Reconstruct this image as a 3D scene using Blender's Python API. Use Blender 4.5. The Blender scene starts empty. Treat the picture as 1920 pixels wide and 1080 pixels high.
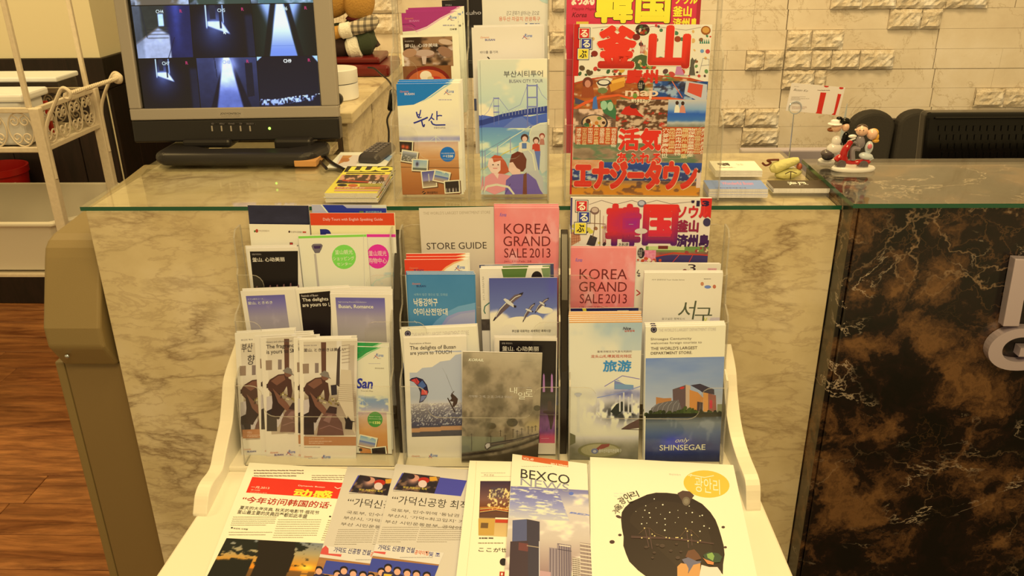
import bpy, math, random
import numpy as np
from mathutils import Vector, Matrix

# ------------------------------------------------------------------ camera, light, exposure
SC = bpy.context.scene
COL = SC.collection
F = 1562.0
def unit(v):
    v = np.array(v, float); return v/np.linalg.norm(v)
def cdir(px, py): return unit([px-960, 540-py, -F])
FW = cdir(1009, -132)
UP = -cdir(1004, 4175); UP = UP-FW*UP.dot(FW); UP = unit(UP)
RT = np.cross(FW, UP)
RW = np.array([RT, FW, UP])                 # camera axes -> world axes
CAM = np.array([0.0, -1.2, 0.383])          # origin: front edge of the marble counter, z=0 its glass top
cd = bpy.data.cameras.new('camera'); cam = bpy.data.objects.new('camera', cd); COL.objects.link(cam)
cd.sensor_width = 36.0; cd.lens = 36.0*F/1920.0; cd.clip_start = 0.05; cd.clip_end = 60
m4 = Matrix([[*RW[0], CAM[0]], [*RW[1], CAM[1]], [*RW[2], CAM[2]], [0, 0, 0, 1]])
cam.matrix_world = m4
SC.camera = cam
SC.view_settings.view_transform = 'Standard'; SC.view_settings.look = 'None'
SC.view_settings.gamma = 1.0; SC.view_settings.use_curve_mapping = False
SC.view_settings.exposure = 0.0
SC.cycles.transparent_max_bounces = 40
SC.cycles.max_bounces = 8
WARM = (1.0, 0.69, 0.275)
wd = bpy.data.worlds.new('world'); SC.world = wd; wd.use_nodes = True
bg = wd.node_tree.nodes['Background']; bg.inputs[0].default_value = (*WARM, 1); bg.inputs[1].default_value = 0.60
def area(name, loc, size, watts, target, col=WARM):
    l = bpy.data.lights.new(name, 'AREA'); l.shape = 'RECTANGLE'; l.size, l.size_y = size; l.energy = watts; l.color = col
    o = bpy.data.objects.new(name, l); COL.objects.link(o); o.location = loc
    o.rotation_euler = (Vector(target)-Vector(loc)).to_track_quat('-Z', 'Y').to_euler(); return o
area('ceiling_lamp_front', (0.15, -1.45, 1.4), (0.6, 0.5), 23, (0.1, 0.0, -0.3))
area('rack_fill_light', (0.0, -0.62, 1.5), (0.4, 0.4), 7, (0.0, -0.3, -0.4))  # added fill from above to brighten the tray
area('ceiling_lamp_back', (0.5, 0.35, 1.5), (0.6, 0.4), 21, (0.6, 1.3, 0.0))
area('ceiling_lamp_left', (-1.5, 0.7, 1.5), (0.5, 0.5), 22, (-1.8, 2.0, 0.0))

# ------------------------------------------------------------------ helpers
def ray(px, py): return RW@cdir(px, py)
def at(px, py, x=None, y=None, z=None):
    w = ray(px, py)
    t = (x-CAM[0])/w[0] if x is not None else (y-CAM[1])/w[1] if y is not None else (z-CAM[2])/w[2]
    return CAM+w*t
def hit(px, py, pl):
    p, n = pl; w = ray(px, py); return CAM+w*((p-CAM).dot(n)/w.dot(n))
def lean(y0, z0, deg, yaw=0.0):
    a = math.radians(deg); n = np.array([0, -math.cos(a), math.sin(a)])
    b = math.radians(yaw); n = np.array([-n[1]*math.sin(b), n[1]*math.cos(b), n[2]])
    return (np.array([0, y0, z0]), n)
def lin(c):
    c = np.asarray(c, float)/255.0
    return np.where(c <= 0.04045, c/12.92, ((c+0.055)/1.055)**2.4)
WREF = lin((236, 216, 152))
def P(c, k=1.0):            # colour seen under the warm lamps -> paint colour
    return np.clip(lin(c)/WREF*0.80*k, 0.004, 0.92)
def mat(name, c, rough=0.5, metal=0.0, spec=0.5, bump=0.0, bscale=60, emit=None, var=0.0, coat=0.0):
    m = bpy.data.materials.new(name); m.use_nodes = True; nt = m.node_tree; b = nt.nodes['Principled BSDF']
    col = tuple(P(c)) if max(c) > 1 else tuple(c)
    b.inputs['Base Color'].default_value = (*col, 1); b.inputs['Roughness'].default_value = rough
    b.inputs['Metallic'].default_value = metal; b.inputs['Specular IOR Level'].default_value = spec
    b.inputs['Coat Weight'].default_value = coat
    if bump or var:
        tc = nt.nodes.new('ShaderNodeTexCoord'); n = nt.nodes.new('ShaderNodeTexNoise'); n.inputs['Scale'].default_value = bscale
        n.inputs['Detail'].default_value = 6; nt.links.new(tc.outputs['Object'], n.inputs['Vector'])
        if bump:
            bp = nt.nodes.new('ShaderNodeBump'); bp.inputs['Strength'].default_value = bump; bp.inputs['Distance'].default_value = 0.004
            nt.links.new(n.outputs['Fac'], bp.inputs['Height']); nt.links.new(bp.outputs['Normal'], b.inputs['Normal'])
        if var:
            r = nt.nodes.new('ShaderNodeValToRGB'); e = r.color_ramp.elements
            e[0].position = 0.3; e[1].position = 0.7
            e[0].color = (*[x*(1-var) for x in col], 1); e[1].color = (*[min(1, x*(1+var)) for x in col], 1)
            nt.links.new(n.outputs['Fac'], r.inputs['Fac']); nt.links.new(r.outputs['Color'], b.inputs['Base Color'])
    if emit:
        b.inputs['Emission Color'].default_value = (*emit[0], 1); b.inputs['Emission Strength'].default_value = emit[1]
    return m
def nodes_mat(name):
    m = bpy.data.materials.new(name); m.use_nodes = True; return m, m.node_tree, m.node_tree.nodes['Principled BSDF']
def ramp(nt, src, stops):
    r = nt.nodes.new('ShaderNodeValToRGB'); e = r.color_ramp.elements
    while len(e) < len(stops): e.new(0.5)
    for el, (p, c) in zip(e, stops):
        el.position = p; el.color = (*(P(c) if isinstance(c, tuple) and max(c) > 1 else ((c, c, c) if not isinstance(c, tuple) else c)), 1)
    nt.links.new(src, r.inputs['Fac']); return r.outputs['Color']
def noise(nt, vec, scale, detail=5, rough=0.55, dist=0.0):
    n = nt.nodes.new('ShaderNodeTexNoise'); n.inputs['Scale'].default_value = scale; n.inputs['Detail'].default_value = detail
    n.inputs['Roughness'].default_value = rough; n.inputs['Distortion'].default_value = dist
    nt.links.new(vec, n.inputs['Vector']); return n.outputs['Fac']
def mapping(nt, sc=(1, 1, 1), rot=(0, 0, 0), src='Object'):
    tc = nt.nodes.new('ShaderNodeTexCoord'); mp = nt.nodes.new('ShaderNodeMapping')
    mp.inputs['Scale'].default_value = sc; mp.inputs['Rotation'].default_value = rot
    nt.links.new(tc.outputs[src], mp.inputs['Vector']); return mp.outputs['Vector']
def mixc(nt, f, a, b, mode='MIX'):
    m = nt.nodes.new('ShaderNodeMix'); m.data_type = 'RGBA'; m.blend_type = mode
    for s, v in ((0, f), (6, a), (7, b)):
        if hasattr(v, 'links'): nt.links.new(v, m.inputs[s])
        elif s == 0: m.inputs[0].default_value = v
        else: m.inputs[s].default_value = (*v, 1)
    return m.outputs[2]
def math_(nt, op, a, b):
    m = nt.nodes.new('ShaderNodeMath'); m.operation = op
    for i, v in ((0, a), (1, b)):
        if hasattr(v, 'links'): nt.links.new(v, m.inputs[i])
        else: m.inputs[i].default_value = v
    return m.outputs[0]

class MB:
    def __init__(s): s.v = []; s.f = []; s.mi = []
    def add(s, vs, fs, mi=0):
        o = len(s.v); s.v += [tuple(map(float, v)) for v in vs]; s.f += [tuple(i+o for i in f) for f in fs]; s.mi += [mi]*len(fs); return s
    def box(s, x0, x1, y0, y1, z0, z1, mi=0):
        vs = [(x, y, z) for z in (z0, z1) for y in (y0, y1) for x in (x0, x1)]
        return s.add(vs, [(0, 2, 3, 1), (4, 5, 7, 6), (0, 1, 5, 4), (2, 6, 7, 3), (0, 4, 6, 2), (1, 3, 7, 5)], mi)
    def prism(s, poly, axis, a0, a1, mi=0, edge=None):
        n = len(poly)
        def mk(p, a): return {'x': (a, p[0], p[1]), 'y': (p[0], a, p[1]), 'z': (p[0], p[1], a)}[axis]
        vs = [mk(p, a0) for p in poly]+[mk(p, a1) for p in poly]
        ar = sum(poly[i][0]*poly[(i+1) % n][1]-poly[(i+1) % n][0]*poly[i][1] for i in range(n))
        flip = (ar > 0) == (axis != 'y')
        a = tuple(range(n)); b = tuple(range(n, 2*n))
        s.add(vs, [a[::-1] if flip else a, b if flip else b[::-1]], mi)
        o = len(s.v)-2*n; e = mi if edge is None else edge
        for i in range(n):
            j = (i+1) % n; q = (o+i, o+j, o+n+j, o+n+i)
            s.f.append(q if flip else q[::-1]); s.mi.append(e)
        return s
    def tube(s, path, r, n=8, closed=False, mi=0, flat=1.0, cap=True):
        P_ = [np.array(p, float) for p in path]; m = len(P_); rr = r if hasattr(r, '__len__') else [r]*m
        T = []
        for i in range(m):
            a = P_[(i-1) % m] if closed or i else P_[i]; b = P_[(i+1) % m] if closed or i < m-1 else P_[i]
            T.append(unit(b-a))
        u = np.cross(T[0], (0, 0, 1)); u = unit(u) if np.linalg.norm(u) > 1e-3 else np.array((1., 0, 0))
        vs = []
        for i in range(m):
            u = unit(u-T[i]*u.dot(T[i])); w = np.cross(T[i], u)
            for k in range(n):
                a = 2*math.pi*k/n; vs.append(P_[i]+rr[i]*(math.cos(a)*u+math.sin(a)*flat*w))
        fs = []
        for i in range(m if closed else m-1):
            for k in range(n):
                a = i*n+k; b = i*n+(k+1) % n; c = ((i+1) % m)*n+(k+1) % n; d = ((i+1) % m)*n+k; fs.append((a, b, c, d))
        if not closed and cap: fs += [tuple(range(n))[::-1], tuple((m-1)*n+k for k in range(n))]
        return s.add(vs, fs, mi)
    def lathe(s, prof, c=(0, 0, 0), n=24, sx=1, sy=1, mi=0):
        vs = []; fs = []; m = len(prof)
        for r, z in prof:
            for k in range(n):
                a = 2*math.pi*k/n; vs.append((c[0]+r*sx*math.cos(a), c[1]+r*sy*math.sin(a), c[2]+z))
        for i in range(m-1):
            for k in range(n): fs.append((i*n+k, i*n+(k+1) % n, (i+1)*n+(k+1) % n, (i+1)*n+k))
        fs += [tuple(range(n))[::-1], tuple((m-1)*n+k for k in range(n))]
        return s.add(vs, fs, mi)
    def ell(s, c, r, rot=None, n=16, m=10, mi=0):
        R = Matrix.Rotation(0, 3, 'X') if rot is None else Matrix.Rotation(math.radians(rot[1]), 3, rot[0])
        vs = [Vector(c)+R@Vector((0, 0, r[2]))]
        for i in range(1, m):
            t = math.pi*i/m
            for k in range(n):
                a = 2*math.pi*k/n; vs.append(Vector(c)+R@Vector((r[0]*math.sin(t)*math.cos(a), r[1]*math.sin(t)*math.sin(a), r[2]*math.cos(t))))
        vs.append(Vector(c)+R@Vector((0, 0, -r[2]))); fs = []
        for k in range(n):
            k2 = (k+1) % n; fs.append((0, 1+k, 1+k2))
            for i in range(m-2): fs.append((1+i*n+k, 1+(i+1)*n+k, 1+(i+1)*n+k2, 1+i*n+k2))
            fs.append((1+(m-2)*n+k, 1+(m-1)*n, 1+(m-2)*n+k2))
        return s.add(vs, fs, mi)
    def to(s, name, mats, parent=None, smooth=False, bev=0.0, seg=2):
        me = bpy.data.meshes.new(name); me.from_pydata(s.v, [], s.f)
        for m in (mats if isinstance(mats, (list, tuple)) else [mats]): me.materials.append(m)
        me.polygons.foreach_set('material_index', s.mi); me.validate()
        if smooth:
            me.shade_smooth(); me.set_sharp_from_angle(angle=math.radians(40))
        o = bpy.data.objects.new(name, me); COL.objects.link(o)
        if parent: o.parent = parent
        if bev:
            b = o.modifiers.new('bevel', 'BEVEL'); b.width = bev; b.segments = seg; b.limit_method = 'ANGLE'
        return o
def tag(o, label=None, cat=None, group=None, kind=None):
    for k, v in (('label', label), ('category', cat), ('group', group), ('kind', kind)):
        if v: o[k] = v
    return o
def empty(name, loc, label=None, cat=None, group=None, kind=None):
    o = bpy.data.objects.new(name, None); COL.objects.link(o); o.location = loc; o.empty_display_size = 0.02
    return tag(o, label, cat, group, kind)
def put(o, parent):                           # parent a world-space mesh to an Empty that may stand anywhere
    o.parent = parent; o.matrix_parent_inverse = Matrix.Translation(parent.location).inverted(); return o
def spline(pts, n=8):                         # Catmull-Rom through points
    P_ = [np.array(p, float) for p in pts]; P_ = [2*P_[0]-P_[1]]+P_+[2*P_[-1]-P_[-2]]; out = []
    for i in range(1, len(P_)-2):
        for k in range(n):
            t = k/n; a, b, c, d = P_[i-1:i+3]
            out.append(0.5*((2*b)+(c-a)*t+(2*a-5*b+4*c-d)*t*t+(3*b-a-3*c+d)*t**3))
    out.append(P_[-2]); return out

# ---- value noise for printed pictures
_rs = np.random.RandomState(7); _tab = _rs.rand(64, 64)
def vn(x, y, seed=0):
    x = x+seed*7.31; y = y+seed*3.17
    xi = np.floor(x).astype(int); yi = np.floor(y).astype(int); fx = x-xi; fy = y-yi
    fx = fx*fx*(3-2*fx); fy = fy*fy*(3-2*fy); g = lambda a, b: _tab[a % 64, b % 64]
    return (g(xi, yi)*(1-fx)+g(xi+1, yi)*fx)*(1-fy)+(g(xi, yi+1)*(1-fx)+g(xi+1, yi+1)*fx)*fy
def fbm(x, y, seed=0, o=4):
    r = 0; a = 0.5; t = 0
    for i in range(o): r = r+a*vn(x*2**i, y*2**i, seed+i); t += a; a *= 0.55
    return r/t
def gr(V, st):
    p = [a for a, _ in st]; return np.stack([np.interp(V, p, [c[i] for _, c in st]) for i in range(3)], -1)
def mx(a, b, t):
    t = np.clip(np.asarray(t, float), 0, 1)[..., None]; return np.asarray(a, float)*(1-t)+np.asarray(b, float)*t
def sm(x, a, b): t = np.clip((x-a)/(b-a), 0, 1); return t*t*(3-2*t)

# ---- print shader: ink colour comes from the mesh's colour attribute
def attr_mat(name, rough, emit=0.0, coat=0.0):
    m, nt, b = nodes_mat(name); a = nt.nodes.new('ShaderNodeAttribute'); a.attribute_name = 'ink'
    if emit:
        nt.links.new(a.outputs['Color'], b.inputs['Emission Color']); b.inputs['Emission Strength'].default_value = emit
        b.inputs['Base Color'].default_value = (0.01, 0.01, 0.012, 1)
    else: nt.links.new(a.outputs['Color'], b.inputs['Base Color'])
    b.inputs['Roughness'].default_value = rough; b.inputs['Coat Weight'].default_value = coat; b.inputs['Specular IOR Level'].default_value = 0.35
    return m
M_INK = attr_mat('printed_gloss', 0.38); M_NEWS = attr_mat('printed_newsprint', 0.8)
M_SCREEN = attr_mat('screen_glow', 0.25, emit=1.0)
M_PAGE = mat('page_edges', (226, 210, 160), 0.8, bump=0.3, bscale=400)
WH = (238, 228, 186); BK = (30, 22, 18)
_tc = {}
def glyphs(txt, b=0.0, sh=0.0):
    k = (txt, b, sh)
    if k in _tc: return _tc[k]
    c = bpy.data.curves.new('t', 'FONT'); c.body = txt; c.offset = b; c.shear = sh; c.resolution_u = 10 if len(txt) < 2 and ord(txt[0]) < 256 else 3 if len(txt) < 24 else 2
    o = bpy.data.objects.new('t', c); me = bpy.data.meshes.new_from_object(o)
    v = np.array([(p.co.x, p.co.y) for p in me.vertices]); f = [tuple(p.vertices) for p in me.polygons]
    bpy.data.objects.remove(o); bpy.data.curves.remove(c); bpy.data.meshes.remove(me)
    lo = v.min(0); hi = v.max(0); v = (v-lo)/(hi-lo); v[:, 1] = 1-v[:, 1]
    _tc[k] = (v, f); return _tc[k]

class Sheet:
    """A printed thing: a slab of paper lying in a plane, with its cover print as a part. Cover positions are read off the photo."""
    def __init__(s, name, cat, label, fr, pl, TL, TR, zb=None, BL=None, H=None, t=0.0015, paper=WH, k=0.0, group=None, ink=None, Vdir=False):
        s.fr = fr; p, n = pl; s.pl = (p+n*k, n); s.n = n; s.m = (TR[1]-TL[1])/(TR[0]-TL[0]); s.name = name; s.meta = (label, cat, group); s.t = t; s.ink = ink or M_INK
        s.O = s.hit(*TL); r = s.hit(*TR)
        if Vdir:
            s.V = unit(s.hit(*BL)-s.O); s.U = unit(r-s.O); s.W = np.linalg.norm(r-s.O)      # follows the sheet's own edges
        else:
            s.U = unit(r-s.O); s.W = np.linalg.norm(r-s.O); s.V = -unit(np.cross(n, s.U))
        if H: s.H = H
        elif zb is not None: s.H = (s.O[2]-zb)/(-s.V[2])
        elif Vdir: s.H = np.linalg.norm(s.hit(*BL)-s.O)
        else: s.H = (s.hit(*BL)-s.O).dot(s.V)
        s.pv = []; s.pf = []; s.pc = []; s.L = 1; s.nv = 0; s.px = s.W/(abs(TR[0]-TL[0])/fr[2]); s.clipon = True
        s.rect_all(paper)
    def hit(s, X, Y): return hit(s.fr[0]+X/s.fr[2], s.fr[1]+Y/s.fr[2], s.pl)
    def loc(s, X, Y):
        d = s.hit(X, Y)-s.O; c = s.U.dot(s.V); a, b = d.dot(s.U), d.dot(s.V); k = 1-c*c; return ((a-c*b)/k, (b-c*a)/k)
    def frame(s, fr): s.fr = fr; return s
    def _add(s, uv, faces, cols, zz=None):
        uv = np.asarray(uv, float).copy()
        if s.clipon:
            uv[:, 0] = np.clip(uv[:, 0], 0, s.W); uv[:, 1] = np.clip(uv[:, 1], 0, s.H)
        z = np.full((len(uv), 1), float(s.L)) if zz is None else s.L+zz; s.L += 1
        s.pv.append(np.hstack([uv[:, :1], -uv[:, 1:2], z])); s.pf += [tuple(i+s.nv for i in f) for f in faces]
        c = np.asarray(cols, float)
        if c.ndim == 1: c = np.tile(c, (len(uv), 1))
        s.pc.append(c); s.nv += len(uv)
    def rect_all(s, c): s._add([(0, 0), (s.W, 0), (s.W, s.H), (0, s.H)], [(3, 2, 1, 0)], P(c)); return s
    def uvrect(s, u0, v0, u1, v1, c): s._add([(s.W*u0, s.H*v0), (s.W*u1, s.H*v0), (s.W*u1, s.H*v1), (s.W*u0, s.H*v1)], [(3, 2, 1, 0)], P(c)); return s
    def poly(s, pts, c):
        q = [s.loc(*p) for p in pts]; a = sum(q[i-1][0]*q[i][1]-q[i][0]*q[i-1][1] for i in range(len(q)))
        s._add(q, [tuple(range(len(q)))[::-1] if a > 0 else tuple(range(len(q)))], P(c)); return s
    def rect(s, x0, y0, x1, y1, c): 
        (u0, v0), (u1, v1) = s.loc(x0, y0), s.loc(x1, y1); s._add([(u0, v0), (u1, v0), (u1, v1), (u0, v1)], [(3, 2, 1, 0)], P(c)); return s
    def ell(s, cx, cy, rx, ry, c, n=24, rot=0):
        a0 = math.radians(rot); pts = []
        for i in range(n):
            a = 2*math.pi*i/n; x = rx*math.cos(a); y = ry*math.sin(a)
            pts.append((cx+x*math.cos(a0)-y*math.sin(a0), cy+x*math.sin(a0)+y*math.cos(a0)))
        return s.poly(pts, c)
    def line(s, pts, w, c):
        for a, b in zip(pts, pts[1:]):
            d = np.array(b, float)-a; L = np.linalg.norm(d)
            if L < 1e-6: continue
            q = np.array([-d[1], d[0]])/L*w/2
            s.poly([tuple(a+q), tuple(b+q), tuple(b-q), tuple(a-q)], c); s.L -= 1
        s.L += 1; return s
    def T(s, txt, x0, y0, x1, y1, c=BK, b=0.0, sh=0.0, rot=0.0, fn=None):
        if s.m < 0:                                   # box read off the photo around a line that climbs to the right
            q = min(-s.m*(x1-x0), 0.19*(y1-y0)); y0 += q; y1 -= q
        a = np.array(s.loc(x0, y0)); d = np.array(s.loc(x1, y1)); ex = 0.0
        if b >= 0.03 and any(ord(ch) > 0x2e80 for ch in txt):      # heavy strokes: overprint the glyphs in a small circle
            nl = txt.count('\n')+1; ex = (b-0.008)*abs(d[1]-a[1])/nl; b = 0.008; a = a+ex; d = d-ex
        v, f = glyphs(txt, b, sh); uv = a+v*(d-a)
        if ex:
            offs = [(ex*math.cos(t), ex*math.sin(t)) for t in np.arange(8)*math.pi/4]+[(0, 0)]; n0 = len(v)
            zz = np.repeat(np.arange(9)*0.3, n0)[:, None]; uv = np.vstack([uv+np.array(o) for o in offs]); f = [tuple(i+n0*k for i in ff) for k in range(9) for ff in f]; v = np.vstack([v]*9)
        if rot:
            cc = (a+d)/2; r = math.radians(rot); q = uv-cc; uv = cc+np.stack([q[:, 0]*math.cos(r)-q[:, 1]*math.sin(r), q[:, 0]*math.sin(r)+q[:, 1]*math.cos(r)], -1)
        s._add(uv, f, P(fn(v[:, 0], v[:, 1])) if fn else P(c), zz if ex else None); s.L += 3 if ex else 0; return s
    def photo(s, x0, y0, x1, y1, fn, cell=1.7, corners=None):
        a = np.array(s.loc(x0, y0)); d = np.array(s.loc(x1, y1)); w, h = d-a
        nu = max(2, int(abs(x1-x0)/s.fr[2]/cell)); nv = max(2, int(abs(y1-y0)/s.fr[2]/cell))
        U, V = np.meshgrid(np.linspace(0, 1, nu+1), np.linspace(0, 1, nv+1))
        col = P(np.clip(np.broadcast_to(fn(U, V), U.shape+(3,)), 0, 255)).reshape(-1, 3)
        if corners:
            q = [np.array(s.loc(*p)) for p in corners]
            uv = ((1-U)*(1-V))[..., None]*q[0]+(U*(1-V))[..., None]*q[1]+(U*V)[..., None]*q[2]+((1-U)*V)[..., None]*q[3]
        else: uv = np.stack([a[0]+U*w, a[1]+V*h], -1)
        i = np.arange(nv)[:, None]*(nu+1)+np.arange(nu)[None]
        fs = np.stack([i+nu+1, i+nu+2, i+1, i], -1).reshape(-1, 4).tolist()
        s._add(uv.reshape(-1, 2), fs, col); return s
    def lines(s, x0, y0, x1, y1, n, c, w=None, seed=0, gap=0.12, skew=0.0):     # small print as rows of word-long dashes
        r = random.Random(seed); w = w or (y1-y0)/n*0.42
        for k in range(n):
            y = y0+(y1-y0)*(k+0.5)/n; x = x0+skew*(y-y0); e = x1+skew*(y-y0)
            if k == n-1: e = x+(e-x)*r.uniform(0.5, 0.9)
            while x < e:
                d = r.uniform(0.35, 1.6)*w*3; 
                s.rect(x, y-w/2, min(x+d, e), y+w/2, c); s.L -= 1; x += d+w*r.uniform(0.3, 0.9)
        s.L += 1; return s
    def done(s, copies=(), kind=None):
        lab, cat, grp = s.meta
        V, W_, H_, t = None, s.W, s.H, s.t
        mb = MB(); mb.box(0, W_, -H_, 0, -t, 0); _V = -unit(np.cross(s.n, s.U)); mb.v = [(x-y*s.V.dot(s.U), y*s.V.dot(_V), z) for x, y, z in mb.v]; root = mb.to(s.name, M_PAGE)
        me = bpy.data.meshes.new('cover'); v = np.vstack(s.pv); dzl = min(3e-5, (0.0005 if copies else 0.0009)/max(s.L, 1)); v[:, 2] = 0.00012+dzl*v[:, 2]; Vp = -unit(np.cross(s.n, s.U)); cu, cv_ = s.V.dot(s.U), s.V.dot(Vp); v[:, 0] += -v[:, 1]*cu; v[:, 1] *= cv_; me.from_pydata(v.tolist(), [], s.pf)
        ca = me.color_attributes.new('ink', 'FLOAT_COLOR', 'POINT'); c = np.hstack([np.vstack(s.pc), np.ones((len(v), 1))])
        ca.data.foreach_set('color', c.ravel()); me.materials.append(s.ink)
        cv = bpy.data.objects.new('cover', me); COL.objects.link(cv); cv.parent = root
        M = Matrix(((s.U[0], -_V[0], s.n[0], s.O[0]), (s.U[1], -_V[1], s.n[1], s.O[1]), (s.U[2], -_V[2], s.n[2], s.O[2]), (0, 0, 0, 1)))
        root.matrix_world = M; tag(root, lab, cat, grp); s.root = root
        for i, cp in enumerate(copies):
            dx, dy, dz, cl = cp[:4]; q = root.copy(); q2 = cv.copy(); COL.objects.link(q); COL.objects.link(q2); q2.parent = q
            o = s.O+s.U*dx*s.px+s.V*dy*s.px-s.n*dz; M2 = M.copy(); M2.translation = Vector(o); q.matrix_world = M2
            tag(q, cl, cat, cp[4] if len(cp) > 4 else None)
        return s

# ------------------------------------------------------------------ materials of the place
def marble_cream():
    m, nt, b = nodes_mat('cream_marble')
    v = mapping(nt, (1, 1, 1), (0, math.radians(38), 0)); v2 = mapping(nt, (2.0, 2.0, 5.5), (0, math.radians(36), 0))
    base = ramp(nt, noise(nt, v, 5, 7, 0.6), [(0.3, (198, 168, 96)), (0.5, (218, 189, 114)), (0.7, (230, 203, 132))])
    w = noise(nt, v2, 1.5, 8, 0.6, 0.35); d = math_(nt, 'ABSOLUTE', math_(nt, 'SUBTRACT', w, 0.5), 0)
    vein = ramp(nt, d, [(0.0, 1.0), (0.01, 0.55), (0.035, 0.0)])
    br = ramp(nt, noise(nt, v, 3.2, 4), [(0.42, 0.0), (0.58, 0.7)])
    f = math_(nt, 'MULTIPLY', vein, br)
    w2 = noise(nt, v2, 4.0, 9, 0.62, 0.3); d2 = ramp(nt, math_(nt, 'ABSOLUTE', math_(nt, 'SUBTRACT', w2, 0.5), 0), [(0.0, 0.4), (0.03, 0.0)])
    c = mixc(nt, f, base, tuple(P((118, 84, 44)))); c = mixc(nt, d2, c, tuple(P((165, 132, 78))))
    nt.links.new(c, b.inputs['Base Color']); b.inputs['Roughness'].default_value = 0.38; b.inputs['Specular IOR Level'].default_value = 0.4
    return m
def marble_dark():
    m, nt, b = nodes_mat('dark_emperador_marble')
    v = mapping(nt, (1, 1, 1), (0.2, 0.5, 0.1))
    wv = noise(nt, v, 6, 6, 0.6); tc = v
    ad = nt.nodes.new('ShaderNodeVectorMath'); ad.operation = 'ADD'; cb = nt.nodes.new('ShaderNodeCombineXYZ')
    for i in range(3): nt.links.new(math_(nt, 'MULTIPLY', noise(nt, mapping(nt, (1, 1, 1), (i, i*2, 1)), 9, 5, 0.65), 0.14), cb.inputs[i])
    nt.links.new(v, ad.inputs[0]); nt.links.new(cb.outputs[0], ad.inputs[1]); wvec = ad.outputs[0]
    base = ramp(nt, noise(nt, wvec, 8.5, 10, 0.66), [(0.42, (12, 7, 4)), (0.50, (28, 16, 8)), (0.55, (72, 46, 20)), (0.63, (116, 78, 34)), (0.72, (80, 52, 24))])
    def vor(sc, wdt, str_):
        n = nt.nodes.new('ShaderNodeTexVoronoi'); n.feature = 'DISTANCE_TO_EDGE'; n.inputs['Scale'].default_value = sc
        nt.links.new(wvec, n.inputs['Vector']); return ramp(nt, n.outputs['Distance'], [(0.0, str_), (wdt, 0.0)])
    mask = ramp(nt, noise(nt, wvec, 5, 4), [(0.48, 0.0), (0.66, 0.9)])
    c = mixc(nt, math_(nt, 'MULTIPLY', vor(8, 0.02, 0.7), mask), base, tuple(P((168, 132, 78))))
    c = mixc(nt, math_(nt, 'MULTIPLY', vor(22, 0.035, 0.4), mask), c, tuple(P((120, 82, 38))))
    st = noise(nt, mapping(nt, (2.5, 2.5, 4), (0.3, 0.8, 0.2)), 2.2, 8, 0.6, 0.5); sv = ramp(nt, math_(nt, 'ABSOLUTE', math_(nt, 'SUBTRACT', st, 0.47), 0), [(0, 0.9), (0.007, 0.0)])
    c = mixc(nt, math_(nt, 'MULTIPLY', sv, ramp(nt, noise(nt, v, 5, 3), [(0.48, 0.0), (0.58, 1.0)])), c, tuple(P((200, 170, 112))))
    nt.links.new(c, b.inputs['Base Color']); b.inputs['Roughness'].default_value = 0.22; b.inputs['Specular IOR Level'].default_value = 0.45
    return m
def clear(name, tint=(0.95, 0.96, 0.94), f=1.0, ior=1.45):
    m = bpy.data.materials.new(name); m.use_nodes = True; nt = m.node_tree; nt.nodes.remove(nt.nodes['Principled BSDF'])
    t = nt.nodes.new('ShaderNodeBsdfTransparent'); t.inputs[0].default_value = (*tint, 1)
    g = nt.nodes.new('ShaderNodeBsdfGlossy'); g.inputs['Roughness'].default_value = 0.04
    lw = nt.nodes.new('ShaderNodeLayerWeight'); lw.inputs['Blend'].default_value = 0.5; r0 = ((ior-1)/(ior+1))**2
    sch = math_(nt, 'ADD', math_(nt, 'MULTIPLY', math_(nt, 'POWER', lw.outputs['Facing'], 5.0), 1-r0), r0)
    mixs = nt.nodes.new('ShaderNodeMixShader')
    nt.links.new(math_(nt, 'MULTIPLY', sch, f), mixs.inputs[0]); nt.links.new(t.outputs[0], mixs.inputs[1]); nt.links.new(g.outputs[0], mixs.inputs[2])
    nt.links.new(mixs.outputs[0], nt.nodes['Material Output'].inputs[0]); return m
def edge_clear(name, col, k=0.5):
    m = bpy.data.materials.new(name); m.use_nodes = True; nt = m.node_tree; b = nt.nodes['Principled BSDF']
    b.inputs['Base Color'].default_value = (*col, 1); b.inputs['Roughness'].default_value = 0.15
    t = nt.nodes.new('ShaderNodeBsdfTransparent'); mixs = nt.nodes.new('ShaderNodeMixShader'); mixs.inputs[0].default_value = k
    nt.links.new(t.outputs[0], mixs.inputs[1]); nt.links.new(b.outputs[0], mixs.inputs[2]); nt.links.new(mixs.outputs[0], nt.nodes['Material Output'].inputs[0]); return m
M_CREAM = marble_cream(); M_DARK = marble_dark()
M_GLASS = clear('glass_plate', (0.985, 0.99, 0.97), 0.9, 1.5); M_GEDGE = mat('glass_green_edge', (26, 78, 40), 0.15)
M_ACR = clear('clear_acrylic', (0.988, 0.988, 0.98), 0.7); M_AEDGE = edge_clear('acrylic_edge', (0.42, 0.42, 0.42), 0.55)
M_RACK = mat('cream_lacquer', (242, 220, 150), 0.35, bump=0.05, bscale=30)
M_CARTP = mat('cream_painted_metal', (222, 194, 126), 0.4, bump=0.1, bscale=90, var=0.06)
M_PLAST = mat('cream_plastic', (226, 204, 138), 0.35)
M_TOWER = mat('beige_coated_steel', (142, 114, 54), 0.45, bump=0.08, bscale=700)
M_TOWER2 = mat('beige_coated_door', (136, 106, 50), 0.5, bump=0.08, bscale=700)
M_BLACK = mat('black_plastic', (24, 20, 14), 0.35); M_BLACKG = mat('gloss_black_plastic', (8, 7, 6), 0.12, spec=0.3)
M_SILVER = mat('silver_bezel', (160, 142, 98), 0.4, metal=0.15)
M_CHROME = mat('chrome', (215, 210, 195), 0.15, metal=1.0)
M_WHITE = mat('white_plastic', (236, 220, 164), 0.4)
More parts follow.
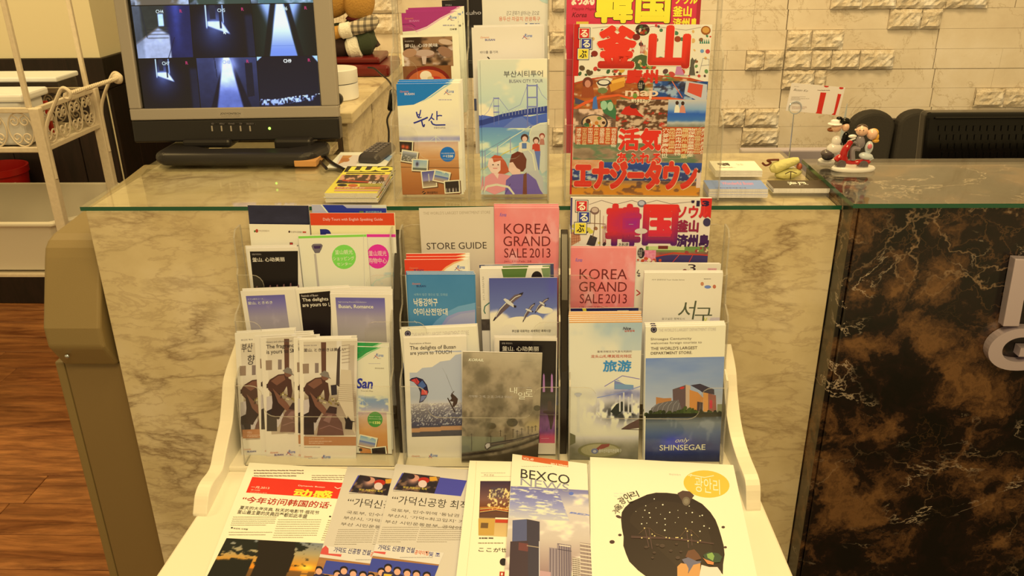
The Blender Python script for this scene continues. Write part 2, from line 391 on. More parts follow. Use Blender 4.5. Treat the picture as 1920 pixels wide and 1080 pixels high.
M_ROOM = mat('painted_plaster', (252, 226, 142), 0.85, bump=0.1, bscale=40)
def stone(name, a, b_, c, bump, sc):
    m, nt, b = nodes_mat(name); v = mapping(nt)
    col = ramp(nt, noise(nt, v, sc, 7, 0.65, 0.4), [(0.3, a), (0.5, b_), (0.72, c)])
    vein = ramp(nt, math_(nt, 'ABSOLUTE', math_(nt, 'SUBTRACT', noise(nt, v, 4, 7, 0.7, 0.6), 0.5), 0), [(0, 0.55), (0.012, 0.0)])
    col = mixc(nt, vein, col, tuple(P((176, 146, 88)))); nt.links.new(col, b.inputs['Base Color']); b.inputs['Roughness'].default_value = 0.75
    bp = nt.nodes.new('ShaderNodeBump'); bp.inputs['Strength'].default_value = bump; bp.inputs['Distance'].default_value = 0.01
    nt.links.new(noise(nt, v, 45, 8, 0.7), bp.inputs['Height']); nt.links.new(bp.outputs['Normal'], b.inputs['Normal']); return m
M_STONE = stone('honed_limestone', (212, 184, 122), (226, 200, 136), (238, 214, 152), 0.12, 3)
M_SPLIT = stone('split_face_limestone', (186, 154, 92), (222, 196, 132), (242, 222, 162), 0.5, 16)
M_GROUT = mat('dark_grout', (92, 70, 38), 0.9)
def wood(name, a, b_, sc, rough):
    m, nt, b = nodes_mat(name); v = mapping(nt, sc); oi = nt.nodes.new('ShaderNodeObjectInfo')
    ad = nt.nodes.new('ShaderNodeVectorMath'); ad.operation = 'ADD'; mu = nt.nodes.new('ShaderNodeVectorMath'); mu.operation = 'SCALE'
    cb = nt.nodes.new('ShaderNodeCombineXYZ'); [nt.links.new(oi.outputs['Random'], cb.inputs[i]) for i in range(3)]
    nt.links.new(cb.outputs[0], mu.inputs[0]); mu.inputs['Scale'].default_value = 40; nt.links.new(v, ad.inputs[0]); nt.links.new(mu.outputs[0], ad.inputs[1])
    c = ramp(nt, noise(nt, ad.outputs[0], 3.0, 9, 0.65, 1.6), [(0.32, a), (0.68, b_)])
    fi = ramp(nt, noise(nt, ad.outputs[0], 14, 6, 0.7, 0.4), [(0.35, 0.65), (0.6, 1.0)]); c = mixc(nt, 1.0, c, fi, 'MULTIPLY')
    nt.links.new(c, b.inputs['Base Color']); b.inputs['Roughness'].default_value = rough; return m
M_FLOOR = wood('walnut_plank', (124, 66, 24), (214, 136, 58), (0.7, 5.5, 1), 0.3)
M_WAIN = wood('dark_wainscot_board', (16, 9, 5), (44, 26, 14), (6, 6, 0.8), 0.5)

# ------------------------------------------------------------------ floor, walls
FZ = -1.08
fl = tag(MB().box(-4.2, 2.6, -1.9, 3.4, FZ-0.06, FZ-0.02).to('floor', M_GROUT), kind='structure')
rnd = random.Random(4); pm = MB().box(0, 1.198, 0, 0.128, 0, 0.018).to('plank', M_FLOOR, fl, bev=0.0015, seg=1)
pm.location = (-4.2, -0.5, FZ-0.018); y = -0.37; row = 1
first = True
while y < 3.3:
    x = -4.2-rnd.uniform(0, 1.1)
    while x < 0.0:
        q = pm.copy(); COL.objects.link(q); q.location = (x, y, FZ-0.018); x += 1.2
    y += 0.13
# left wall nearer the camera than the passage behind it
ZC = -0.084
wl = tag(MB().box(-4.4, -1.815, 2.3, 3.3, FZ, 1.6).to('wall_left', M_ROOM), kind='structure')
for i in range(17):
    MB().box(-4.4+i*0.152, -4.4+i*0.152+0.149, 2.284, 2.30, FZ, ZC-0.13).to('wainscot_board', M_WAIN, wl, bev=0.002, seg=1)
MB().box(-4.4, -1.797, 2.276, 2.30, ZC-0.128, ZC).to('wainscot_rail', M_WAIN, wl, bev=0.003)
MB().box(-1.815, -1.797, 2.30, 3.3, ZC-0.128, ZC).to('wainscot_rail', M_WAIN, wl, bev=0.003)
for i in range(6): MB().box(-1.815, -1.80, 2.302+i*0.165, 2.302+i*0.165+0.162, FZ, ZC-0.13).to('wainscot_board', M_WAIN, wl, bev=0.002, seg=1)
wf = tag(MB().box(-1.815, 2.5, 3.3, 3.4, FZ, 1.6).to('wall_far', M_ROOM), kind='structure')
for i in range(8): MB().box(-1.8+i*0.152, -1.8+i*0.152+0.149, 3.284, 3.30, FZ, ZC-0.13).to('wainscot_board', M_WAIN, wf, bev=0.002, seg=1)
MB().box(-1.8, -0.5, 3.276, 3.3, ZC-0.128, ZC).to('wainscot_rail', M_WAIN, wf, bev=0.003)

YW = 1.36
wb = tag(MB().box(-0.86, 2.5, YW+0.006, YW+0.16, FZ, 1.2).to('wall_back', M_GROUT), kind='structure')
RH = 0.0568; Z0 = at(1550, 130, y=YW)[2]
rows = {}   # row index (0 = just under the long joint at pixel row 130), each: rough pieces as pixel spans
ROUGH = {4: [(1557, 1615), (1615, 1678), (1678, 1772), (1772, 1850)], 3: [(1665, 1725), (1725, 1762)], 2: [(1475, 1520), (1520, 1580)],
         1: [(1398, 1432), (1432, 1467), (1470, 1520), (1520, 1557), (1557, 1610), (1610, 1674)], 0: [(1467, 1525), (1525, 1548)],
         -1: [(1825, 1880), (1880, 1945)], -2: [(1348, 1395), (1395, 1459)], -3: [(1390, 1459), (1036, 1062), (872, 900)],
         -4: [(1735, 1800), (1800, 1850)], -6: [(870, 900), (1030, 1062)]}
ROUGH[4] += [(690, 745), (860, 900), (1036, 1070)]; ROUGH[2] += [(1030, 1066)]; ROUGH[3] += [(700, 748)]
JOINT = {4: [1478, 1905], 3: [1476, 1760], 2: [1474, 1757], 1: [1468.5, 1752], 0: [1466, 1750], -1: [1463, 1746], -2: [1459.5, 1743], -3: [1457, 1740], -4: [1455, 1737], -5: [1452, 1735]}
def split_brick(w, h, sd):
    nu = max(4, int(w/0.009)); nv = 6; r = np.random.RandomState(sd); mb = MB()
    g = np.zeros((nv+1, nu+1)); 
    for j in range(nv+1):
        for i in range(nu+1):
            e = min(i/nu, 1-i/nu)*nu; e2 = min(j/nv, 1-j/nv)*nv
            g[j, i] = (0.010+0.014*float(fbm(np.array(i*0.55+sd), np.array(j*0.7+sd*1.7), sd, 3)))*(1 if min(e, e2) > 0 else 0.45)+r.uniform(-0.0025, 0.0025)
    vs = [(w*i/nu, -g[j, i], h*j/nv) for j in range(nv+1) for i in range(nu+1)]
    fs = [(j*(nu+1)+i, j*(nu+1)+i+1, (j+1)*(nu+1)+i+1, (j+1)*(nu+1)+i) for j in range(nv) for i in range(nu)]
    mb.add(vs, fs)
    o = len(vs); mb.v += [(0, 0.006, 0), (w, 0.006, 0), (w, 0.006, h), (0, 0.006, h)]
    c = [0, nu, (nv+1)*(nu+1)-1, nv*(nu+1)]
    mb.f += [(o, o+1, c[1], c[0]), (o+1, o+2, c[2], c[1]), (o+2, o+3, c[3], c[2]), (o+3, o, c[0], c[3])]; mb.mi += [0]*4
    return mb
nb = 0
for r in range(-8, 14):
    z0 = Z0+(r-1)*RH; z1 = z0+RH; py = 130-36.3*(r-1)-18
    wx = lambda px: at(px, py, y=YW)[0]
    br = sorted((wx(a), wx(b)) for a, b in ROUGH.get(r, [])); jo = [wx(a) for a in JOINT.get(r, [])]
    x = -0.86; gz = 0.0014 if r == 0 else 0.0003
    while x < 2.5:
        nxt = min([a for a, b in br if a > x+0.004]+[j for j in jo if j > x+0.004]+[2.5])
        rb = [(a, b) for a, b in br if abs(a-x) < 0.004]
        if rb:
            b_ = rb[0][1]; mb = split_brick(b_-x-0.0012, RH-0.0012, nb); o = mb.to('brick', M_SPLIT, wb); o.location = (x+0.0006, YW, z0+0.0006); x = b_
        else:
            e = min(x+rnd.uniform(0.16, 0.34), nxt); e = nxt if nxt-e < 0.04 else e
            gj0 = 0.0014 if any(abs(j-x) < 0.005 for j in jo) else 0.0003; gj1 = 0.0014 if any(abs(j-e) < 0.005 for j in jo) else 0.0003
            if r < -6 or r > 6: e = min(x+0.6, 2.5)
            MB().box(x+gj0, e-gj1, YW-rnd.uniform(0, 0.0006), YW+0.006, z0+0.0003, z1-(0.0014 if r == 0 else 0.0003)).to('brick', M_STONE, wb)
            x = e
        nb += 1
# return ledge behind the monitor: marble slab on a panelled carcass
ld = empty('marble_ledge', (-0.69, 0.9, FZ), 'raised cream marble ledge running back to the stone wall behind the monitor', 'counter')
put(MB().box(-0.66, -0.372, 0.46, 1.345, 0.028, 0.05).to('ledge_slab', M_CREAM, bev=0.002), ld)
put(MB().box(-0.65, -0.40, 0.47, 1.34, FZ, 0.027).to('carcass', M_GROUT), ld)
for a, b in ((0.472, 0.731), (0.739, 1.04), (1.048, 1.34)):
    put(MB().box(-0.399, -0.386, a, b, FZ, 0.027).to('side_panel', M_CREAM, bev=0.001, seg=1), ld)

# ------------------------------------------------------------------ counters
CX0, CX1 = -0.6965, 0.4535
ct = empty('marble_counter', (-0.12, 0.17, FZ), 'cream veined marble reception counter with a green-edged glass top', 'counter')
MT = M_CREAM.copy(); MT.name = 'cream_marble_top'
put(MB().box(CX0, CX1, 0.006, 0.026, FZ, -0.008).to('front_panel', M_CREAM, bev=0.0015), ct)
put(MB().box(CX0+0.002, CX1-0.001, 0.027, 0.345, FZ, -0.022).to('carcass', M_GROUT), ct)
put(MB().prism([(CX0, 0.027), (CX1, 0.027), (CX1, 0.35), (-0.405, 0.35), (-0.405, 0.455), (CX0, 0.455)], 'z', -0.0215, -0.0072).to('countertop', MT), ct)
put(MB().box(CX0+0.004, -0.41, 0.346, 0.45, FZ, -0.022).to('side_carcass', M_GROUT), ct)
def plate(poly, z0, z1, par, name='glass_top', edgeleft=False):
    mb = MB(); mb.prism(poly, 'z', z0, z1, 0); ym = min(p[1] for p in poly)
    for i, f in enumerate(mb.f):
        ys = [mb.v[k] for k in f]
        if all(abs(p[1]-ym) < 1e-6 for p in ys) and ym < 0.1: mb.mi[i] = 1
        if edgeleft and all(abs(p[0]-poly[0][0]) < 1e-6 for p in ys): mb.mi[i] = 1
    return put(mb.to(name, [M_GLASS, M_GEDGE]), par)
plate([(CX0-0.006, 0.0035), (CX1, 0.0035), (CX1, 0.224), (CX0-0.006, 0.224)], -0.0065, 0, ct)
plate([(CX0-0.006, 0.2255), (CX1, 0.2255), (CX1, 0.35), (-0.405, 0.35), (-0.405, 0.455), (CX0-0.006, 0.455)], -0.0065, 0, ct)

dk = empty('dark_marble_counter', (1.0, 0.05, FZ), 'dark brown veined marble counter with glass top and metal letters', 'counter')
put(MB().box(0.462, 1.5, -0.045, 0.19, FZ, 0.0125).to('marble_body', M_DARK, bev=0.002), dk)
put(MB().box(0.4545, 0.4615, -0.04, 0.19, FZ, 0.0125).to('end_panel', M_DARK, bev=0.001), dk)
plate([(0.4485, -0.052), (1.5, -0.052), (1.5, 0.2), (0.4485, 0.2)], 0.0135, 0.02, dk, edgeleft=True)
M_LET = mat('brushed_steel_letter', (214, 186, 148), 0.35, metal=0.6)
def lp(px, py): p = at(px, py, y=-0.05); return (p[0], p[2])
fpoly = [lp(1896, 480), lp(1998, 484), lp(1992, 512), lp(1920, 510), lp(1918, 524), lp(1975, 527), lp(1970, 557), lp(1912, 557), lp(1903, 606), lp(1873, 606)]
put(MB().prism(fpoly, 'y', -0.062, -0.046).to('letter', M_LET, bev=0.0012), dk)
def letter3d(txt, px0, py0, px1, py1, b=0.03):
    v, f = glyphs(txt, b); a = np.array(lp(px0, py0)); d = np.array(lp(px1, py1)); q = a+v*(d-a); mb = MB(); n = len(q)
    mb.add([(x, -0.062, z) for x, z in q]+[(x, -0.046, z) for x, z in q], [tuple(i for i in ff) for ff in f])
    ed = {}
    for ff in f:
        for i in range(len(ff)): ed[(ff[i], ff[(i+1) % len(ff)])] = 1
    mb.f += [(b_, a_, a_+n, b_+n) for a_, b_ in ed if (b_, a_) not in ed]; mb.mi += [0]*(len(mb.f)-len(mb.mi)); return mb
put(letter3d('G', 1856, 609, 1940, 688, 0.035).to('letter', M_LET), dk)

# ------------------------------------------------------------------ beige kiosk beside the counter
tw = empty('beige_kiosk', (-0.76, 0.2, FZ), 'beige metal kiosk cabinet with a sloping hood left of the marble counter', 'cabinet')
hood = [(0.018, -0.283), (-0.012, -0.235), (-0.012, -0.2), (0.036, -0.096), (0.044, -0.082), (0.056, -0.073), (0.075, -0.068), (0.43, -0.045), (0.43, -0.283)]
put(MB().prism(hood, 'x', -0.8, -0.7055).to('hood', M_TOWER, bev=0.006, seg=3), tw)
put(MB().box(-0.824, -0.808, 0.032, 0.42, FZ+0.03, -0.285).to('side_trim', M_TOWER, bev=0.003), tw)
put(MB().box(-0.8055, -0.7055, 0.03, 0.05, FZ+0.05, -0.2855).to('door', M_TOWER2, bev=0.002), tw)
put(MB().box(-0.807, -0.7055, 0.052, 0.42, FZ+0.03, -0.287).to('cabinet_body', M_BLACK), tw)
put(MB().box(-0.86, -0.71, -0.02, 0.42, FZ, FZ+0.03).to('foot', M_TOWER2, bev=0.008), tw)
sp = at(126, 668, y=-0.006); put(MB().ell(sp, (0.004, 0.003, 0.004)).to('screw', M_CHROME, smooth=True), tw)

# ------------------------------------------------------------------ cream metal trolley with scrollwork
XR, YF, YB, XL = -1.345, 1.0, 1.31, -2.12
ca = empty('metal_trolley', ((XR+XL)/2, (YF+YB)/2, FZ), 'cream metal trolley with scroll basket and twisted handle at the dark wainscot', 'trolley')
def cpart(mb, n, m=M_CARTP, **k): return put(mb.to(n, m, **k), ca)
ZB, ZT = -0.152, -0.045
for x in (XL, XR):
    for yy in (YF, YB):
        cpart(MB().box(x-0.014, x+0.014, yy-0.012, yy+0.012, FZ, ZT+0.005), 'post', bev=0.003)
        cpart(MB().box(x-0.023, x-0.009, yy-0.006, yy+0.006, ZT+0.005, 0.62), 'upright', bev=0.003)
for yy in (YF, YB):
    for z in (ZB, ZT): cpart(MB().box(XL, XR, yy-0.007, yy+0.007, z-0.008, z+0.006), 'basket_rail', bev=0.002)
for x in (XL, XR):
    for z in (ZB, ZT): cpart(MB().box(x-0.007, x+0.007, YF, YB, z-0.008, z+0.006), 'basket_rail', bev=0.002)
cpart(MB().box(XL, XR, YF, YB, ZB-0.010, ZB-0.004), 'basket_floor')
cpart(MB().box(XL, XR, YF, YB, -0.53, -0.522), 'lower_shelf')
def scroll(c, r, sgn, turn=1.6, ax='x', a0=0.0):
    pts = []
    for i in range(22):
        t = i/21; a = a0+sgn*t*turn*2*math.pi; rr = r*(1-0.78*t)
        u, w = rr*math.cos(a), rr*math.sin(a)
        pts.append((c[0]+u, c[1], c[2]+w) if ax == 'x' else (c[0], c[1]+u, c[2]+w))
    return pts
zc = (ZB+ZT)/2
def ornament(ax, p0, p1, fixed):
    n = max(2, int(round((p1-p0)/0.078))); w = (p1-p0)/n
    for i in range(n):
        c = p0+w*(i+0.5); q = lambda u, z: (u, fixed, z) if ax == 'x' else (fixed, u, z)
        mb = MB()
        for sg in (-1, 1):
            oval = [q(c+sg*w*0.46*math.cos(t)*1.0, zc+0.046*math.sin(t)) for t in np.linspace(-math.pi/2, math.pi/2, 12)]
            mb.tube(oval, 0.0022, 6)
            for sz in (-1, 1):
                cc = q(c+sg*w*0.2, zc+sz*0.022); mb.tube(scroll(cc, w*0.2, sg*sz, 1.25, ax, math.pi/2*sz), 0.0022, 6)
        cpart(mb, 'scroll_ornament', smooth=True)
ornament('x', XL+0.015, XR-0.015, YF); ornament('x', XL+0.015, XR-0.015, YB); ornament('y', YF+0.012, YB-0.012, XR); ornament('y', YF+0.012, YB-0.012, XL)
for yy, (hx, hy) in ((YF, (125, 177)), (YB, (221, 147))):
    h = at(hx, hy, y=yy)
    path = spline([(XR+0.014, yy, -0.235), (XR+0.012, yy, -0.15), (XR+0.02, yy, -0.09), (h[0]-0.03, yy, h[2]-0.012), (h[0]-0.008, yy, h[2]+0.016), (h[0]+0.01, yy, h[2]+0.006), (h[0]+0.006, yy, h[2]-0.01), (h[0]-0.006, yy, h[2]-0.008), (h[0]-0.003, yy, h[2]+0.002)], 7)
    cpart(MB().tube(path, 0.0052, 8), 'handle_bracket', smooth=True)
    if yy == YF: ha = h
    else: hb = h
cpart(MB().ell(hb+np.array((0, -0.004, 0)), (0.016, 0.007, 0.016)), 'handle_knob', smooth=True)
N = 60; tw1 = MB()
for ph in (0, 2.1, 4.2):
    pts = []
    for i in range(N+1):
        t = i/N; c = ha+(hb-ha)*t; a = ph+t*2*math.pi*9; pts.append(c+np.array((0.003*math.cos(a), 0, 0.003*math.sin(a))))
    tw1.tube(pts, 0.0042, 6)
cpart(tw1, 'twisted_handle', smooth=True)
# things on the trolley
def tray_box(x0, x1, y0, y1, z0, z1, t=0.004, rim=0.012, taper=0.03, ch=0.06):
    """open rectangular basin with cut corners and a turned rim"""
    mb = MB()
    def ring(e, z, c): 
        a, b, d, f = x0+e, x1-e, y0+e, y1-e; return [(a+c, d, z), (b-c, d, z), (b, d+c, z), (b, f-c, z), (b-c, f, z), (a+c, f, z), (a, f-c, z), (a, d+c, z)]
    L = [ring(taper, z0, ch), ring(rim, z1-rim, ch), ring(0, z1-rim, ch), ring(0, z1, ch), ring(rim+t, z1, ch), ring(taper+t, z0+t, ch)]
    vs = [p for l in L for p in l]; fs = [tuple(range(8))[::-1], tuple(5*8+k for k in range(8))]
    for j in range(5):
        for k in range(8): fs.append((j*8+k, j*8+(k+1) % 8, (j+1)*8+(k+1) % 8, (j+1)*8+k))
    return mb.add(vs, fs)
bs = tray_box(-2.10, -1.30, 0.985, 1.40, -0.515, -0.36, ch=0.07).to('plastic_basin', M_PLAST, bev=0.004); tag(bs, 'large cream plastic basin on the trolley shelf under the basket', 'basin')
b1 = empty('storage_box', (-1.56, 1.12, ZB), 'white lidded plastic box in the trolley basket', 'box')
put(MB().box(-1.80, -1.40, 1.02, 1.14, ZB+0.005, -0.03).to('box_body', M_WHITE, bev=0.008), b1)
put(MB().box(-1.81, -1.385, 1.015, 1.15, -0.029, -0.008).to('lid', M_WHITE, bev=0.006), b1)
M_CLP = clear('clear_plastic', (0.92, 0.92, 0.9), 1.0)
b2 = empty('clear_container', (-1.5, 1.24, ZB), 'clear plastic container with a pale lid behind the white box on the trolley', 'box')
put(MB().box(-1.78, -1.37, 1.17, 1.285, ZB+0.005, 0.0).to('container_body', M_CLP, bev=0.006), b2)
put(MB().box(-1.79, -1.365, 1.165, 1.29, 0.0, 0.014).to('lid', mat('pale_clear_lid', (228, 216, 160), 0.3), bev=0.004), b2)
rb = MB().box(-1.66, -1.40, 1.152, 1.162, ZB+0.004, -0.05).to('red_packet', mat('red_print_packet', (176, 44, 14), 0.4), bev=0.003); tag(rb, 'red packet upright inside the trolley basket', 'packet')
# red bucket and cable beyond
rp = at(-6, 312, y=2.15); zbx = at(50, 470, y=2.02)[2]
bk = empty('red_bin', (rp[0], 2.15, zbx), 'red plastic bin behind the trolley by the wainscot', 'bin')
hb_ = rp[2]-zbx
tag(MB().box(-3.2, at(214, 540, y=2.02)[0], 2.025, 2.27, FZ+0.001, zbx-0.001).to('floor_shade_box', M_WAIN, bev=0.003), 'dark box added for the floor shade by the wainscot, carrying the red bin', 'cabinet')  # added dark box: stands for the shaded floor below the basin, lifts the bin
put(MB().lathe([(0.085, 0.0), (0.112, hb_-0.03), (0.118, hb_-0.026), (0.118, hb_), (0.108, hb_), (0.083, 0.01)], (rp[0], 2.15, zbx), 28).to('bin_body', mat('red_plastic', (150, 16, 6), 0.35), smooth=True), bk)
tag(MB().tube([at(*p, y=1.62) for p in ((28, 344), (40, 347), (52, 354), (66, 366), (74, 385), (76, 410))], 0.004, 8).to('cable', M_PLAST, smooth=True), 'cream cable looping behind the basin on the trolley', 'cable')

# ------------------------------------------------------------------ clear acrylic brochure holders
LEAN = 5.0; TL_ = math.tan(math.radians(LEAN))
def holder(name, lab, x0, x1, yf, zb, base, lip, wide=True, div=None, grp=None):
    """three stepped pockets; base = pocket floor heights, lip = pocket lip heights (absolute z)"""
    h = empty(name, ((x0+x1)/2, yf+0.06, zb), lab, 'brochure holder', grp); t = 0.0025; D = 0.035
    def part(mb, n): return put(mb.to(n, [M_ACR, M_AEDGE]), h)
    yb = lambda i, z: yf+D*i+TL_*(z-base[i])
    ztop = lip[2]+0.065; yB = yf+3*D
    prof = [(yf-0.001, zb), (yf-0.001, base[0])]
    for i in range(3):
        z = lip[i]; prof += [(yb(i, z), z), (yb(i, z)+0.006, z+0.008)]
        if i < 2: prof += [(yb(i+1, z+0.02)-0.004, z+0.016), (yb(i+1, z+0.03), z+0.03)]
    prof += [(yb(2, ztop-0.01)+0.004, ztop-0.01), (yb(2, ztop)+0.012, ztop), (yB+TL_*(ztop-zb)*0.6, ztop), (yB, zb)]
    for a, b in ((x0, x0+t), (x1-t, x1)): part(MB().prism(prof, 'x', a, b, 0, 1), 'side_panel')
    if div: part(MB().prism(prof, 'x', div-t/2, div+t/2, 0, 1), 'divider')
    for i in range(3):
        z0, z1 = base[i]-0.004, lip[i]; dip = 0.05; w = 0.022; r = 0.016
        xa, xb = x0+t, x1-t; pts = [(xa, z0), (xb, z0), (xb, z1)]
        for k in range(5): a = k/4*math.pi/2; pts.append((xb-w+r-r+ -r*math.sin(a)+0.0, z1-r+r*math.cos(a)))
        pts += [(xb-w-r, z1-dip+r)]
        for k in range(5): a = k/4*math.pi/2; pts.append((xb-w-r-r+r*math.cos(a), z1-dip+r-r*math.sin(a)))
        left = [(x0+x1-px, pz) for px, pz in pts[2:][::-1]]
        poly = pts+left
        mb = MB(); mb.prism(poly, 'y', 0, t, 0, edge=1)
        mb.v = [(x, y+yb(i, z)-t-0.0005, z) for x, y, z in mb.v]; part(mb, 'front_panel')
        part(MB().box(x0+t, x1-t, yb(i, base[i]), yf+D*(i+1)-0.004, base[i]-0.0035, base[i]-0.001, 0), 'pocket_floor')
    mb = MB(); mb.prism([(x0+t, zb), (x1-t, zb), (x1-t, ztop-0.004), (x1-0.014, ztop), (x0+0.014, ztop), (x0+t, ztop-0.004)], 'y', 0, t, 0, edge=1)
    mb.v = [(x, y+yB+TL_*(z-zb)*0.6-t, z) for x, y, z in mb.v]; part(mb, 'back_panel')
    part(MB().box(x0, x1, yf, yB, zb, zb+0.002, 0), 'base_panel')
    return h
RB = [-0.362, -0.29, -0.23]; RL = [-0.233, -0.145, -0.085]; YR = -0.14
xs = [(at(449, 800, y=YR)[0], at(739, 800, y=YR)[0]), (at(753, 800, y=YR)[0], at(1050, 800, y=YR)[0]), (at(1066, 800, y=YR)[0], at(1361, 800, y=YR)[0])]
for (a, b), w in zip(xs, ('left', 'middle', 'right')):
    txt = {'left': 'clear acrylic tiered holder at the left of the rack, with statue brochures in front', 'middle': 'clear acrylic tiered holder in the middle of the rack, with a train brochure in front',
           'right': 'clear tiered holder at the right of the rack, riverside store brochure in front'}[w]
    holder('brochure_holder', txt, a, b, YR-0.005, -0.3655, RB, RL)
CB = [0.004, 0.06, 0.11]; CLp = [0.115, 0.205, 0.25]; YC = 0.035
xa = (at(742, 372, z=0)[0], at(1029, 372, z=0)[0]); xb2 = (at(1057, 372, z=0)[0], at(1345, 372, z=0)[0])
holder('brochure_holder', 'clear acrylic holder standing on the counter with city tour brochures in front', xa[0], xa[1], YC-0.005, 0.0005, CB, CLp, div=(at(872, 372, z=0)[0]+at(890, 372, z=0)[0])/2)
holder('brochure_holder', 'clear acrylic holder standing on the counter with a red travel magazine in front', xb2[0], xb2[1], YC-0.005, 0.0005, CB, CLp)

# ------------------------------------------------------------------ cream display rack
rk = empty('display_rack', (-0.08, -0.2, FZ), 'cream lacquered brochure rack with wavy side boards standing before the counter', 'rack')
tz = lambda y: -0.371+0.14*(y+0.14)
ta = math.atan(0.14); TRAY = (np.array((0, -0.14, -0.371)), np.array((0, -math.sin(ta), math.cos(ta))))
def ext(p, q, y): k = (y-p[1])/(q[1]-p[1]); return p[0]+(q[0]-p[0])*k
La, Lb = hit(444, 852, TRAY), hit(292, 1080, TRAY); Ra, Rb = hit(1424, 930, TRAY), hit(1488, 1080, TRAY)
def tp(x, y, dz=0.0): return (x, y, tz(y)+dz)
def slab(pts, t, name, m=M_RACK, bev=0.003):
    mb = MB(); n = len(pts); vs = list(pts)+[(x, y, z-t) for x, y, z in pts]
    fs = [tuple(range(n))[::-1], tuple(range(n, 2*n))]+[(i, (i+1) % n, n+(i+1) % n, n+i) for i in range(n)]
    return put(mb.add(vs, fs).to(name, m, bev=bev), rk)
slab([tp(ext(La, Lb, -0.152), -0.152), tp(ext(Ra, Rb, -0.152), -0.152), tp(ext(Ra, Rb, -0.52), -0.52), tp(ext(La, Lb, -0.52), -0.52)], 0.02, 'tray_board')
put(MB().box(ext(La, Lb, -0.52), ext(Ra, Rb, -0.52), -0.535, -0.521, tz(-0.52)-0.02, tz(-0.52)+0.022).to('tray_lip', M_RACK, bev=0.003), rk)
put(MB().box(-0.475, 0.312, -0.1515, -0.012, -0.395, -0.366).to('holder_shelf', M_RACK, bev=0.002), rk)
put(MB().box(-0.45, 0.29, -0.008, -0.002, -0.9, -0.396).to('back_board', M_RACK, bev=0.001), rk)
def side_board(A, B, d, sgn, pts_px):
    A = np.array(A); B = np.array(B); dr = unit((B-A)*np.array((1, 1, 0))); L = np.linalg.norm((B-A)[:2])
    k = (-0.016-A[1])/dr[1]                      # run until just before the counter front
    n_ = np.array((-dr[1], dr[0], 0)); top = [(0.0, 0.003)]
    for px, py in pts_px:
        q = hit(px, py, (A*np.array((1, 1, 0)), n_)); top.append(((q-A*np.array((1, 1, 0))).dot(dr), max(0.006, q[2]-tz(q[1]))))
    top.append((k, top[-1][1]+0.02))
    sp = spline([(s_, 0, h) for s_, h in top], 4); nrm = np.array((dr[1], -dr[0], 0)); 
    if (nrm[0] > 0) != (sgn > 0): nrm = -nrm
    pts = [(p[0], p[2]) for p in sp if p[0] <= k+1e-6]; mb = MB(); n = len(pts)
    vs = []
    for off in (0, d):
        for s_, h in pts: q = A+dr*s_+nrm*off; vs.append((q[0], q[1], tz(q[1])+h))
        for s_, h in pts: q = A+dr*s_+nrm*off; vs.append((q[0], q[1], tz(q[1])-0.002))
    fs = []
    for i in range(n-1):
        fs += [(i, i+1, n+i+1, n+i), (2*n+i+1, 2*n+i, 3*n+i, 3*n+i+1), (i+1, i, 2*n+i, 2*n+i+1), (n+i, n+i+1, 3*n+i+1, 3*n+i)]
    fs += [(0, n, 3*n, 2*n), (n-1, 2*n+n-1, 3*n+n-1, n+n-1)]
    return put(mb.add(vs, fs).to('side_board', M_RACK, smooth=False, bev=0.006, seg=3), rk)
side_board(hit(388, 968, TRAY)*np.array((1, 1, 0)), hit(443, 857, TRAY)*np.array((1, 1, 0)), 0.021, -1, [(389, 948), (392, 925), (401, 903), (417, 880), (424, 848), (429, 824), (436, 790), (440, 745), (444, 705)]); side_board(hit(1399, 958, TRAY)*np.array((1, 1, 0)), hit(1369, 876, TRAY)*np.array((1, 1, 0)), 0.021, 1, [(1399, 938), (1397, 900), (1381, 857), (1370, 820), (1363, 782), (1358, 735), (1355, 692)])
for x in (-0.43, 0.25):
    for yy in (-0.13, -0.46): put(MB().box(x-0.02, x+0.02, yy-0.02, yy+0.02, FZ, tz(yy)-0.025).to('leg', M_RACK, bev=0.003), rk)
M_GAPSHADE = mat('dark_gap_shade', (34, 24, 12), 0.3)  # dark strips added to stand for the shade in the gaps between holders
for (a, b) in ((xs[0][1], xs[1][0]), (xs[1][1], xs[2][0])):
    c = (a+b)/2; put(MB().prism([(-0.112, -0.3655), (-0.016, -0.3655), (-0.016, -0.03), (-0.026, -0.034), (-0.075, -0.12), (-0.112, -0.22)], 'x', c-0.0052, c+0.0052).to('upright', M_GAPSHADE, bev=0.001), rk)

# ------------------------------------------------------------------ surveillance monitor
mp = lean(0.302, 0.07, 6.0, 3.6); mp = (np.array((-0.744, 0.302, 0.07)), mp[1])
C2F = (200, 0, 3.375)
mo = empty('monitor', (-0.55, 0.33, 0.0), 'silver and black monitor showing nine dark camera views on the counter', 'monitor')
fs_ = Sheet('screen', None, None, C2F, mp, (112, -300), (1287, -300), BL=(222, 688), t=0.002, paper=(4, 4, 6), ink=M_SCREEN)
def mon_pt(X, Y, dn=0.0): return hit(C2F[0]+X/C2F[2], C2F[1]+Y/C2F[2], mp)+mp[1]*dn
MU = unit(mon_pt(1470, 740)-mon_pt(158, 762)); MV = unit(np.cross(mp[1], MU)); MO = mon_pt(158, 762)
def mslab(u0, u1, v0, v1, n0, n1, name, m, bev=0.002, par=mo):
    mb = MB().box(u0, u1, v0, v1, n0, n1); mb.v = [tuple(MO+MU*a+MV*b+mp[1]*c) for a, b, c in mb.v]; return put(mb.to(name, m, bev=bev), par)
MWd = np.linalg.norm(mon_pt(1470, 740)-MO)
q = mon_pt(222, 688)-MO; bw = q.dot(MU); bh = q.dot(MV); q = mon_pt(1360, 672)-MO; br_ = q.dot(MU); HT = 0.345
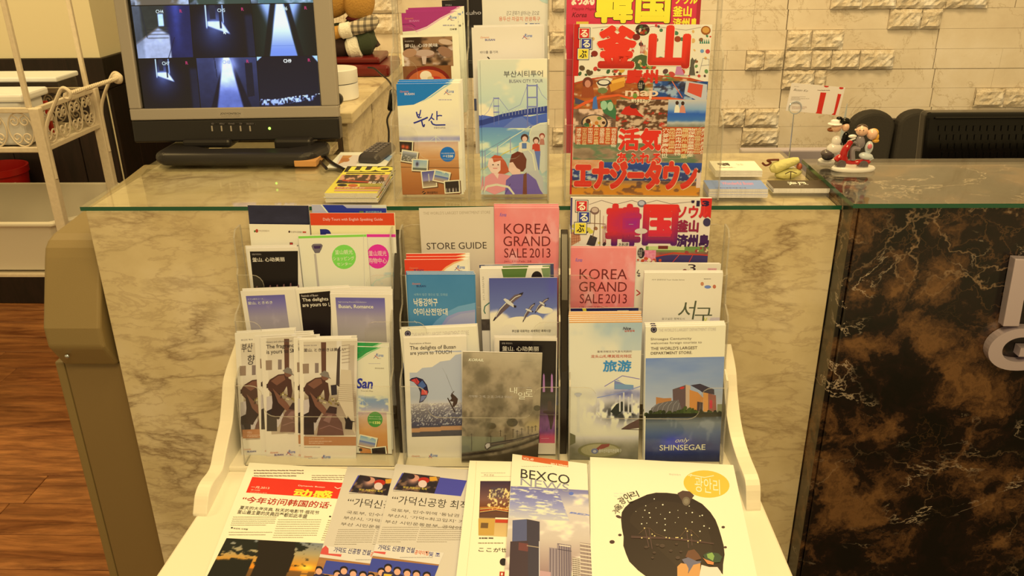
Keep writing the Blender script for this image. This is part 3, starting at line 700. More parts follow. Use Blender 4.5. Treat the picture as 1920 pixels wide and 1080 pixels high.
mslab(0, MWd, 0, bh, -0.018, 0.004, 'bezel_bottom', M_SILVER); mslab(0, bw, bh, HT, -0.018, 0.004, 'bezel_left', M_SILVER)
mslab(br_, MWd, bh, HT, -0.018, 0.004, 'bezel_right', M_SILVER); mslab(bw, br_, HT-0.022, HT, -0.018, 0.004, 'bezel_top', M_SILVER)
mslab(0.004, MWd-0.004, 0.004, HT-0.004, -0.055, -0.0185, 'rear_shell', M_BLACK, 0.01)
mslab(bw+0.0005, br_-0.0005, bh+0.0005, HT-0.0225, -0.0175, -0.004, 'panel_frame', M_BLACKG)
mslab(0.0, MWd, -0.0405, -0.0005, -0.03, 0.003, 'control_strip', M_BLACK, 0.003)
ch = mslab(0.0, 0.001, -0.001, 0.0, -0.02, 0.0, 'strip_seam', M_BLACK, 0)
for X in (671, 731, 791, 851, 911):
    p = mon_pt(X, 812, 0.004)-MO; mslab(p.dot(MU)-0.0013, p.dot(MU)+0.0013, p.dot(MV)-0.005, p.dot(MV)+0.005, 0.0025, 0.0045, 'button', M_SILVER, 0.0004)
p = mon_pt(1034, 811, 0.004); put(MB().ell(p, (0.0024, 0.0014, 0.0024)).to('power_light', mat('green_led', (0.1, 0.5, 0.02), 0.4, emit=((0.35, 1.0, 0.08), 3.5)), smooth=True), mo)
# stand
M_ST = mat('satin_black_stand', (30, 25, 17), 0.42)
bl = [(-0.690, 0.252), (-0.672, 0.236), (-0.415, 0.232), (-0.398, 0.245), (-0.385, 0.30), (-0.39, 0.335), (-0.43, 0.345), (-0.43, 0.30), (-0.455, 0.285), (-0.60, 0.285), (-0.625, 0.30), (-0.63, 0.37), (-0.67, 0.37), (-0.688, 0.34)]
put(MB().prism(bl, 'z', 0.0005, 0.024).to('stand_base', M_ST, bev=0.0105, seg=4), mo)
put(MB().box(-0.655, -0.565, 0.295, 0.375, 0.019, 0.036).to('stand_foot', M_ST, bev=0.006), mo); put(MB().box(-0.485, -0.415, 0.295, 0.345, 0.012, 0.036).to('stand_foot', M_ST, bev=0.006), mo)
put(MB().box(-0.6, -0.45, 0.345, 0.385, 0.03, 0.16).to('stand_neck', M_ST, bev=0.008), mo)
def lbl(sh, t, x0, y0, x1, y1, c, **k): sh.T(t, x0, y0, x1, y1, c, **k)
s = Sheet('brand_print', None, None, C2F, (mp[0]+mp[1]*0.0042, mp[1]), (700, 700), (860, 700), BL=(700, 745), t=0.0001, paper=(160, 142, 98))
s.T('JOOYONTECH', 716, 713, 850, 728, (40, 34, 26), b=0.02, sh=0.3); s.T('COMPUTER', 724, 732, 846, 737, (80, 68, 50)); s.done()
def attach(sh, par):
    M = sh.root.matrix_world.copy(); sh.root.parent = par; sh.root.matrix_parent_inverse = Matrix.Translation(par.location).inverted(); sh.root.matrix_basis = M
attach(s, mo)
s = Sheet('control_labels', None, None, C2F, (mp[0]+mp[1]*0.0032, mp[1]), (655, 776), (940, 776), BL=(655, 792), t=0.0001, paper=(24, 20, 14))
for t_, X in (('ID', 671), ('MENU', 729), ('POWER', 790), ('UP', 849), ('SELECT', 908)): s.T(t_, X-len(t_)*4, 779, X+len(t_)*4, 787, (130, 116, 90))
s.done(); attach(s, mo)
# the nine views
S = fs_
def ch4(U, V):
    im = mx((44, 46, 30), (26, 30, 52), sm(U, 0.52, 0.66)); fl2 = sm((V-0.40)-0.75*np.abs(U-0.44), -0.02, 0.06)*sm(0.64-U, 0, 0.03)
    im = mx(im, mx((196, 198, 176), (168, 166, 140), fbm(U*6, V*5, 4)), fl2); im = mx(im, (120, 92, 54), sm(0.02-np.abs((V-0.42)+0.8*(U-0.42)), 0, 0.02)*(U < 0.42)*0.7)
    im = mx(im, (205, 228, 244), sm(0.055-np.abs(U-0.5), 0, 0.02)*sm(0.13-np.abs(V-0.27), 0, 0.03)); st = sm(np.sin(V*95), 0.2, 0.7)*(V > 0.42)*(V < 0.66)*sm(0.2-np.abs(U-0.43), 0, 0.04); im = mx(im, (70, 62, 40), st*0.6)
    im = mx(im, (92, 96, 84), sm(0.20-U, 0, 0.06)*(0.7-0.3*V)); im = mx(im, (34, 38, 34), sm(0.012-np.abs(U-0.18-0.10*V), 0, 0.01)*(V < 0.62)); im = mx(im, (64, 74, 120), np.exp(-((U-0.76)/0.08)**2)*(1-V)*0.8); im = mx(im, (18, 20, 34), sm(0.01-np.abs(U-0.92+0.35*V), 0, 0.008)*(V > 0.6))
    return im*(0.88+0.24*fbm(U*12, V*12, 3)[..., None])
def door(cx, cy, s1):
    def f(U, V):
        u = (U-cx)/s1; v = (V-cy)/s1
        im = mx((6, 7, 10), (44, 50, 66), np.exp(-((u/0.26)**2+((v-0.16)/0.34)**2))*0.75); im = mx(im, (150, 166, 190), np.exp(-((u/0.12)**2+((v+0.02)/0.2)**2))*0.5)
        a = sm(u+0.11, 0, 0.02)*sm(0.13+0.5*v-u, 0, 0.03)*sm(0.10+0.45*u-v, 0, 0.03)*sm(v+0.05, 0, 0.03); im = mx(im, (232, 242, 252), a)
        im = mx(im, (205, 218, 236), sm(0.014-np.abs(u+0.115), 0, 0.01)*sm(0.10-v, 0, 0.05)); im = mx(im, (24, 26, 30), sm(0.02-np.abs(u-0.085), 0, 0.01)*sm(0.10-v, 0, 0.03))
        im = mx(im, (170, 188, 215), sm(0.012-np.abs(u-0.125), 0, 0.01)*sm(0.02-v, 0, 0.05)); im = mx(im, (34, 36, 38), sm(0.05-np.abs(u+0.02), 0, 0.015)*sm(-0.06-v, 0, 0.02))
        im = mx(im, (26, 30, 38), sm(U-0.85, 0, 0.06)*sm(V-0.15, 0, 0.1)*0.8)
        return im*(0.9+0.2*fbm(U*9, V*9, 5)[..., None])
    return f
def ch6(U, V):
    im = mx((8, 13, 8), (40, 54, 32), np.exp(-(((U-0.42)/0.33)**2))); d = V; h = 0.06+0.17*d; cx = 0.44
    im = mx(im, (192, 214, 222), sm(0.10+0.28*(1-V)-np.abs(U-cx), 0, 0.16)*(1-V)*0.9); im = mx(im, (10, 14, 12), sm(0.06-np.abs(np.abs(U-cx)-h-0.05), 0, 0.03)*0.95)
    im = mx(im, mx((245, 250, 255), (120, 140, 160), sm(V, 0.35, 0.95)), sm(h-np.abs(U-cx), 0, 0.02)); im = mx(im, (90, 110, 130), (np.abs(V-0.8) < 0.008)*sm(h-np.abs(U-cx), 0, 0.02)*0.6)
    return im
def ch8(U, V):
    im = mx((50, 55, 68), (26, 29, 38), V); h = 0.07+0.17*V; cx = 0.5; im = mx(im, (12, 13, 20), sm(h+0.12*V-np.abs(U-cx-0.02), 0, 0.03))
    im = mx(im, mx((240, 248, 255), (96, 106, 130), sm(V, 0.3, 0.8)), sm(h-np.abs(U-cx), 0, 0.04)); im = mx(im, (16, 17, 22), ((U > 0.8) & (U < 0.93) & (V > 0.1) & (V < 0.8-0.2*(U-0.8)))*0.9)
    im = mx(im, (240, 248, 255), np.exp(-(((U-cx)/0.13)**2+((V-0.16)/0.2)**2))); im = mx(im, (30, 34, 44), ((np.abs(U-0.3-0.05*V) < 0.008) & (V < 0.4)))
    return im*(0.88+0.24*fbm(U*10, V*10, 8)[..., None])
def ch9(U, V):
    im = mx((11, 12, 18), (19, 20, 25), V); im = mx(im, (180, 208, 228), np.clip(sm(0.09-U-V, 0, 0.02)+sm(0.11-(1-U)-0.7*V, 0, 0.02), 0, 1))
    hz = 0.83-0.10*sm(U, 0.35, 1.0)+0.015*np.sin(U*9); city = sm(V-hz, 0, 0.015)*sm(hz+0.14-V, 0, 0.03)*sm(0.95-0.3*sm(U, 0.75, 1)-V, -0.1, 0.05)
    n = fbm(U*34, V*20, 12, 3); im = mx(im, mx((20, 22, 30), (200, 214, 228), sm(n, 0.42, 0.62)), city); im = mx(im, (235, 240, 248), sm(0.010-np.abs(V-hz-0.01), 0, 0.008)*sm(n, 0.4, 0.6))
    im = mx(im, (186, 200, 216), sm(0.07-np.abs(U-0.245), 0, 0.02)*sm(0.045-np.abs(V-0.895), 0, 0.015)*0.9); return im
views = [(( 142, 40), (523, 34), (548, 362), (186, 370), ch4), ((527, 34), (912, 28), (943, 356), (553, 364), door(0.38, 0.35, 1.15)), ((917, 28), (1318, 22), (1342, 350), (948, 356), ch6),
         ((190, 376), (562, 370), (592, 682), (222, 688), door(0.42, 0.30, 0.9)), ((567, 368), (945, 362), (970, 676), (598, 682), ch8), ((950, 360), (1340, 352), (1360, 672), (974, 677), ch9)]
for a, b, c, d, f in views: S.photo(a[0], a[1], c[0], c[1], f, cell=1.0, corners=(a, b, c, d))
top_ = [((100, -290), (490, -296), (520, 28), (136, 34)), ((494, -296), (880, -300), (910, 22), (524, 28)), ((884, -300), (1290, -306), (1316, 16), (914, 22))]
def topv(c, sd):
    def f(U, V): return mx(np.array(c)*0.7, (210, 220, 190), sm(fbm(U*5, V*5, sd), 0.45, 0.75)*0.8)*(1-0.5*sm(V, 0.85, 1.0)[..., None]*(U < 0.12)[..., None])
    return f
for q, cc, sd in zip(top_, ((150, 126, 74), (84, 100, 60), (110, 150, 110)), (2, 5, 9)): S.photo(q[0][0], q[0][1], q[2][0], q[2][1], topv(cc, sd), corners=q)
S.T('CH4', 310, 62, 360, 84, (222, 222, 215), b=0.01); S.T('CH5', 700, 54, 750, 76, (215, 218, 220), b=0.01); S.T('CH6', 1092, 42, 1144, 65, (225, 228, 230), b=0.01)
S.T('CH7', 350, 390, 400, 412, (220, 222, 225), b=0.01); S.T('CH8', 733, 382, 783, 404, (150, 160, 180), b=0.01); S.T('CH9', 1118, 374, 1170, 397, (245, 245, 245), b=0.03)
for x, y in ((461, 60), (851, 48), (1251, 40), (499, 388), (884, 378), (1273, 370)): S.T('R', x, y, x+18, y+20, (190, 50, 70), b=0.03)
S.poly([(738, 196), (741, 216), (746, 210), (754, 218), (757, 212), (750, 206), (757, 203)], (230, 235, 240))
S.done(); attach(S, mo)
# cables from the monitor
tag(MB().tube(spline([at(572, 262, y=0.40), at(596, 278, y=0.38), at(618, 302, z=0.004), at(645, 318, z=0.004)], 8), 0.0032, 8).to('cable', M_BLACK, smooth=True), 'thick black monitor cable curving onto the counter, upper of two', 'cable')
tag(MB().tube(spline([at(560, 262, y=0.41), at(585, 285, y=0.38), at(602, 305, z=0.004), at(612, 316, z=0.004)], 8), 0.0028, 8).to('cable', M_BLACK, smooth=True), 'thinner black monitor cable ending beside the monitor base', 'cable')

# ------------------------------------------------------------------ things on the ledge
tb = empty('teddy_bear_figure', (-0.47, 0.95, 0.05), 'teddy bear figure in green trousers and plaid sleeves sitting on a dark red base', 'figurine')
def lz(px, py, y): return at(px, py, y=y)
yB_ = 1.0
sc1 = lz(700, 60, yB_)-lz(600, 60, yB_); pm_ = np.linalg.norm(sc1)/100.0      # metres per photo pixel there
def B(px, py, dy=0): return lz(px, py, yB_+dy)
M_FUR = mat('golden_plush', (186, 132, 46), 0.9, bump=0.6, bscale=220); M_GRN = mat('green_felt', (52, 58, 28), 0.9, bump=0.3, bscale=150); M_CUFF = mat('cream_fleece', (232, 214, 150), 0.95, bump=0.6, bscale=200)
M_RED = mat('dark_red_lacquer', (104, 24, 14), 0.25); M_BRN = mat('dark_brown_felt', (44, 22, 14), 0.9)
put(MB().ell(B(612, -16), (52*pm_, 40*pm_, 48*pm_), n=24, m=16).ell(B(672, 0, -0.01), (30*pm_, 30*pm_, 38*pm_), n=24, m=16).ell(B(560, -60), (15*pm_, 10*pm_, 15*pm_)).ell(B(660, -60), (15*pm_, 10*pm_, 15*pm_)).to('head', M_FUR, smooth=True), tb)
put(MB().ell(B(672, 72), (32*pm_, 30*pm_, 42*pm_), n=24, m=16).ell(B(640, 80), (40*pm_, 30*pm_, 36*pm_), n=24, m=16).to('trousers', M_GRN, smooth=True), tb)
put(MB().lathe([(22*pm_, -5*pm_), (27*pm_, 0), (22*pm_, 5*pm_)], B(675, 34), 20).to('scarf', mat('dark_red_knit', (96, 22, 20), 0.9), smooth=True), tb)
def plaid():
    m, nt, b = nodes_mat('plaid_cloth'); v = mapping(nt, (1, 1, 1)); sp = nt.nodes.new('ShaderNodeSeparateXYZ'); nt.links.new(v, sp.inputs[0])
    def st(o, s_): return math_(nt, 'GREATER_THAN', math_(nt, 'SINE', math_(nt, 'MULTIPLY', o, s_), 0), 0.3)
    c = mixc(nt, math_(nt, 'MULTIPLY', st(sp.outputs[0], 420), 0.6), tuple(P((196, 172, 112))), tuple(P((40, 32, 26)))); c = mixc(nt, math_(nt, 'MULTIPLY', st(sp.outputs[2], 420), 0.6), c, tuple(P((36, 30, 26))))
    nt.links.new(c, b.inputs['Base Color']); b.inputs['Roughness'].default_value = 0.9; return m
put(MB().ell(B(624, 62, -0.05), (18*pm_, 13*pm_, 12*pm_)).tube([B(640, 59, -0.05), B(610, 64, -0.03)], 11*pm_, 12).to('paw', M_FUR, smooth=True), tb)
put(MB().tube([B(637, 59, -0.052), B(640, 58.5, -0.052), B(657, 55, -0.05), B(660, 54.5, -0.05)], [10*pm_, 14*pm_, 14*pm_, 11*pm_], 16).to('cuff', M_CUFF, smooth=True), tb)
put(MB().tube([B(657, 55, -0.048), B(675, 50, -0.045), B(696, 42, -0.02), B(704, 38, 0.0)], [12*pm_, 13*pm_, 14*pm_, 8*pm_], 16).to('sleeve', plaid(), smooth=True), tb)
put(MB().tube([B(668, 82, -0.03), B(684, 80, -0.02), B(698, 76, 0.0)], [22*pm_, 25*pm_, 14*pm_], 16).to('trouser_leg', M_GRN, smooth=True), tb)
put(MB().ell(B(626, 88, -0.03), (36*pm_, 26*pm_, 24*pm_), None, 20, 12).ell(B(604, 96, -0.03), (26*pm_, 24*pm_, 18*pm_)).to('shoe', M_BRN, smooth=True), tb)
put(MB().tube([B(652, 92, -0.04), B(656, 91, -0.04), B(672, 87, -0.036), B(676, 86, -0.036)], [15*pm_, 20*pm_, 21*pm_, 17*pm_], 18).to('leg_cuff', M_CUFF, smooth=True), tb)
put(MB().prism([(B(698, 66)[0], B(698, 66)[2]), (B(711, 86)[0], B(711, 86)[2]), (B(702, 88)[0], B(702, 88)[2]), (B(696, 80)[0], B(696, 80)[2])], 'y', yB_-0.02, yB_+0.02).to('coat_tail', M_BRN), tb)
bx0, bx1 = B(560, 118)[0], B(742, 118)[0]; zt = B(700, 112)[2]
put(MB().box(bx0, bx1, 0.90, 1.08, 0.0505, zt).to('base_board', M_RED, bev=0.008), tb)
put(MB().box(bx0, B(722, 108)[0], 0.92, 1.06, zt+0.0005, zt+0.016).to('base_step', M_RED, bev=0.005), tb)
cy = at(632, 170, y=0.60); cx0 = at(585, 170, y=0.60)[0]; rr = at(668, 170, y=0.6)[0]-cx0; rr = rr/2
zb_ = 0.0505; zt2 = at(630, 130, y=0.60-0.0)[2]
rbx = empty('round_box', (cx0+rr, 0.62, 0.05), 'round cream lidded box on the marble ledge beside the monitor', 'box')
put(MB().lathe([(rr*0.96, 0), (rr, 0.002), (rr, (zt2-zb_)*0.52)], (cx0+rr, 0.62, zb_), 36).to('box_body', M_WHITE, smooth=True), rbx)
put(MB().lathe([(rr*1.0, (zt2-zb_)*0.55), (rr*1.01, (zt2-zb_)*0.57), (rr*1.01, (zt2-zb_)*0.97), (rr*0.97, (zt2-zb_))], (cx0+rr, 0.62, zb_), 36).to('lid', M_WHITE, smooth=True), rbx)
tag(MB().ell(at(634, 186, y=0.46)+np.array((0, 0, 0.0)), (0.010, 0.016, 0.012)).to('mouse', M_BLACK, smooth=True), 'black rounded gadget half hidden behind the monitor on the ledge', 'gadget')
ac = empty('lamp_cord', (-0.36, 0.6, 0.05), 'black cord with an inline switch hanging over the ledge edge', 'cord')
cp = [at(690, 129, y=0.86), at(702, 131, y=0.85), at(716, 143, y=0.8), at(728, 153, y=0.72), at(738, 168, y=0.68)]
put(MB().tube(spline([c+np.array((0, 0, 0.003)) for c in cp], 6), 0.0022, 8).to('cord', M_BLACK, smooth=True), ac)
a = at(738, 168, y=0.68); b = at(733, 208, y=0.66); put(MB().tube([a, a*0.92+b*0.08, a*0.08+b*0.92, b], [0.006, 0.0095, 0.0095, 0.006], 10, flat=0.7).to('switch', M_BLACKG, smooth=True), ac)
put(MB().tube(spline([b, at(726, 225, y=0.65), at(729, 248, y=0.64), at(728, 285, y=0.62)], 6), 0.0022, 8).to('cord', M_BLACK, smooth=True), ac)

# ------------------------------------------------------------------ behind the dark counter
dsk = empty('staff_desk', (1.0, 0.6, FZ), 'pale staff desk behind the counters', 'desk')
put(MB().box(0.36, 1.7, 0.36, 0.95, -0.36, -0.335).to('desktop', M_WHITE, bev=0.002), dsk)
for x in (0.38, 1.66): put(MB().box(x, x+0.03, 0.38, 0.93, FZ, -0.3605).to('side_panel', M_WHITE), dsk)
p = at(1391, 282, y=0.46); q = at(1592, 282, y=0.46)
tag(MB().box(p[0], q[0], 0.46, 0.485, -0.334, p[2]).to('storage_unit', mat('pale_grey_laminate', (172, 152, 122), 0.4), bev=0.003), 'pale grey box unit behind the business cards', 'cabinet')
chs = empty('office_chair', (0.95, 1.1, FZ), 'office chair with two black rounded back pads behind the dark counter', 'chair')
M_CH = mat('charcoal_mesh', (44, 37, 22), 0.75, bump=0.3, bscale=300)
for a, b, tp_ in ((1589, 1672, 206), (1676, 1748, 205)):
    p0 = at(a, 250, y=1.08); p1 = at(b, 250, y=1.08); zt_ = at(a, tp_, y=1.08)[2]; cx_ = (p0[0]+p1[0])/2; hw = (p1[0]-p0[0])/2
    prof = [(cx_+hw*math.cos(t), zt_-hw*0.75+hw*0.75*math.sin(t)) for t in np.linspace(0, math.pi, 14)]+[(cx_-hw*0.9, zt_-0.34), (cx_-hw*0.5, zt_-0.40), (cx_+hw*0.5, zt_-0.40), (cx_+hw*0.9, zt_-0.34)]
    put(MB().prism(prof, 'y', 1.06, 1.10).to('back_pad', M_CH, bev=0.012, seg=3), chs)
p0 = at(1650, 222, y=1.12); p1 = at(1700, 222, y=1.12)
put(MB().box(p0[0], p1[0], 1.105, 1.13, p0[2]-0.30, p0[2]).to('back_frame', M_BLACK, bev=0.006), chs)
put(MB().box(0.74, 1.16, 0.97, 1.38-0.05, -0.64, -0.57).to('seat', M_CH, bev=0.02), chs)
put(MB().lathe([(0.02, 0), (0.02, 0.4)], (0.95, 1.15, -1.03), 14).to('gas_post', M_BLACK), chs)
put(MB().box(0.93, 0.97, 1.12, 1.16, -0.60, -0.35).to('back_stem', M_BLACK), chs)
for k in range(5):
    a = k*2*math.pi/5+0.3; e = (0.95+0.24*math.cos(a), 1.15+min(0.19, 0.24*math.sin(a)), -1.05)
    put(MB().tube([(0.95, 1.15, -1.02), e], [0.02, 0.012], 8).ell((e[0], e[1], -1.06), (0.02, 0.02, 0.02)).to('foot', M_BLACK), chs)
pa = at(1741, 212, y=0.46); pb = at(1728, 298, y=0.40)
tv = empty('black_display', (0.98, 0.5, -0.335), 'gloss black display case with vent slots seen from behind on the staff desk', 'monitor')
lp_ = (pa, unit(np.array((0.0, -math.cos(math.radians(10)), math.sin(math.radians(10))))))
def dslab(x0, x1, z0, z1, y0, y1, name, m, bev): 
    mb = MB().box(x0, x1, y0, y1, z0, z1); mb.v = [(x, y+(z-pa[2])*0.18, z) for x, y, z in mb.v]; return put(mb.to(name, m, bev=bev, seg=4), tv)
dslab(pa[0]-0.002, pa[0]+0.52, -0.27, pa[2], 0.46, 0.50, 'rear_shell', M_BLACKG, 0.010)
dslab(pa[0]+0.012, pa[0]+0.50, pa[2]-0.011, pa[2]-0.007, 0.4545, 0.4595, 'top_ridge', M_BLACKG, 0.0015)
for r_ in range(4):
    for i in range(24):
        x = pa[0]+0.022+i*0.0135+r_*0.004; z = pa[2]-0.024-r_*0.017; dslab(x, x+0.0035, z-0.010, z, 0.4575, 0.4597, 'vent_rib', M_BLACKG, 0)
put(MB().box(pa[0]+0.2, pa[0]+0.3, 0.42, 0.47, -0.334, -0.2).to('stand', M_BLACK, bev=0.004), tv); put(MB().box(pa[0]+0.12, pa[0]+0.38, 0.38, 0.58, -0.3345, -0.322).to('stand_base', M_BLACK, bev=0.004), tv)

# ------------------------------------------------------------------ figurines on the dark counter
M_POR = mat('white_porcelain', (238, 220, 168), 0.12, coat=0.5); M_SKIN = mat('porcelain_skin', (232, 176, 112), 0.15, coat=0.5); M_REDG = mat('red_glaze', (178, 14, 12), 0.1, coat=0.7)
M_TYRE = mat('grey_glaze', (98, 82, 62), 0.2, coat=0.4); M_HAIRB = mat('yellow_hair_glaze', (226, 158, 40), 0.2, coat=0.4); M_HAIRD = mat('brown_hair_glaze', (70, 44, 24), 0.2, coat=0.4)
M_SUIT = mat('grey_suit_glaze', (138, 122, 96), 0.2, coat=0.4); M_DRESS = mat('pale_green_dress_glaze', (212, 208, 168), 0.15, coat=0.5)
E6 = (1420, 140, 4.321)
def fig(name, lab, yf_, zt_):
    e = empty(name, (at(1600, 320, z=zt_)[0], yf_, zt_), lab, 'figurine'); return e
YF1 = 0.125
def G(X, Y, dy=0.0): return at(E6[0]+X/E6[2], E6[1]+Y/E6[2], y=YF1+dy)
gm = np.linalg.norm(G(100, 0)-G(0, 0))/100.0
f1 = fig('scooter_couple_figurine', 'porcelain bride and groom on a red scooter, front figurine', YF1, 0.02)
def fp(mb, n, m): return put(mb.to(n, m, smooth=True), f1)
c = G(775, 775); fp(MB().lathe([(175*gm, 0), (184*gm, 8*gm), (184*gm, 24*gm), (172*gm, 36*gm)], (c[0], YF1, 0.0205), 32, 1, 0.42), 'base', M_POR)
for X, Y in ((672, 722), (852, 728)):
    w = G(X, Y); mb = MB(); mb.tube([w+np.array((0, -0.006, 0)), w+np.array((0, 0.006, 0))], 44*gm*0.9, 20); mb.tube([w+np.array((0, -0.007, 0)), w+np.array((0, -0.006, 0))], 20*gm, 12); put(mb.to('wheel', M_TYRE, bev=0.0015), f1)
fp(MB().tube(spline([G(632, 700), G(660, 672), G(700, 668), G(712, 700)], 5), [8*gm]+[26*gm]*14+[14*gm], 10), 'front_fender', M_REDG)
fp(MB().tube(spline([G(690, 690), G(705, 620), G(735, 575), G(762, 535)], 5), [32*gm]*5+[30*gm]*5+[24*gm]*5+[14*gm], 10), 'front_shield', M_REDG)
fp(MB().tube(spline([G(690, 700), G(760, 712), G(840, 708), G(915, 706)], 5), [18*gm]*8+[24*gm]*7+[10*gm], 10), 'scooter_body', M_REDG)
fp(MB().tube([G(735, 540), G(795, 515)], 7*gm, 8), 'handlebar', M_POR)
fp(MB().ell(G(772, 500), (36*gm, 14*gm, 16*gm)), 'flower_basket', M_POR)
fp(MB().ell(G(835, 545), (38*gm, 26*gm, 58*gm), ('Y', -10)).tube(spline([G(855, 520), G(830, 560), G(785, 545)], 5), 13*gm, 8).tube(spline([G(830, 600), G(775, 605), G(772, 690)], 5), 22*gm, 8), 'groom_body', M_SUIT)
fp(MB().ell(G(848, 455), (50*gm, 42*gm, 44*gm), None, 20, 14).ell(G(798, 447, -0.002), (11*gm, 9*gm, 9*gm)), 'groom_head', M_SKIN)
fp(MB().ell(G(850, 432, 0.003), (46*gm, 42*gm, 32*gm), None, 20, 14), 'groom_hair', M_HAIRD)
for X in (832, 862): fp(MB().ell(G(X, 452, -0.0105), (4*gm, 3*gm, 5*gm)), 'eye', M_BLACKG)
fp(MB().ell(G(905, 590), (34*gm, 26*gm, 56*gm)).ell(G(880, 660), (62*gm, 32*gm, 32*gm), ('Y', 10)).tube([G(905, 690), G(938, 672)], 12*gm, 8), 'bride_dress', M_DRESS)
fp(MB().ell(G(912, 582, -0.009), (20*gm, 10*gm, 22*gm)), 'bouquet', mat('pink_glaze', (214, 112, 92), 0.2))
fp(MB().ell(G(930, 482), (44*gm, 38*gm, 46*gm), None, 20, 14), 'bride_head', M_SKIN)
fp(MB().ell(G(942, 470, 0.004), (42*gm, 38*gm, 36*gm), None, 20, 14).ell(G(958, 535, 0.002), (30*gm, 20*gm, 18*gm)).ell(G(968, 505, 0.002), (18*gm, 20*gm, 32*gm)), 'bride_hair', M_HAIRB)
YF1 = 0.165
f2 = fig('card_holder_couple_figurine', 'porcelain couple with a white hat holding a steel card clip, behind the red scooter', YF1, 0.02); f1b, f1 = f1, f2
c = G(610, 720); fp(MB().lathe([(105*gm, 0), (110*gm, 8*gm), (110*gm, 20*gm), (100*gm, 30*gm)], (c[0], YF1+0.012, 0.0205), 28, 1, 0.5), 'base', M_POR)
fp(MB().ell(G(572, 660), (56*gm, 34*gm, 38*gm)), 'wheel', mat('dark_grey_glaze', (52, 44, 34), 0.15, coat=0.5)); fp(MB().ell(G(570, 635), (62*gm, 36*gm, 34*gm)), 'fender', M_TYRE)
fp(MB().ell(G(625, 600), (70*gm, 40*gm, 52*gm)).ell(G(640, 540), (42*gm, 32*gm, 50*gm)), 'bride_dress', M_POR)
fp(MB().ell(G(640, 425), (44*gm, 36*gm, 44*gm), None, 20, 14), 'bride_head', M_SKIN)
fp(MB().ell(G(600, 445, 0.003), (36*gm, 28*gm, 20*gm)), 'bride_hair', mat('auburn_hair_glaze', (140, 72, 24), 0.2))
fp(MB().lathe([(60*gm, 0), (58*gm, 5*gm), (40*gm, 9*gm), (36*gm, 30*gm), (18*gm, 40*gm)], G(628, 400), 20), 'hat', M_POR)
fp(MB().ell(G(715, 520), (34*gm, 26*gm, 64*gm)), 'groom_body', M_BLACKG); fp(MB().ell(G(715, 425), (32*gm, 30*gm, 38*gm)), 'groom_head', M_SKIN)
fp(MB().ell(G(712, 380, 0.002), (44*gm, 30*gm, 34*gm)).ell(G(665, 352, 0.004), (26*gm, 20*gm, 14*gm)), 'groom_hat', M_BLACKG)
q0, q1 = G(660, 640, -0.004), G(728, 235, at(1479, 318, z=0)[1]+0.006-YF1)
put(MB().tube([q0, q0*0.5+q1*0.5, q1], [0.0026, 0.0030, 0.0006], 8).to('card_clip', M_CHROME, smooth=True), f2)
# wire memo ring and the card it holds
mr = empty('memo_ring', tuple(at(1479, 318, z=0)), 'thin wire memo holder with a ring, standing behind the little sack', 'card holder')
ym = at(1479, 318, z=0)[1]+0.006; W_ = lambda X, Y: at(E6[0]+X/E6[2], E6[1]+Y/E6[2], y=ym)
rc = W_(308, 268); rad = np.linalg.norm(W_(358, 268)-rc)
put(MB().tube([rc+rad*np.array((math.cos(t), 0, math.sin(t))) for t in np.linspace(0, 2*math.pi, 28)[:-1]], 0.0009, 6, closed=True).to('ring', M_CHROME, smooth=True), mr)
b_ = W_(258, 665); put(MB().tube([W_(295, 318), b_, (b_[0]-0.003, ym, 0.003)], 0.0009, 6).to('stem', M_CHROME, smooth=True), mr)
put(MB().lathe([(0.012, 0), (0.012, 0.003)], (b_[0]-0.003, ym, 0.0005), 16).to('foot', M_CHROME), mr)
# little sack on the counter
sk = empty('little_sack', tuple(at(1475, 334, z=0)), 'small yellow cloth sack with a brown drawstring lying on the glass', 'sack')
M_SAC = mat('yellow_linen', (206, 188, 92), 0.85, bump=0.5, bscale=160)
YS = at(1475, 330, z=0)[1]+0.012
K = lambda X, Y, dy=0: at(E6[0]+X/E6[2], E6[1]+Y/E6[2], y=YS+dy)
kq = np.linalg.norm(K(100, 0)-K(0, 0))/100
put(MB().tube([K(105, 770), K(140, 755), K(220, 725), K(300, 700), K(335, 690)], [30*kq, 62*kq, 54*kq, 42*kq, 28*kq], 16, flat=0.8).ell(K(250, 800), (115*kq, 70*kq, 42*kq), ('Y', -8), 20, 12).to('sack_body', M_SAC, smooth=True), sk)
put(MB().tube(spline([K(40, 715), K(70, 735), K(110, 715), K(80, 695), K(130, 690), K(175, 690)], 5), 9*kq, 8).to('drawstring', mat('brown_cord', (96, 40, 16), 0.8), smooth=True), sk)
put(MB().tube(spline([K(225, 805, -0.02), K(270, 785, -0.022), K(318, 800, -0.02)], 5), 4*kq, 6).tube(spline([K(272, 790, -0.022), K(268, 845, -0.022)], 5), 4*kq, 6).to('bow', mat('dark_bow', (70, 50, 22), 0.8), smooth=True), sk)
put(MB().ell(K(340, 745), (24*kq, 30*kq, 30*kq)).to('bead', mat('red_bead', (170, 84, 40), 0.4), smooth=True), sk)

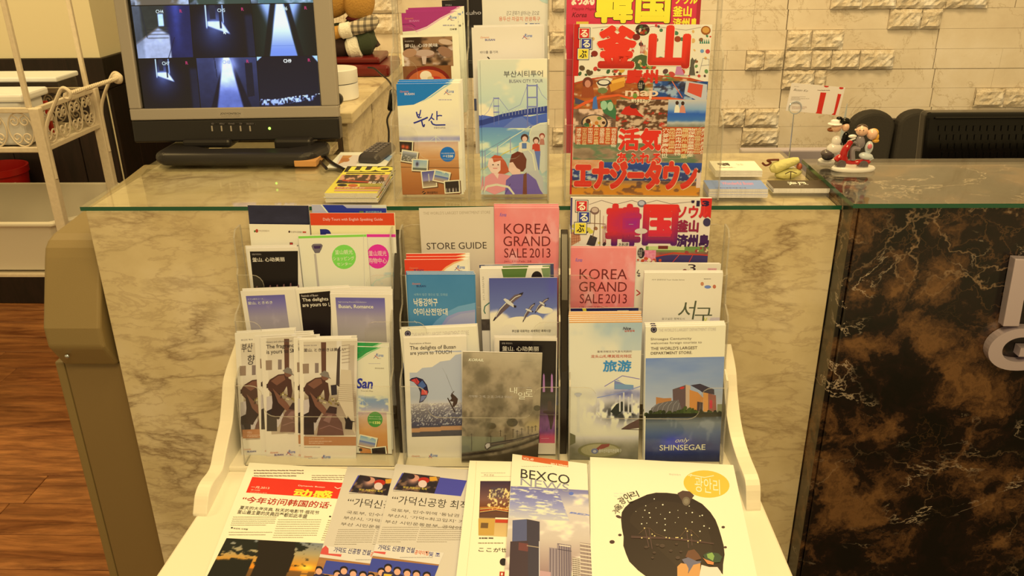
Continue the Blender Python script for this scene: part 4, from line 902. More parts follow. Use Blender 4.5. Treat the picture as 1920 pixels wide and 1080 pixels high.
# ------------------------------------------------------------------ printed covers
c3 = (720, 0, 2.7); c4 = (1040, 0, 2.841); c6 = (430, 360, 3.857); c7 = (740, 360, 3.857); c8 = (1050, 360, 3.857)
d1 = (430, 600, 3.724); d2 = (740, 600, 3.856); d3 = (1050, 580, 3.6); d4 = (280, 840, 3.2); d5 = (840, 830, 2.909)
RT_ = [lean(YR+0.026+0.035*i, RB[i], LEAN) for i in range(3)]
CT_ = [lean(YC+0.026+0.035*i, CB[i], LEAN) for i in range(3)]
RZ = [z+0.001 for z in RB]; CZ = [z+0.001 for z in CB]
RED = (214, 62, 34); NAVY = (34, 38, 96); OR = (206, 120, 70)
def dyn(s, x, y, w, c2=(40, 48, 110)):
    h = w*0.32; s.T('Dynamic', x, y, x+w*0.62, y+h*0.55, OR, b=0.01, sh=0.25); s.T('BUSAN', x+w*0.32, y+h*0.5, x+w, y+h, c2, b=0.02)
def kor(s, x, y, w):
    h = w*0.62; s.line([(x, y+h*0.85), (x+w*0.2, y+h*0.5), (x+w*0.34, y)], w*0.05, (40, 60, 120)); s.line([(x+w*0.1, y+h*0.35), (x+w*0.22, y+h*0.55), (x+w*0.5, y+h*0.85)], w*0.05, (196, 60, 50))
    s.T('Korea', x+w*0.28, y+h*0.05, x+w, y+h*0.6, (60, 104, 150), b=0.01, sh=0.3); s.lines(x+w*0.35, y+h*0.78, x+w, y+h*0.95, 1, (150, 140, 130), seed=3)
def B_(*a, **k): return Sheet(*a, **k)

# ---- counter holder, left pocket
s = B_('brochure', 'brochure', 'magenta and white guide brochure behind the mushroom-soup brochure', c3, CT_[2], (88, 67), (372, 57), zb=CZ[2], k=0.012)
s.poly([(88, 67), (372, 57), (340, 62), (285, 90), (215, 135), (160, 155), (88, 161)], (164, 48, 96)); s.line([(352, 60), (285, 96), (215, 141), (160, 160)], 6, (226, 170, 160))
s.line([(88, 123), (140, 121), (158, 135)], 2, (60, 10, 40)); dyn(s, 104, 88, 74, (200, 120, 140)); kor(s, 322, 78, 46); s.lines(298, 122, 368, 134, 1, (170, 160, 140)); s.T('日本語', 334, 142, 369, 153, (60, 50, 40), b=0.01)
s.done([(8, -6, 0.003, 'spare copy of a magenta guide brochure, first behind it'), (12, -9, 0.006, 'spare copy of a magenta guide brochure, second behind it')])
s = B_('brochure', 'brochure', 'white-framed food brochure with mushrooms and a red soup bowl', c3, CT_[1], (82, 178), (378, 170), zb=CZ[1], k=0.012)
s.photo(94, 190, 352, 334, lambda U, V: mx(mx((44, 26, 12), (150, 112, 66), sm(fbm(U*3.2+1, V*2.6, 5, 3), 0.42, 0.62)), (206, 180, 140), sm(fbm(U*5, V*4+2, 9, 3), 0.58, 0.72)*sm(V, 0.15, 0.5)))
s.ell(205, 272, 52, 22, (150, 112, 78)); s.ell(205, 268, 50, 17, (184, 154, 116)); s.poly([(190, 285), (216, 285), (212, 325), (196, 325)], (196, 170, 132)); s.ell(310, 262, 40, 24, (146, 106, 68), rot=25); s.ell(130, 268, 36, 22, (168, 126, 80), rot=-10); s.ell(312, 212, 36, 14, (196, 164, 116), rot=10)
s.photo(94, 336, 352, 600, lambda U, V: mx((96, 50, 18), (150, 96, 40), fbm(U*4, V*2, 2)))
s.ell(222, 425, 118, 90, (120, 24, 12)); s.ell(222, 428, 104, 76, (196, 96, 40)); s.ell(212, 384, 30, 26, (236, 220, 160)); s.ell(262, 398, 28, 12, (186, 50, 30)); s.ell(236, 396, 16, 9, (214, 190, 120))
s.T('부산광역시', 104, 205, 150, 213, (210, 190, 150)); s.T('釜山. 心动美味', 104, 218, 274, 242, (222, 206, 170), b=0.01)
s.done()
s = B_('brochure', 'brochure', 'blue-topped tourist brochure with beach photographs and a handwritten title', c3, CT_[0], (62, 425), (385, 421), zb=CZ[0], k=0.014, paper=(232, 220, 190), t=0.003)
s.photo(62, 424, 385, 720, lambda U, V: mx(mx((238, 226, 190), (210, 200, 190), fbm(U*3, V*6, 3)*sm(V, 0.3, 0.8)), (140, 140, 168), sm(V, 0.86, 0.93)*(1-sm(V, 0.95, 1.0))*(0.4+0.6*fbm(U*8, V*3, 2))))
s.photo(62, 720, 385, 1003, lambda U, V: mx(gr(V, [(0, (206, 178, 140)), (0.12, (222, 190, 130)), (0.3, (206, 152, 80)), (0.6, (186, 116, 46)), (1, (150, 82, 30))]), (170, 110, 60), 0.4*fbm(U*3, V*22, 4)))
s.poly([(62, 425), (345, 421), (305, 432), (265, 462), (205, 505), (150, 530), (62, 537)], (20, 116, 182)); s.poly([(345, 421), (330, 422), (290, 448), (230, 492), (180, 522), (240, 492), (300, 448)], (150, 186, 206))
dyn(s, 80, 458, 74, (224, 200, 200)); kor(s, 304, 452, 50); s.lines(276, 500, 356, 510, 1, (170, 160, 150)); 
for pts, w in (([(164, 566), (170, 590), (178, 597)], 7), ([(186, 556), (182, 578), (176, 596)], 6), ([(168, 582), (184, 578)], 5), ([(176, 597), (190, 594)], 5), ([(150, 623), (168, 617), (200, 604), (222, 594)], 8), ([(190, 608), (196, 636), (202, 642), (205, 628)], 7),
               ([(246, 574), (238, 596), (226, 612)], 6), ([(238, 594), (254, 606)], 6), ([(268, 562), (268, 608)], 6), ([(268, 588), (282, 584), (294, 586)], 6), ([(238, 612), (246, 628), (262, 633), (311, 632)], 7)): s.line(pts, w, (36, 44, 116))
s.T('관광안내지도', 252, 642, 312, 652, (80, 70, 70))
s.line([(262, 688), (264, 722)], 2, (230, 230, 230)); s.line([(235, 712), (262, 690), (292, 714)], 1.5, (225, 225, 225)); s.line([(62, 846), (385, 850)], 2, (80, 44, 24))
s.ell(322, 781, 38, 38, (24, 108, 164)); s.T('부산관광안내전화', 290, 772, 356, 780, (230, 220, 190)); s.T('(051)', 298, 786, 316, 796, (230, 220, 190)); s.T('1330', 317, 784, 350, 797, (240, 230, 190), b=0.02)
def snap(s, cx, cy, w, h, rot, f, sd=0):
    a = math.radians(rot); R_ = lambda x, y: (cx+x*math.cos(a)-y*math.sin(a), cy+x*math.sin(a)+y*math.cos(a)); e = w*0.05+1.5
    s.poly([R_(-w/2+4, -h/2+5), R_(w/2+5, -h/2+5), R_(w/2+5, h/2+5), R_(-w/2+4, h/2+5)], (96, 60, 30)); s.poly([R_(-w/2, -h/2), R_(w/2, -h/2), R_(w/2, h/2), R_(-w/2, h/2)], (238, 226, 190))
    q = [R_(-w/2+e, -h/2+e), R_(w/2-e, -h/2+e), R_(w/2-e, h/2-e), R_(-w/2+e, h/2-e)]; s.photo(cx-w/2, cy-h/2, cx+w/2, cy+h/2, f, 1.5, q)
fw = lambda U, V: mx((24, 14, 12), (226, 90, 40), np.exp(-(((U-0.35)/0.14)**2+((V-0.45)/0.2)**2))+np.exp(-(((U-0.65)/0.13)**2+((V-0.5)/0.2)**2)))
cityf = lambda U, V: mx(gr(V, [(0, (190, 190, 170)), (0.4, (120, 120, 100)), (1, (90, 86, 60))]), (210, 200, 170), sm(fbm(U*14, V*10, 3), 0.55, 0.7)*sm(V, 0.3, 0.5))
skyf = lambda U, V: mx(gr(V, [(0, (150, 176, 200)), (0.75, (190, 200, 200)), (0.8, (90, 100, 80)), (1, (110, 110, 80))]), (40, 30, 40), np.exp(-(((U-0.3)/0.1)**2+((V-0.4)/0.22)**2)))
towf = lambda U, V: mx(gr(V, [(0, (84, 84, 130)), (0.6, (150, 140, 160)), (0.66, (120, 100, 70)), (1, (190, 170, 120))]), (220, 214, 200), ((np.abs(U-0.5) < 0.05) & (V > 0.15) & (V < 0.7)))
seaf = lambda U, V: mx(gr(V, [(0, (120, 160, 206)), (0.45, (180, 196, 210)), (0.5, (70, 96, 150)), (0.7, (150, 150, 140)), (1, (190, 150, 100))]), (240, 240, 235), sm(fbm(U*5, V*8, 7), 0.6, 0.75)*(V < 0.45))
drum = lambda U, V: mx((30, 20, 18), (230, 214, 170), sm(np.sin(U*26)*0.5+0.5, 0.5, 0.8)*sm(V, 0.55, 0.7)*(0.4+0.6*fbm(U*12, V*9, 2)))
snap(s, 107, 745, 80, 66, 3, fw); snap(s, 128, 793, 86, 62, 9, cityf); snap(s, 182, 836, 82, 62, 3, skyf); snap(s, 228, 905, 76, 88, -6, towf); snap(s, 292, 894, 84, 60, 12, seaf); snap(s, 345, 945, 80, 66, -4, drum)
s.ell(202, 975, 9, 8, (40, 30, 26)); s.line([(190, 982), (215, 966)], 4, (186, 116, 46)); s.T('부산광역시', 218, 968, 272, 982, (50, 34, 24), b=0.01); s.lines(218, 985, 272, 990, 1, (70, 50, 30)); s.lines(100, 983, 176, 987, 1, (80, 50, 30))
s.done([(2, -4, 0.0032, 'spare copy of the blue-topped beach brochure, nearest behind it'), (4, -7, 0.0064, 'spare copy of the blue-topped beach brochure, farthest behind it')])
# right pocket
s = B_('leaflet', 'leaflet', 'black card with white lettering behind the magenta brochure', c3, CT_[2], (292, 2), (495, -6), BL=(292, 400), k=0.002, paper=(26, 22, 20))
s.T('77351', 310, 22, 342, 31, (170, 160, 130)); s.T('cuho', 414, 52, 492, 76, (190, 180, 150)); s.photo(292, 100, 495, 320, lambda U, V: mx((26, 22, 20), (96, 90, 66), sm(V, 0.1, 0.3)*(0.4+0.6*fbm(U*2, V*5, 2)))); s.done()
s = B_('leaflet', 'leaflet', 'white leaflet with orange Korean lettering, rear of the right counter pocket', c3, CT_[2], (497, -60), (832, -60), zb=CZ[2], k=0.006, paper=(226, 214, 174))
s.T('걷고 문화가 살아나는 곳으로', 620, 55, 785, 78, (96, 90, 80), sh=0.2); s.T('용두산·자갈치 관광특구', 582, 84, 790, 107, (206, 112, 66), b=0.008)
for x, w in ((715, 10), (738, 22), (764, 12), (778, 10)): s.rect(x, 118, x+w, 128, (40, 80, 120))
s.rect(683, 127, 700, 130, (60, 60, 50)); s.poly([(760, -20), (832, -60), (832, 20), (800, 10)], (190, 206, 214)); s.done()
s = B_('leaflet', 'leaflet', 'white leaflet with two small logos behind the city tour brochure', c3, CT_[1], (443, 140), (800, 132), zb=CZ[1], k=0.012, paper=(226, 212, 170))
dyn(s, 488, 184, 74); kor(s, 700, 170, 50); s.T('바다를 즐기며', 486, 256, 576, 272, (90, 84, 76)); s.line([(524, 288), (534, 298)], 6, BK)
s.rect(443, 500, 470, 560, (60, 70, 90)); s.rect(443, 640, 470, 1200, (44, 60, 96)); s.done([(4, -4, 0.0025, 'spare white leaflet with two logos, behind its twin')])
s = B_('brochure', 'brochure', 'city tour brochure with a painted bridge and bus passengers', c3, CT_[0], (487, 302), (826, 297), zb=CZ[0], k=0.014, t=0.006, paper=(222, 220, 200))
s.photo(487, 300, 826, 648, lambda U, V: mx(gr(V, [(0, (216, 214, 196)), (0.5, (196, 208, 210)), (1, (160, 186, 206))]), (236, 224, 186), sm(fbm(U*2.2, V*3, 4), 0.45, 0.62)))
s.photo(487, 640, 826, 1003, lambda U, V: mx(gr(V, [(0, (96, 140, 160)), (0.25, (130, 176, 190)), (0.6, (170, 196, 196)), (1, (190, 196, 190))]), (214, 220, 210), sm(fbm(U*3, V*10, 4), 0.5, 0.7)))
s.poly([(487, 582), (560, 592), (640, 600), (690, 586), (740, 590), (826, 572), (826, 645), (487, 645)], (74, 100, 158)); s.poly([(600, 648), (660, 600), (700, 590), (760, 640), (780, 648)], (100, 120, 176))
s.poly([(487, 608), (600, 576), (720, 552), (826, 536), (826, 572), (720, 584), (600, 606), (487, 636)], (44, 62, 116))
for x0, x1, yt, yb in ((554, 584, 492, 632), (722, 778, 426, 640)):
    for x in (x0, x1-7): s.rect(x, yt, x+8 if x1-x0 > 40 else x+5, yb, (110, 116, 150))
    for k in (0.02, 0.3, 0.52): s.rect(x0, yt+(yb-yt)*k, x1, yt+(yb-yt)*k+6, (120, 126, 158))
s.line([(487, 596), (530, 560), (555, 500)], 2, (130, 136, 160)); s.line([(584, 500), (630, 560), (690, 530), (724, 436)], 2, (130, 136, 160)); s.line([(778, 434), (800, 480), (826, 505)], 2, (130, 136, 160))
for i in range(14): s.rect(600+i*16, 566-i*2.2, 603+i*16, 590-i*2.2, (150, 156, 186))
s.line([(487, 800), (640, 700), (740, 640)], 4, (210, 216, 206)); s.line([(487, 860), (600, 780), (700, 730)], 4, (210, 190, 60)); s.line([(487, 770), (640, 690)], 2, (120, 130, 140))
for x in (512, 575, 640): s.line([(x, 850-(x-512)*0.6), (x, 765-(x-512)*0.5)], 4, (150, 150, 150))
s.poly([(735, 670), (750, 640), (790, 622), (826, 618), (826, 860), (800, 880), (740, 760)], (206, 206, 196)); s.line([(735, 690), (748, 645), (790, 626), (826, 620)], 4, (230, 226, 206))
def person(s, cx, cy, r, hair, top, w, h, skin=(232, 190, 150)):
    s.poly([(cx-w/2, cy+r+h), (cx-w*0.42, cy+r*1.4), (cx-r*0.5, cy+r*0.9), (cx+r*0.5, cy+r*0.9), (cx+w*0.42, cy+r*1.4), (cx+w/2, cy+r+h)], top); s.ell(cx, cy-r*0.15, r*1.12, r*1.15, hair); s.ell(cx, cy+r*0.2, r*0.74, r*0.8, skin)
person(s, 712, 700, 17, (74, 32, 20), (224, 214, 160), 66, 62); s.rect(698, 724, 722, 752, (90, 120, 150)); person(s, 770, 712, 15, (84, 44, 28), (196, 60, 36), 44, 60); s.poly([(762, 765), (792, 765), (786, 860), (778, 860)], (96, 116, 160)); person(s, 800, 690, 13, (150, 60, 40), (186, 120, 90), 26, 30)
s.poly([(700, 762), (760, 756), (786, 880), (740, 900), (700, 860)], (196, 196, 186)); s.line([(702, 764), (730, 758), (752, 780), (770, 880)], 5, (230, 226, 210))
s.poly([(530, 850), (540, 800), (560, 784), (592, 790), (616, 820), (636, 868), (612, 880), (560, 880)], (190, 84, 44)); s.poly([(524, 840), (532, 802), (548, 800), (556, 822), (590, 812), (590, 860), (568, 886), (542, 872)], (240, 206, 166)); s.line([(552, 852), (574, 852)], 4, (214, 120, 100)); s.ell(552, 834, 4, 3, BK); s.ell(578, 834, 4, 3, BK)
s.poly([(497, 960), (512, 896), (545, 876), (600, 880), (640, 890), (620, 960), (560, 985)], (228, 150, 134)); s.poly([(555, 878), (582, 878), (576, 905)], (240, 206, 166))
s.poly([(636, 820), (646, 782), (676, 766), (704, 774), (722, 806), (718, 850), (704, 868), (668, 868)], (106, 46, 28)); s.poly([(634, 824), (652, 820), (672, 850), (690, 860), (692, 888), (650, 884), (630, 862)], (236, 196, 152))
s.poly([(612, 985), (618, 912), (650, 884), (700, 880), (756, 876), (784, 900), (806, 990), (640, 990)], (112, 92, 146)); s.poly([(706, 884), (722, 872), (724, 990), (702, 990)], (120, 66, 44)); s.line([(640, 930), (612, 985)], 3, (60, 44, 90))
s.line([(500, 975), (520, 944), (570, 934), (630, 946), (658, 985)], 11, (226, 218, 200)); s.poly([(720, 870), (770, 862), (806, 900), (806, 985), (790, 960), (770, 910)], (190, 190, 196))
s.T('부산시티투어', 606, 356, 804, 391, (66, 62, 60)); s.T('BUSAN CITY TOUR', 634, 400, 804, 419, (120, 116, 110)); s.done([(-6, 1.5, 0.0064, 'spare copy of the city tour brochure, behind it')])

# ---- counter holder, magazine
s = B_('magazine', 'magazine', 'pink and yellow Japanese travel magazine, rear of the counter holder', c4, CT_[1], (65, -70), (785, -70), zb=CZ[1], k=0.012, t=0.006, paper=(206, 52, 64))
s.T('まっぷる', 90, -28, 212, 28, (236, 226, 190), b=0.05); s.T('Mapple Magazine', 92, 40, 244, 58, (140, 20, 30), sh=0.3); s.T('Korea', 92, 66, 170, 92, (110, 14, 24), sh=0.3, b=0.01)
s.T('韓国', 214, -60, 616, 128, (40, 20, 14), b=0.06); s.T('韓国', 218, -56, 612, 124, (238, 222, 50), b=0.045); s.T('ソウル', 640, -30, 760, 22, (238, 222, 50), b=0.04); s.T('釜山', 630, 32, 728, 90, (238, 222, 50), b=0.04); s.T('済州島', 630, 96, 765, 145, (238, 222, 50), b=0.04)
s.rect(65, 130, 100, 400, (196, 42, 50)); s.rect(115, 115, 180, 130, (220, 190, 60)); s.rect(785-20, -70, 785, 140, (170, 40, 44)); s.done()
s = B_('magazine', 'magazine', 'red-lettered Japanese travel magazine with a collage cover in the counter holder', c4, CT_[0], (103, 128), (840, 131), zb=CZ[0], k=0.014, t=0.007, paper=(228, 216, 178))
s.rect(103, 128, 108, 1060, (190, 30, 24))
def logo(s, x, y, k):
    for i, (ch, dx, c) in enumerate((('る', 6, (206, 40, 36)), ('る', 18, (52, 62, 120)), ('ぶ', 0, (230, 206, 50)))):
        y0 = y+i*56*k; s.rect(x+(dx-4)*k, y0-4*k, x+(dx+60)*k, y0+60*k, (30, 26, 60)); s.rect(x+(dx-1)*k, y0-1*k, x+(dx+57)*k, y0+57*k, (236, 228, 190)); s.rect(x+(dx+2)*k, y0+2*k, x+(dx+54)*k, y0+54*k, c)
        s.T(ch, x+(dx+9)*k, y0+8*k, x+(dx+47)*k, y0+49*k, (240, 234, 200) if i < 2 else (30, 26, 30), b=0.03)
def dots(s, box, n, cols, r0, r1, sd):
    r = random.Random(sd)
    for i in range(n):
        x = r.uniform(box[0], box[2]); y = r.uniform(box[1], box[3]); q = r.uniform(r0, r1)
        s.ell(x, y, q*r.uniform(0.8, 1.5), q, r.choice(cols), n=8, rot=r.uniform(0, 180))
foodc = [(150, 44, 24), (196, 120, 40), (96, 120, 50), (222, 200, 150), (70, 40, 24), (210, 150, 60), (176, 70, 30), (60, 96, 50)]
dots(s, (190, 135, 830, 330), 34, [(196, 60, 40), (140, 90, 50), (70, 120, 70), (60, 50, 44), (214, 170, 90)], 4, 13, 3)
s.ell(468, 158, 38, 32, (60, 34, 24)); dots(s, (444, 140, 494, 178), 12, foodc, 5, 9, 6); s.ell(805, 162, 26, 24, (150, 84, 30)); s.ell(805, 160, 19, 16, (206, 150, 60)); s.ell(212, 286, 18, 16, (130, 40, 24)); s.ell(655, 208, 18, 16, (150, 60, 30))
for i in range(5): s.poly([(772+i*11, 232), (776+i*11, 206), (781+i*11, 232)], (40, 120, 80))
s.line([(200, 150), (300, 140), (420, 165), (520, 140), (700, 160), (780, 145)], 2, (150, 120, 90)); s.ell(785, 272, 10, 10, (110, 150, 190)); s.ell(815, 274, 12, 12, (196, 70, 60)); s.line([(770, 390), (790, 310), (822, 316), (826, 380)], 2, (120, 110, 100)); s.line([(780, 350), (826, 345)], 2, (120, 110, 100))
col2 = lambda U, V: mx(mx((200, 116, 40), (116, 46, 20), fbm(U*14, V*14, 3, 3)), (86, 120, 60), sm(fbm(U*9, V*7, 8), 0.55, 0.65)*0.8)
s.photo(105, 405, 830, 700, lambda U, V: mx(col2(U, V), (222, 196, 140), sm(fbm(U*16, V*18, 11, 2), 0.60, 0.72)*0.8))
s.poly([(105, 405), (830, 405), (830, 440), (700, 408), (560, 392), (420, 392), (280, 402), (180, 420), (105, 440)], (228, 214, 168))
dots(s, (110, 360, 360, 400), 14, [(60, 90, 50), (90, 70, 40), (190, 60, 40), (120, 110, 60)], 5, 15, 8); dots(s, (560, 350, 830, 410), 16, [(190, 70, 50), (100, 140, 70), (214, 150, 60), (90, 60, 50)], 5, 14, 9); s.poly([(715, 400), (722, 345), (716, 312), (726, 318), (733, 305), (742, 320), (756, 312), (742, 345), (748, 400)], (90, 84, 60)); s.ell(357, 366, 18, 22, (206, 160, 50)); s.poly([(640, 398), (650, 350), (670, 350), (690, 398)], (190, 120, 140))
s.poly([(400, 330), (430, 300), (462, 290), (500, 300), (545, 340), (520, 368), (420, 368)], (74, 90, 44)); dots(s, (410, 325, 530, 362), 22, [(196, 60, 34), (150, 150, 60), (60, 100, 50), (220, 180, 120)], 5, 10, 17)
s.line([(108, 445), (200, 420), (330, 404), (470, 398), (600, 406), (720, 420), (828, 440)], 5, (196, 60, 28))
s.photo(525, 432, 825, 570, lambda U, V: mx(mx((34, 70, 110), (150, 170, 180), sm(fbm(U*7, V*5, 2), 0.45, 0.6)), (40, 34, 40), sm(fbm(U*9, V*9, 5), 0.5, 0.6)*0.8)); s.poly([(700, 430), (812, 450), (820, 560), (690, 500)], (186, 186, 170)); s.poly([(716, 440), (790, 452), (780, 520), (706, 490)], (206, 80, 50)); s.line([(624, 430), (680, 520)], 5, (206, 110, 60))
s.poly([(220, 440), (280, 410), (310, 420), (250, 500)], (220, 204, 150)); s.poly([(300, 430), (372, 410), (376, 440), (310, 470)], (230, 170, 60)); s.poly([(290, 450), (372, 430), (372, 460), (300, 490)], (206, 140, 40)); s.ell(176, 440, 28, 30, (110, 50, 30)); s.poly([(150, 460), (204, 460), (212, 520), (140, 520)], (150, 70, 30)); s.ell(176, 446, 16, 20, (196, 130, 90)); s.poly([(108, 520), (160, 540), (170, 560), (108, 552)], (70, 70, 80)); s.ell(262, 440, 36, 18, (60, 50, 44)); s.ell(262, 438, 28, 12, (220, 210, 170)); s.ell(255, 482, 26, 16, (110, 120, 60))
s.poly([(98, 575), (160, 540), (250, 510), (340, 500), (400, 516), (600, 516), (700, 530), (828, 575), (828, 585), (700, 545), (600, 530), (400, 530), (340, 512), (250, 524), (180, 548), (110, 584)], (214, 90, 36))
s.photo(100, 580, 330, 860, lambda U, V: mx(mx((150, 120, 80), (70, 44, 28), fbm(U*9, V*9, 13)), (216, 180, 130), sm(fbm(U*5, V*6, 3), 0.55, 0.65))); s.ell(212, 655, 72, 46, (60, 52, 44)); s.ell(212, 652, 62, 38, (206, 170, 110)); dots(s, (160, 625, 265, 682), 16, foodc, 6, 14, 21)
for i in range(9): s.line([(255+i*6, 590+i*10), (310, 575+i*14)], 2, (60, 60, 60))
s.poly([(240, 540), (300, 530), (330, 590), (330, 640), (260, 600)], (60, 110, 60)); s.ell(262, 560, 18, 24, (150, 190, 130)); s.ell(296, 566, 16, 24, (160, 190, 130))
s.photo(330, 530, 606, 690, lambda U, V: mx(mx((90, 60, 34), (200, 170, 120), sm(fbm(U*13, V*13, 6, 2), 0.45, 0.6)), (180, 44, 24), sm(fbm(U*7, V*7, 16), 0.62, 0.68))); s.poly([(350, 605), (375, 570), (420, 558), (450, 600), (480, 625), (430, 615), (380, 612)], (196, 40, 24)); s.ell(420, 566, 20, 12, (60, 40, 30))
s.photo(606, 530, 824, 690, lambda U, V: gr(V+0.06*fbm(U*9, V*9, 3), [(0, (200, 190, 150)), (0.35, (130, 160, 170)), (0.5, (40, 90, 150)), (0.72, (60, 110, 150)), (0.8, (180, 180, 150)), (1, (90, 90, 60))])); s.poly([(636, 600), (640, 570), (652, 545), (664, 572), (668, 600)], (226, 216, 190)); s.poly([(664, 600), (668, 572), (682, 548), (694, 575), (697, 602)], (206, 130, 90)); s.ell(652, 548, 9, 11, (60, 36, 24)); s.ell(682, 550, 9, 11, (60, 36, 24)); s.poly([(200, 580), (206, 520), (222, 510), (230, 580)], (70, 110, 150))
s.photo(100, 760, 824, 880, lambda U, V: mx(mx((190, 160, 110), (110, 90, 60), fbm(U*12, V*4, 5)), (80, 120, 70), sm(fbm(U*6, V*3, 15), 0.5, 0.6)*0.7))
for x0, x1, y1, sd in ((112, 330, 800, 1), (572, 812, 850, 2)):
    s.rect(x0, 676, x1, y1-30, (186, 74, 24)); n = 7; w = (x1-x0)/n; r = random.Random(sd); pool = '済州島穴場釜山南浦洞特集完全網羅海雲台世界遺産慶州温泉屋台市場名物最新保存版'
    for i in range(n): L = r.randint(7, 10) if i % 3 else 6; s.T('\n'.join(r.choice(pool) for _ in range(L)), x0+w*i+3, 682, x0+w*(i+1)-4, y1-r.uniform(0, 40), (224, 200, 120) if i % 2 else (236, 224, 180), b=0.01)
s.photo(96, 862, 822, 965, lambda U, V: mx(gr(V, [(0, (20, 74, 140)), (0.3, (16, 60, 120)), (1, (40, 50, 90))]), (180, 190, 206), sm(fbm(U*30, V*9, 4, 2), 0.55, 0.68)*sm(V, 0.3, 0.5)))
s.photo(92, 960, 822, 1062, lambda U, V: mx(gr(V, [(0, (150, 110, 70)), (0.25, (206, 140, 40)), (1, (226, 140, 30))]), (90, 60, 50), sm(fbm(U*22, V*5, 14, 2), 0.58, 0.66)*(1-0.7*V)))
s.photo(92, 850, 250, 900, lambda U, V: mx((226, 190, 140), (206, 120, 50), fbm(U*4, V*3, 2)))
rg = lambda u, v: mx(np.broadcast_to((222, 52, 28), (len(u), 3)), (150, 26, 16), sm(v, 0.75, 1.1)*0.9)
for t_, a in (('釜', (226, 133, 432, 366)), ('山', (504, 133, 716, 366))): s.T(t_, a[0]-3, a[1]-3, a[2]+4, a[3]+4, (236, 226, 190), b=0.06); s.T(t_, *a, fn=rg, b=0.055)
s.T('Busan', 458, 215, 482, 285, (190, 90, 70), rot=0); s.ell(435, 197, 20, 17, (120, 34, 26)); s.T('慶州', 380, 368, 548, 446, (206, 46, 26), b=0.05); s.ell(461, 456, 20, 29, (30, 26, 24)); s.T('るるぶ\n特別\n付録', 446, 440, 476, 472, (214, 200, 150)); s.T('map', 376, 482, 550, 526, (228, 196, 140), b=0.02); s.ell(428, 510, 12, 14, (110, 140, 50)); s.T('持ち歩きマップ', 408, 525, 510, 547, (240, 226, 180), b=0.03)
for t_, a in (('活気', (340, 680, 565, 805)), ('あふれる', (332, 812, 565, 874))): s.T(t_, a[0]-3, a[1]-3, a[2]+3, a[3]+3, (230, 200, 150), b=0.05); s.T(t_, *a, c=(216, 48, 28), b=0.045)
s.T('エナジータウン', 101, 846, 760, 1018, (232, 196, 130), b=0.07); s.T('エナジータウン', 105, 850, 756, 1014, (218, 46, 26), b=0.06)
s.poly([(752, 1000), (756, 920), (768, 908), (780, 920), (782, 1000)], (226, 200, 160)); s.poly([(782, 1000), (786, 925), (796, 912), (806, 926), (806, 1000)], (190, 110, 90)); s.ell(768, 912, 8, 9, (60, 34, 20)); s.ell(796, 914, 8, 9, (60, 34, 20))
logo(s, 124, 150, 0.98); s.done()

# ---- rack, left holder, rear pocket
s = B_('leaflet', 'leaflet', 'dark navy leaflet, rear of the left rack holder', c6, RT_[2], (132, 95), (573, 98), zb=RZ[2], paper=(34, 34, 44)); s.photo(132, 98, 573, 300, lambda U, V: mx((30, 30, 40), (50, 50, 60), fbm(U*3, V*3, 2))); s.done()
s = B_('leaflet', 'leaflet', 'grey leaflet with a dark blue stripe behind the red-topped tour leaflet', c6, RT_[2], (595, 92), (1135, 95), zb=RZ[2], paper=(176, 172, 160))
s.poly([(672, 92), (820, 93), (850, 116), (1135, 118), (1135, 160), (718, 160)], (32, 48, 120)); s.poly([(660, 92), (672, 92), (718, 150), (706, 150)], (220, 220, 210)); s.rect(1030, 94, 1135, 114, (206, 206, 200)); s.T('부산관광안내', 985, 137, 1100, 152, (160, 200, 220), b=0.01); s.rect(940, 138, 972, 150, (90, 120, 60)); s.done()
s = B_('leaflet', 'leaflet', 'leaflet with an orange-red band over pale yellow paper', c6, RT_[2], (582, 152), (1196, 152), zb=RZ[2], k=0.005, paper=(236, 220, 140))
s.rect(582, 152, 1196, 241, (212, 66, 26)); s.T('Daily Tours with English Speaking Guide', 677, 187, 1110, 213, (232, 186, 150), b=0.005); s.T('B', 655, 268, 752, 400, (34, 38, 100), b=0.08); s.T('USAN', 775, 330, 1150, 420, (34, 38, 100), b=0.06); s.done()
s = B_('leaflet', 'leaflet', 'cream leaflet with small logos below the navy leaflet', c6, RT_[2], (143, 233), (580, 238), zb=RZ[2], k=0.005, paper=(236, 222, 172))
s.ell(199, 281, 11, 13, (176, 70, 40)); s.ell(184, 284, 6, 8, (70, 110, 40)); s.T('부산관광공사', 214, 273, 290, 288, (140, 110, 80)); s.T('부산광역시관광협회', 444, 282, 525, 296, (90, 60, 44)); s.ell(434, 287, 7, 8, (70, 40, 30)); s.rect(530, 284, 556, 296, (190, 80, 50)); s.rect(436, 364, 462, 396, (60, 34, 34)); s.rect(440, 368, 458, 380, (196, 60, 40)); s.rect(482, 384, 500, 388, BK); s.done()
s = B_('leaflet', 'leaflet', 'white shopping leaflet with a pink circle and pink top stripe', c6, RT_[2], (700, 305), (1203, 305), zb=RZ[2], k=0.011, paper=(228, 216, 178))
s.rect(992, 305, 1203, 326, (218, 44, 130)); s.ell(1073, 466, 81, 88, (222, 44, 130)); s.T('釜山观光', 1006, 424, 1138, 462, (236, 210, 190), b=0.005); s.T('购物中心', 1004, 476, 1140, 516, (236, 210, 190), b=0.005)
s.photo(1000, 580, 1203, 720, lambda U, V: mx((228, 216, 178), (180, 196, 190), sm(fbm(U*2, V*3, 4), 0.45, 0.6)*0.7)); s.line([(1010, 700), (1060, 640), (1203, 590)], 8, (206, 214, 200)); s.done()
s = B_('leaflet', 'leaflet', 'white shopping leaflet with a green circle and a tower drawing', c6, RT_[2], (498, 314), (992, 306), zb=RZ[2], k=0.014, paper=(230, 220, 176))
